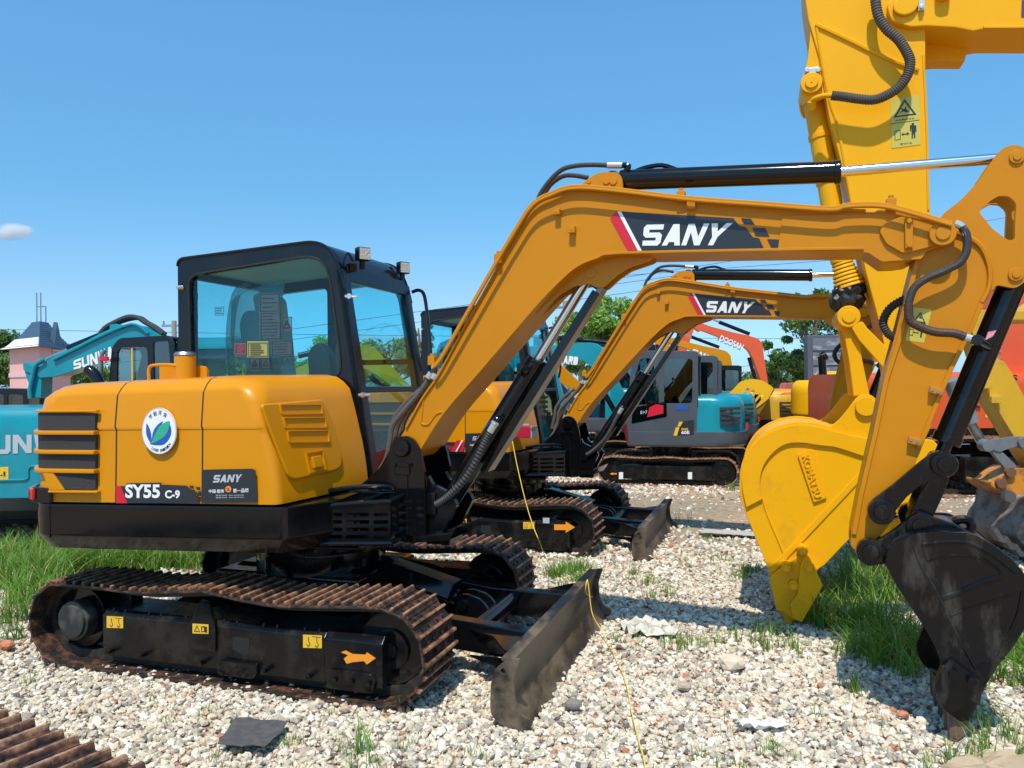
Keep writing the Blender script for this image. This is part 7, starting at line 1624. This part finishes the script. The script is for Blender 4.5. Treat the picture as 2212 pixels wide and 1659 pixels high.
# blue drum at the right edge
b = MB(); p = atY(2212, 873, 9.5); q_ = atY(2260, 880, 9.5); b.cyl(None, tuple(p), tuple(q_), .09, n=16, bev=.01); b.cyl(None, (q_.x, 9.5, 0), tuple(q_), .03, n=8); o = b.go('hose_reel', mat('blue_plastic', (.02, .20, .45), .4)); tag(o, 'blue rounded drum at the right edge beside the yellow arm', 'hose reel')

# ================================================================= PINK TOWER, TREES, POLES, WIRES
tw = Frame((atY(22, 800, 42).x, 42), 0)
tr = empty('pink_tower_building', (atY(85, 800, 42).x, 44.5, 0), 'pink tower house with dark blue tiled roof and antenna rods at the left', 'building')
wx = lambda pts, y=0: tw.pl(Z('7', pts), y)
x0, xm, x1 = wx([(92, 800)])[0][0], wx([(365, 800)])[0][0], wx([(640, 700)])[0][0]
ze, zr = wx([(300, 600)])[0][1], wx([(380, 345)])[0][1]
M_PNK = mat('pink_render', (.78, .42, .38), .8, var=.3, vcol=(.68, .37, .34), vscale=.6)
TA = Frame((0, 0), mat=Matrix.Translation((atY(85.5, 800, 42).x, 42, 0)))
XM = atY(85.5, 800, 42).x; D1 = Vector((atY(21, 800, 44.4).x-XM, 2.4)); D2 = Vector((atY(152, 800, 45.6).x-XM, 3.6))
def twp(a_, b_, z): return (XM+D1.x*a_+D2.x*b_, 42+D1.y*a_+D2.y*b_, z)
b = MB(); b.loft([[twp(a_, b_, z) for a_, b_ in ((0, 0), (1, 0), (1, 1), (0, 1))] for z in (0, ze)]); b.go('wall', M_PNK, tr)
b = MB(); zl = wx([(90, 870)])[0][1]; b.loft([[twp(a_, b_, z) for a_, b_ in ((-.02, -.02), (1.02, -.02), (1.02, 1.02), (-.02, 1.02))] for z in (zl-.12, zl+.12)]); b.go('string_course', mat('pale_pink_trim', (.68, .48, .45), .7), tr)
M_TIL = mat('blue_roof_tiles', (.055, .10, .16), .45, var=.4, vcol=(.03, .06, .10), vscale=3)
b = MB(); rings = []
n = 13
for i in range(n):
    t = i/(n-1); e = -.13+.50*(t**.72); z = ze-.1+(zr-ze+.1)*t
    rings.append([twp(a_, b_, z) for a_, b_ in ((e, e), (1-e, e), (1-e, 1-e), (e, 1-e))]); 
    if i < n-1: e2 = e+.012; rings.append([twp(a_, b_, z+.10) for a_, b_ in ((e2, e2), (1-e2, e2), (1-e2, 1-e2), (e2, 1-e2))])
b.loft(rings); rf = b.go('roof', M_TIL, tr, sharp=20)
b = MB(); rr = []
for i in range(5):
    t = i/4*.36; e = -.15+.50*(t**.72); z = ze-.1+(zr-ze+.1)*t; rr.append([twp(1.0-e*1.0, e-.015, z), twp(e+.03, e-.015, z), twp(e+.03, e+.02, z), twp(1-e, e+.02, z)])
b.loft(rr); b.go('white_roof_patch', mat('white_lime', (.75, .74, .72), .8, var=.5, vcol=(.5, .5, .5), vscale=2), rf)
b = MB(); b.loft([[twp(-.03, .42, ze-.1), twp(-.03, .72, ze-.1), twp(-.01, .57, ze+1.4)], [twp(.12, .42, ze+.3), twp(.12, .72, ze+.3), twp(.12, .57, ze+1.45)]]); b.go('dormer', M_TIL, rf)
b = MB(); wb = lambda a0, a1, z0_, z1_, d0, d1: b.loft([[twp(d0, a0, z0_), twp(d0, a1, z0_), twp(d1, a1, z0_), twp(d1, a0, z0_)], [twp(d0, a0, z1_), twp(d0, a1, z1_), twp(d1, a1, z1_), twp(d1, a0, z1_)]])
zw0, zw1 = wx([(520, 740)])[0][1], wx([(520, 625)])[0][1]
wb(.40, .72, zw0, zw1, -.02, .02); wf = b.go('window_frame', mat('white_frame', (.75, .75, .74), .6), tr)
b = MB(); wb(.43, .69, zw0+.1, zw0+(zw1-zw0)*.6, -.03, .0); wb(.43, .69, zw0+(zw1-zw0)*.66, zw1-.1, -.03, .0); b.each('window_pane', M_GLD, wf)
zw0, zw1 = wx([(280, 990)])[0][1], wx([(280, 935)])[0][1]
b = MB(); b.loft([[twp(.38, -.015, z), twp(.2, -.015, z), twp(.2, .01, z), twp(.38, .01, z)] for z in (zw0, zw1)]); b.go('lower_window', MATS['white_frame'], tr)
b = MB()
for (uu, vt) in ((340, 118), (377, 115), (423, 245)):
    p = wx([(uu, 350)], 2.9)[0]; q_ = wx([(uu, vt)], 2.9)[0]; b.cyl(tw, (p[0], 2.9, p[1]-.5), (p[0], 2.9, q_[1]), .035, n=6)
p = wx([(340, 245)], 2.9)[0]; q_ = wx([(423, 245)], 2.9)[0]; b.cyl(tw, (p[0], 2.9, p[1]), (q_[0], 2.9, p[1]), .03, n=6)
b.go('antenna_mast', M_STL, rf)
# ---- trees
def leaf_mat(name, c1, c2):
    m = bpy.data.materials.new(name); m.use_nodes = True; t = m.node_tree; b = t.nodes['Principled BSDF']; N = t.nodes.new; L = t.links.new
    g = N('ShaderNodeNewGeometry'); cr = N('ShaderNodeValToRGB'); cr.color_ramp.elements[0].color = (*c1, 1); cr.color_ramp.elements[1].color = (*c2, 1)
    L(g.outputs['Random Per Island'], cr.inputs[0]); L(cr.outputs[0], b.inputs['Base Color']); b.inputs['Roughness'].default_value = .5
    tr_ = N('ShaderNodeBsdfTranslucent'); L(cr.outputs[0], tr_.inputs[0]); mx = N('ShaderNodeMixShader'); mx.inputs[0].default_value = .4
    L(b.outputs[0], mx.inputs[1]); L(tr_.outputs[0], mx.inputs[2]); L(mx.outputs[0], t.nodes['Material Output'].inputs[0]); return m
LM1 = leaf_mat('bright_leaves', (.14, .30, .04), (.34, .52, .10)); LM2 = leaf_mat('dark_leaves', (.06, .15, .03), (.18, .30, .07)); LM3 = leaf_mat('olive_leaves', (.17, .22, .07), (.40, .42, .17))
M_BRKK = mat('tree_bark', (.16, .13, .10), .9, bump=.5, bscale=8)
def tree(label, u, Y, vtop, vmid, rad, m, n=2600, clumps=26, leaf=.16, seed=1, sparse=0.0, group=None, trunk=.16, squash=1.0, name='tree'):
    r_ = np.random.default_rng(seed); x = atY(u, 830, Y).x; zt = atY(u, vtop, Y).z; zm = atY(u, vmid, Y).z; hh = (zt-zm)
    n = int(n*1.9); leaf *= .72; o = empty(name, (x, Y, 0), label, 'tree', group); rn = random.Random(seed)
    cl = []
    for i in range(clumps):
        a = rn.uniform(0, 6.28); k = rn.uniform(.15, 1)**.6; zz = rn.uniform(-.9, 1)
        rr = rad*math.sqrt(max(.05, 1-zz*zz*.85))*k
        cl.append((x+math.cos(a)*rr, Y+math.sin(a)*rr*.8, zm+zz*hh*.86, rn.uniform(.22, .38)*rad*(1-sparse*.4)))
    b = MB(); b.tube(None, [(x, Y, 0), (x+rn.uniform(-.2, .2), Y, zm*.5), (x+rn.uniform(-.3, .3), Y, zm), (x, Y, zt-.5)], lambda t: trunk*(1-.8*t), 8, 4)
    for c_ in cl[::2]:
        st = Vector((x, Y, rn.uniform(.45, .9)*zm+.1)); e_ = Vector(c_[:3]); b.tube(None, [tuple(st), tuple((st+e_)/2+Vector((rn.uniform(-.2, .2), 0, rn.uniform(-.1, .3)))), tuple(e_)], lambda t: trunk*.35*(1-.75*t), 5, 3)
    b.go('trunk', M_BRKK, o)
    k = r_.integers(0, len(cl), n); C = np.array([c_[:3] for c_ in cl])[k]; Rr = np.array([c_[3] for c_ in cl])[k]
    d = r_.normal(0, 1, (n, 3)); d /= np.linalg.norm(d, axis=1)[:, None]; P = C+d*(Rr*r_.random(n)**.45)[:, None]*np.array([1, 1, .75])
    nn = d+r_.normal(0, .7, (n, 3)); nn /= np.linalg.norm(nn, axis=1)[:, None]; t1 = np.cross(nn, r_.normal(0, 1, (n, 3))); t1 /= np.linalg.norm(t1, axis=1)[:, None]; t2 = np.cross(nn, t1)
    s = leaf*(.6+.8*r_.random(n))[:, None]
    V = np.stack([P-t1*s, P-t2*s*.45+nn*s*.1, P+t1*s, P+t2*s*.45+nn*s*.1], 1).reshape(-1, 3)
    F_ = np.arange(4*n).reshape(-1, 4)
    cr_ = raw_mesh('crown', V-np.array([x, Y, 0]), F_, 4, m); cr_.parent = o
    return o
TG = 'trees along the far side of the yard'
tree('bright green leafy tree between the two near booms', 1300, 33, 640, 735, 1.9, LM1, 6500, 34, .15, 3, group=TG)
tree('taller thin tree right behind the bright green one', 1345, 37, 660, 740, 1.5, LM1, 2600, 22, .14, 5, .5, TG)
tree('small tree behind the pole between the booms', 1262, 38, 655, 745, 1.3, LM2, 2200, 18, .15, 6, .4, TG)
tree('sparse tree leaning from the right over the gap', 1770, 30, 625, 720, 2.1, LM2, 2600, 26, .15, 7, .6, TG)
tree('lower spray of leaves beside the grey cabinet', 1690, 31, 725, 790, 1.3, LM2, 1100, 16, .15, 8, .8, TG, .08)
tree('thin tree at the right of the nearest cab', 905, 36, 685, 750, 1.0, LM3, 1700, 16, .13, 9, .5, TG)
tree('olive tree seen through the cab windscreen', 850, 34, 735, 790, 2.2, LM3, 3800, 24, .13, 10, .2, TG)
tree('dense dark tree left of the pink tower', -12, 56, 722, 775, 3.0, LM2, 8000, 40, .20, 11, 0, TG)
tree('round bush-like tree seen through the rear of the cab', 560, 36, 740, 800, 1.9, LM3, 3200, 22, .14, 12, .2, TG)
tree('green tree at the right inside the big cab window', 690, 36, 735, 790, 1.7, LM1, 3000, 22, .14, 13, .2, TG)
tree('low green tree seen through the lower cab glass', 450, 30, 800, 822, 2.5, LM2, 4200, 26, .16, 14, 0, TG)
# small far trees on the horizon
for i, (u, vt, rr, nm_) in enumerate(((1440, 790, 3, 'low distant tree behind the curved teal boom'), (1660, 805, 3, 'low distant tree at the horizon under the sparse one'), (160, 800, 4, 'distant tree between the tower and the near hood'), (1010, 790, 3.4, 'distant tree behind the second cab'))):
    tree(nm_, u, 70, vt, 822, rr, LM2, 1500, 14, .35, 30+i, 0, TG, .3)
# ---- poles and wires
def pole(u, vt, Y, r, label, xarm=True):
    p = atY(u, vt, Y); o = empty('utility_pole', (p.x, Y, 0), label, 'utility pole', 'utility poles around the yard')
    b = MB(); b.cyl(None, (p.x, Y, 0), (p.x, Y, p.z), r, r*.8, n=10); b.go('shaft', mat('pole_concrete', (.30, .27, .24), .85), o)
    if xarm:
        b = MB(); b.box(EYE, p.x-.7, p.x+.3, Y-.06, Y+.06, p.z-.35, p.z-.22); b.cyl(None, (p.x-.6, Y, p.z-.22), (p.x-.6, Y, p.z), .05, n=8); b.go('crossarm', M_STL, o)
    return p
pa = pole(376, 693, 45, .17, 'concrete utility pole standing just left of the nearest cab')
pb = pole(1222, 652, 40, .2, 'utility pole seen in the gap under the near boom')
pc = pole(1732, 770, 34, .05, 'thin dark lamp post below the sparse tree', False)
pd = pole(1640, 800, 90, .15, 'short pole on the far horizon right of the orange-red boom', False)
b = MB(); b.box(EYE, pc.x-.25, pc.x+.02, 33.9, 34.1, pc.z-.05, pc.z+.25, .03); o = [k for k in bpy.data.objects if k.name.startswith('utility_pole') and abs(k.location.x-pc.x) < .01][0]; b.go('lamp_head', M_DRK, o)
M_WIR = mat('wire', (.05, .05, .055), .6)
for i, (a_, c_, lab) in enumerate((((-700, 880), (1500, 590), 'upper overhead wire crossing behind the cab and boom'), ((-700, 905), (1500, 612), 'middle overhead wire crossing behind the cab and boom'), ((-700, 700), (2212, 735), 'lowest overhead wire passing behind the cab glass'), ((1200, 606), (2400, 505), 'overhead wire rising right below the near boom'), ((1200, 622), (2700, 380), 'overhead wire passing the opening in the arm head'), ((1300, 815), (1760, 772), 'far sagging wire near the horizon under the sparse tree'))):
    Y = 60+i*2; A_ = atY(*a_, Y); C_ = atY(*c_, Y+8); mid = (A_+C_)/2-Vector((0, 0, .25)); b = MB(); b.tube(None, [tuple(A_), tuple(mid), tuple(C_)], .022, 5, 10); o = b.go('overhead_wire', M_WIR); tag(o, lab, 'wire', 'overhead wires')
# ---- small cloud low in the west
cm = bpy.data.materials.new('cloud_vapour'); cm.use_nodes = True; t = cm.node_tree; t.nodes.clear(); N = t.nodes.new; L = t.links.new
ou = N('ShaderNodeOutputMaterial'); vo = N('ShaderNodeVolumePrincipled'); vo.inputs['Color'].default_value = (1, 1, 1, 1); vo.inputs['Anisotropy'].default_value = .3
tc = N('ShaderNodeTexCoord'); nz = N('ShaderNodeTexNoise'); nz.inputs['Scale'].default_value = .045; nz.inputs['Detail'].default_value = 6; nz.inputs['Roughness'].default_value = .62
gr_ = N('ShaderNodeVectorMath'); gr_.operation = 'MULTIPLY'; gr_.inputs[1].default_value = (1/46, 1/26, 1/17); L(tc.outputs['Object'], gr_.inputs[0])
ln = N('ShaderNodeVectorMath'); ln.operation = 'LENGTH'; L(gr_.outputs[0], ln.inputs[0])
L(tc.outputs['Object'], nz.inputs[0])
m1 = N('ShaderNodeMath'); m1.operation = 'SUBTRACT'; m1.inputs[0].default_value = .98; L(ln.outputs['Value'], m1.inputs[1])
m2 = N('ShaderNodeMath'); m2.operation = 'MULTIPLY_ADD'; m2.inputs[1].default_value = 1.0; L(m1.outputs[0], m2.inputs[0])
m3 = N('ShaderNodeMath'); m3.operation = 'MULTIPLY_ADD'; m3.inputs[1].default_value = 3.2; m3.inputs[2].default_value = -1.55; L(nz.outputs[0], m3.inputs[0]); L(m3.outputs[0], m2.inputs[2])
m4 = N('ShaderNodeMath'); m4.operation = 'MULTIPLY'; m4.inputs[1].default_value = .12; m4.use_clamp = True; L(m2.outputs[0], m4.inputs[0]); L(m4.outputs[0], vo.inputs['Density']); L(vo.outputs[0], ou.inputs['Volume'])
vo.inputs['Emission Strength'].default_value = 0
cp_ = atY(22, 500, 1500); b = MB(); b.blob(None, (0, 0, 0), (46, 26, 17), 3); o = b.go('cloud', cm); o.location = cp_; o['kind'] = 'structure'
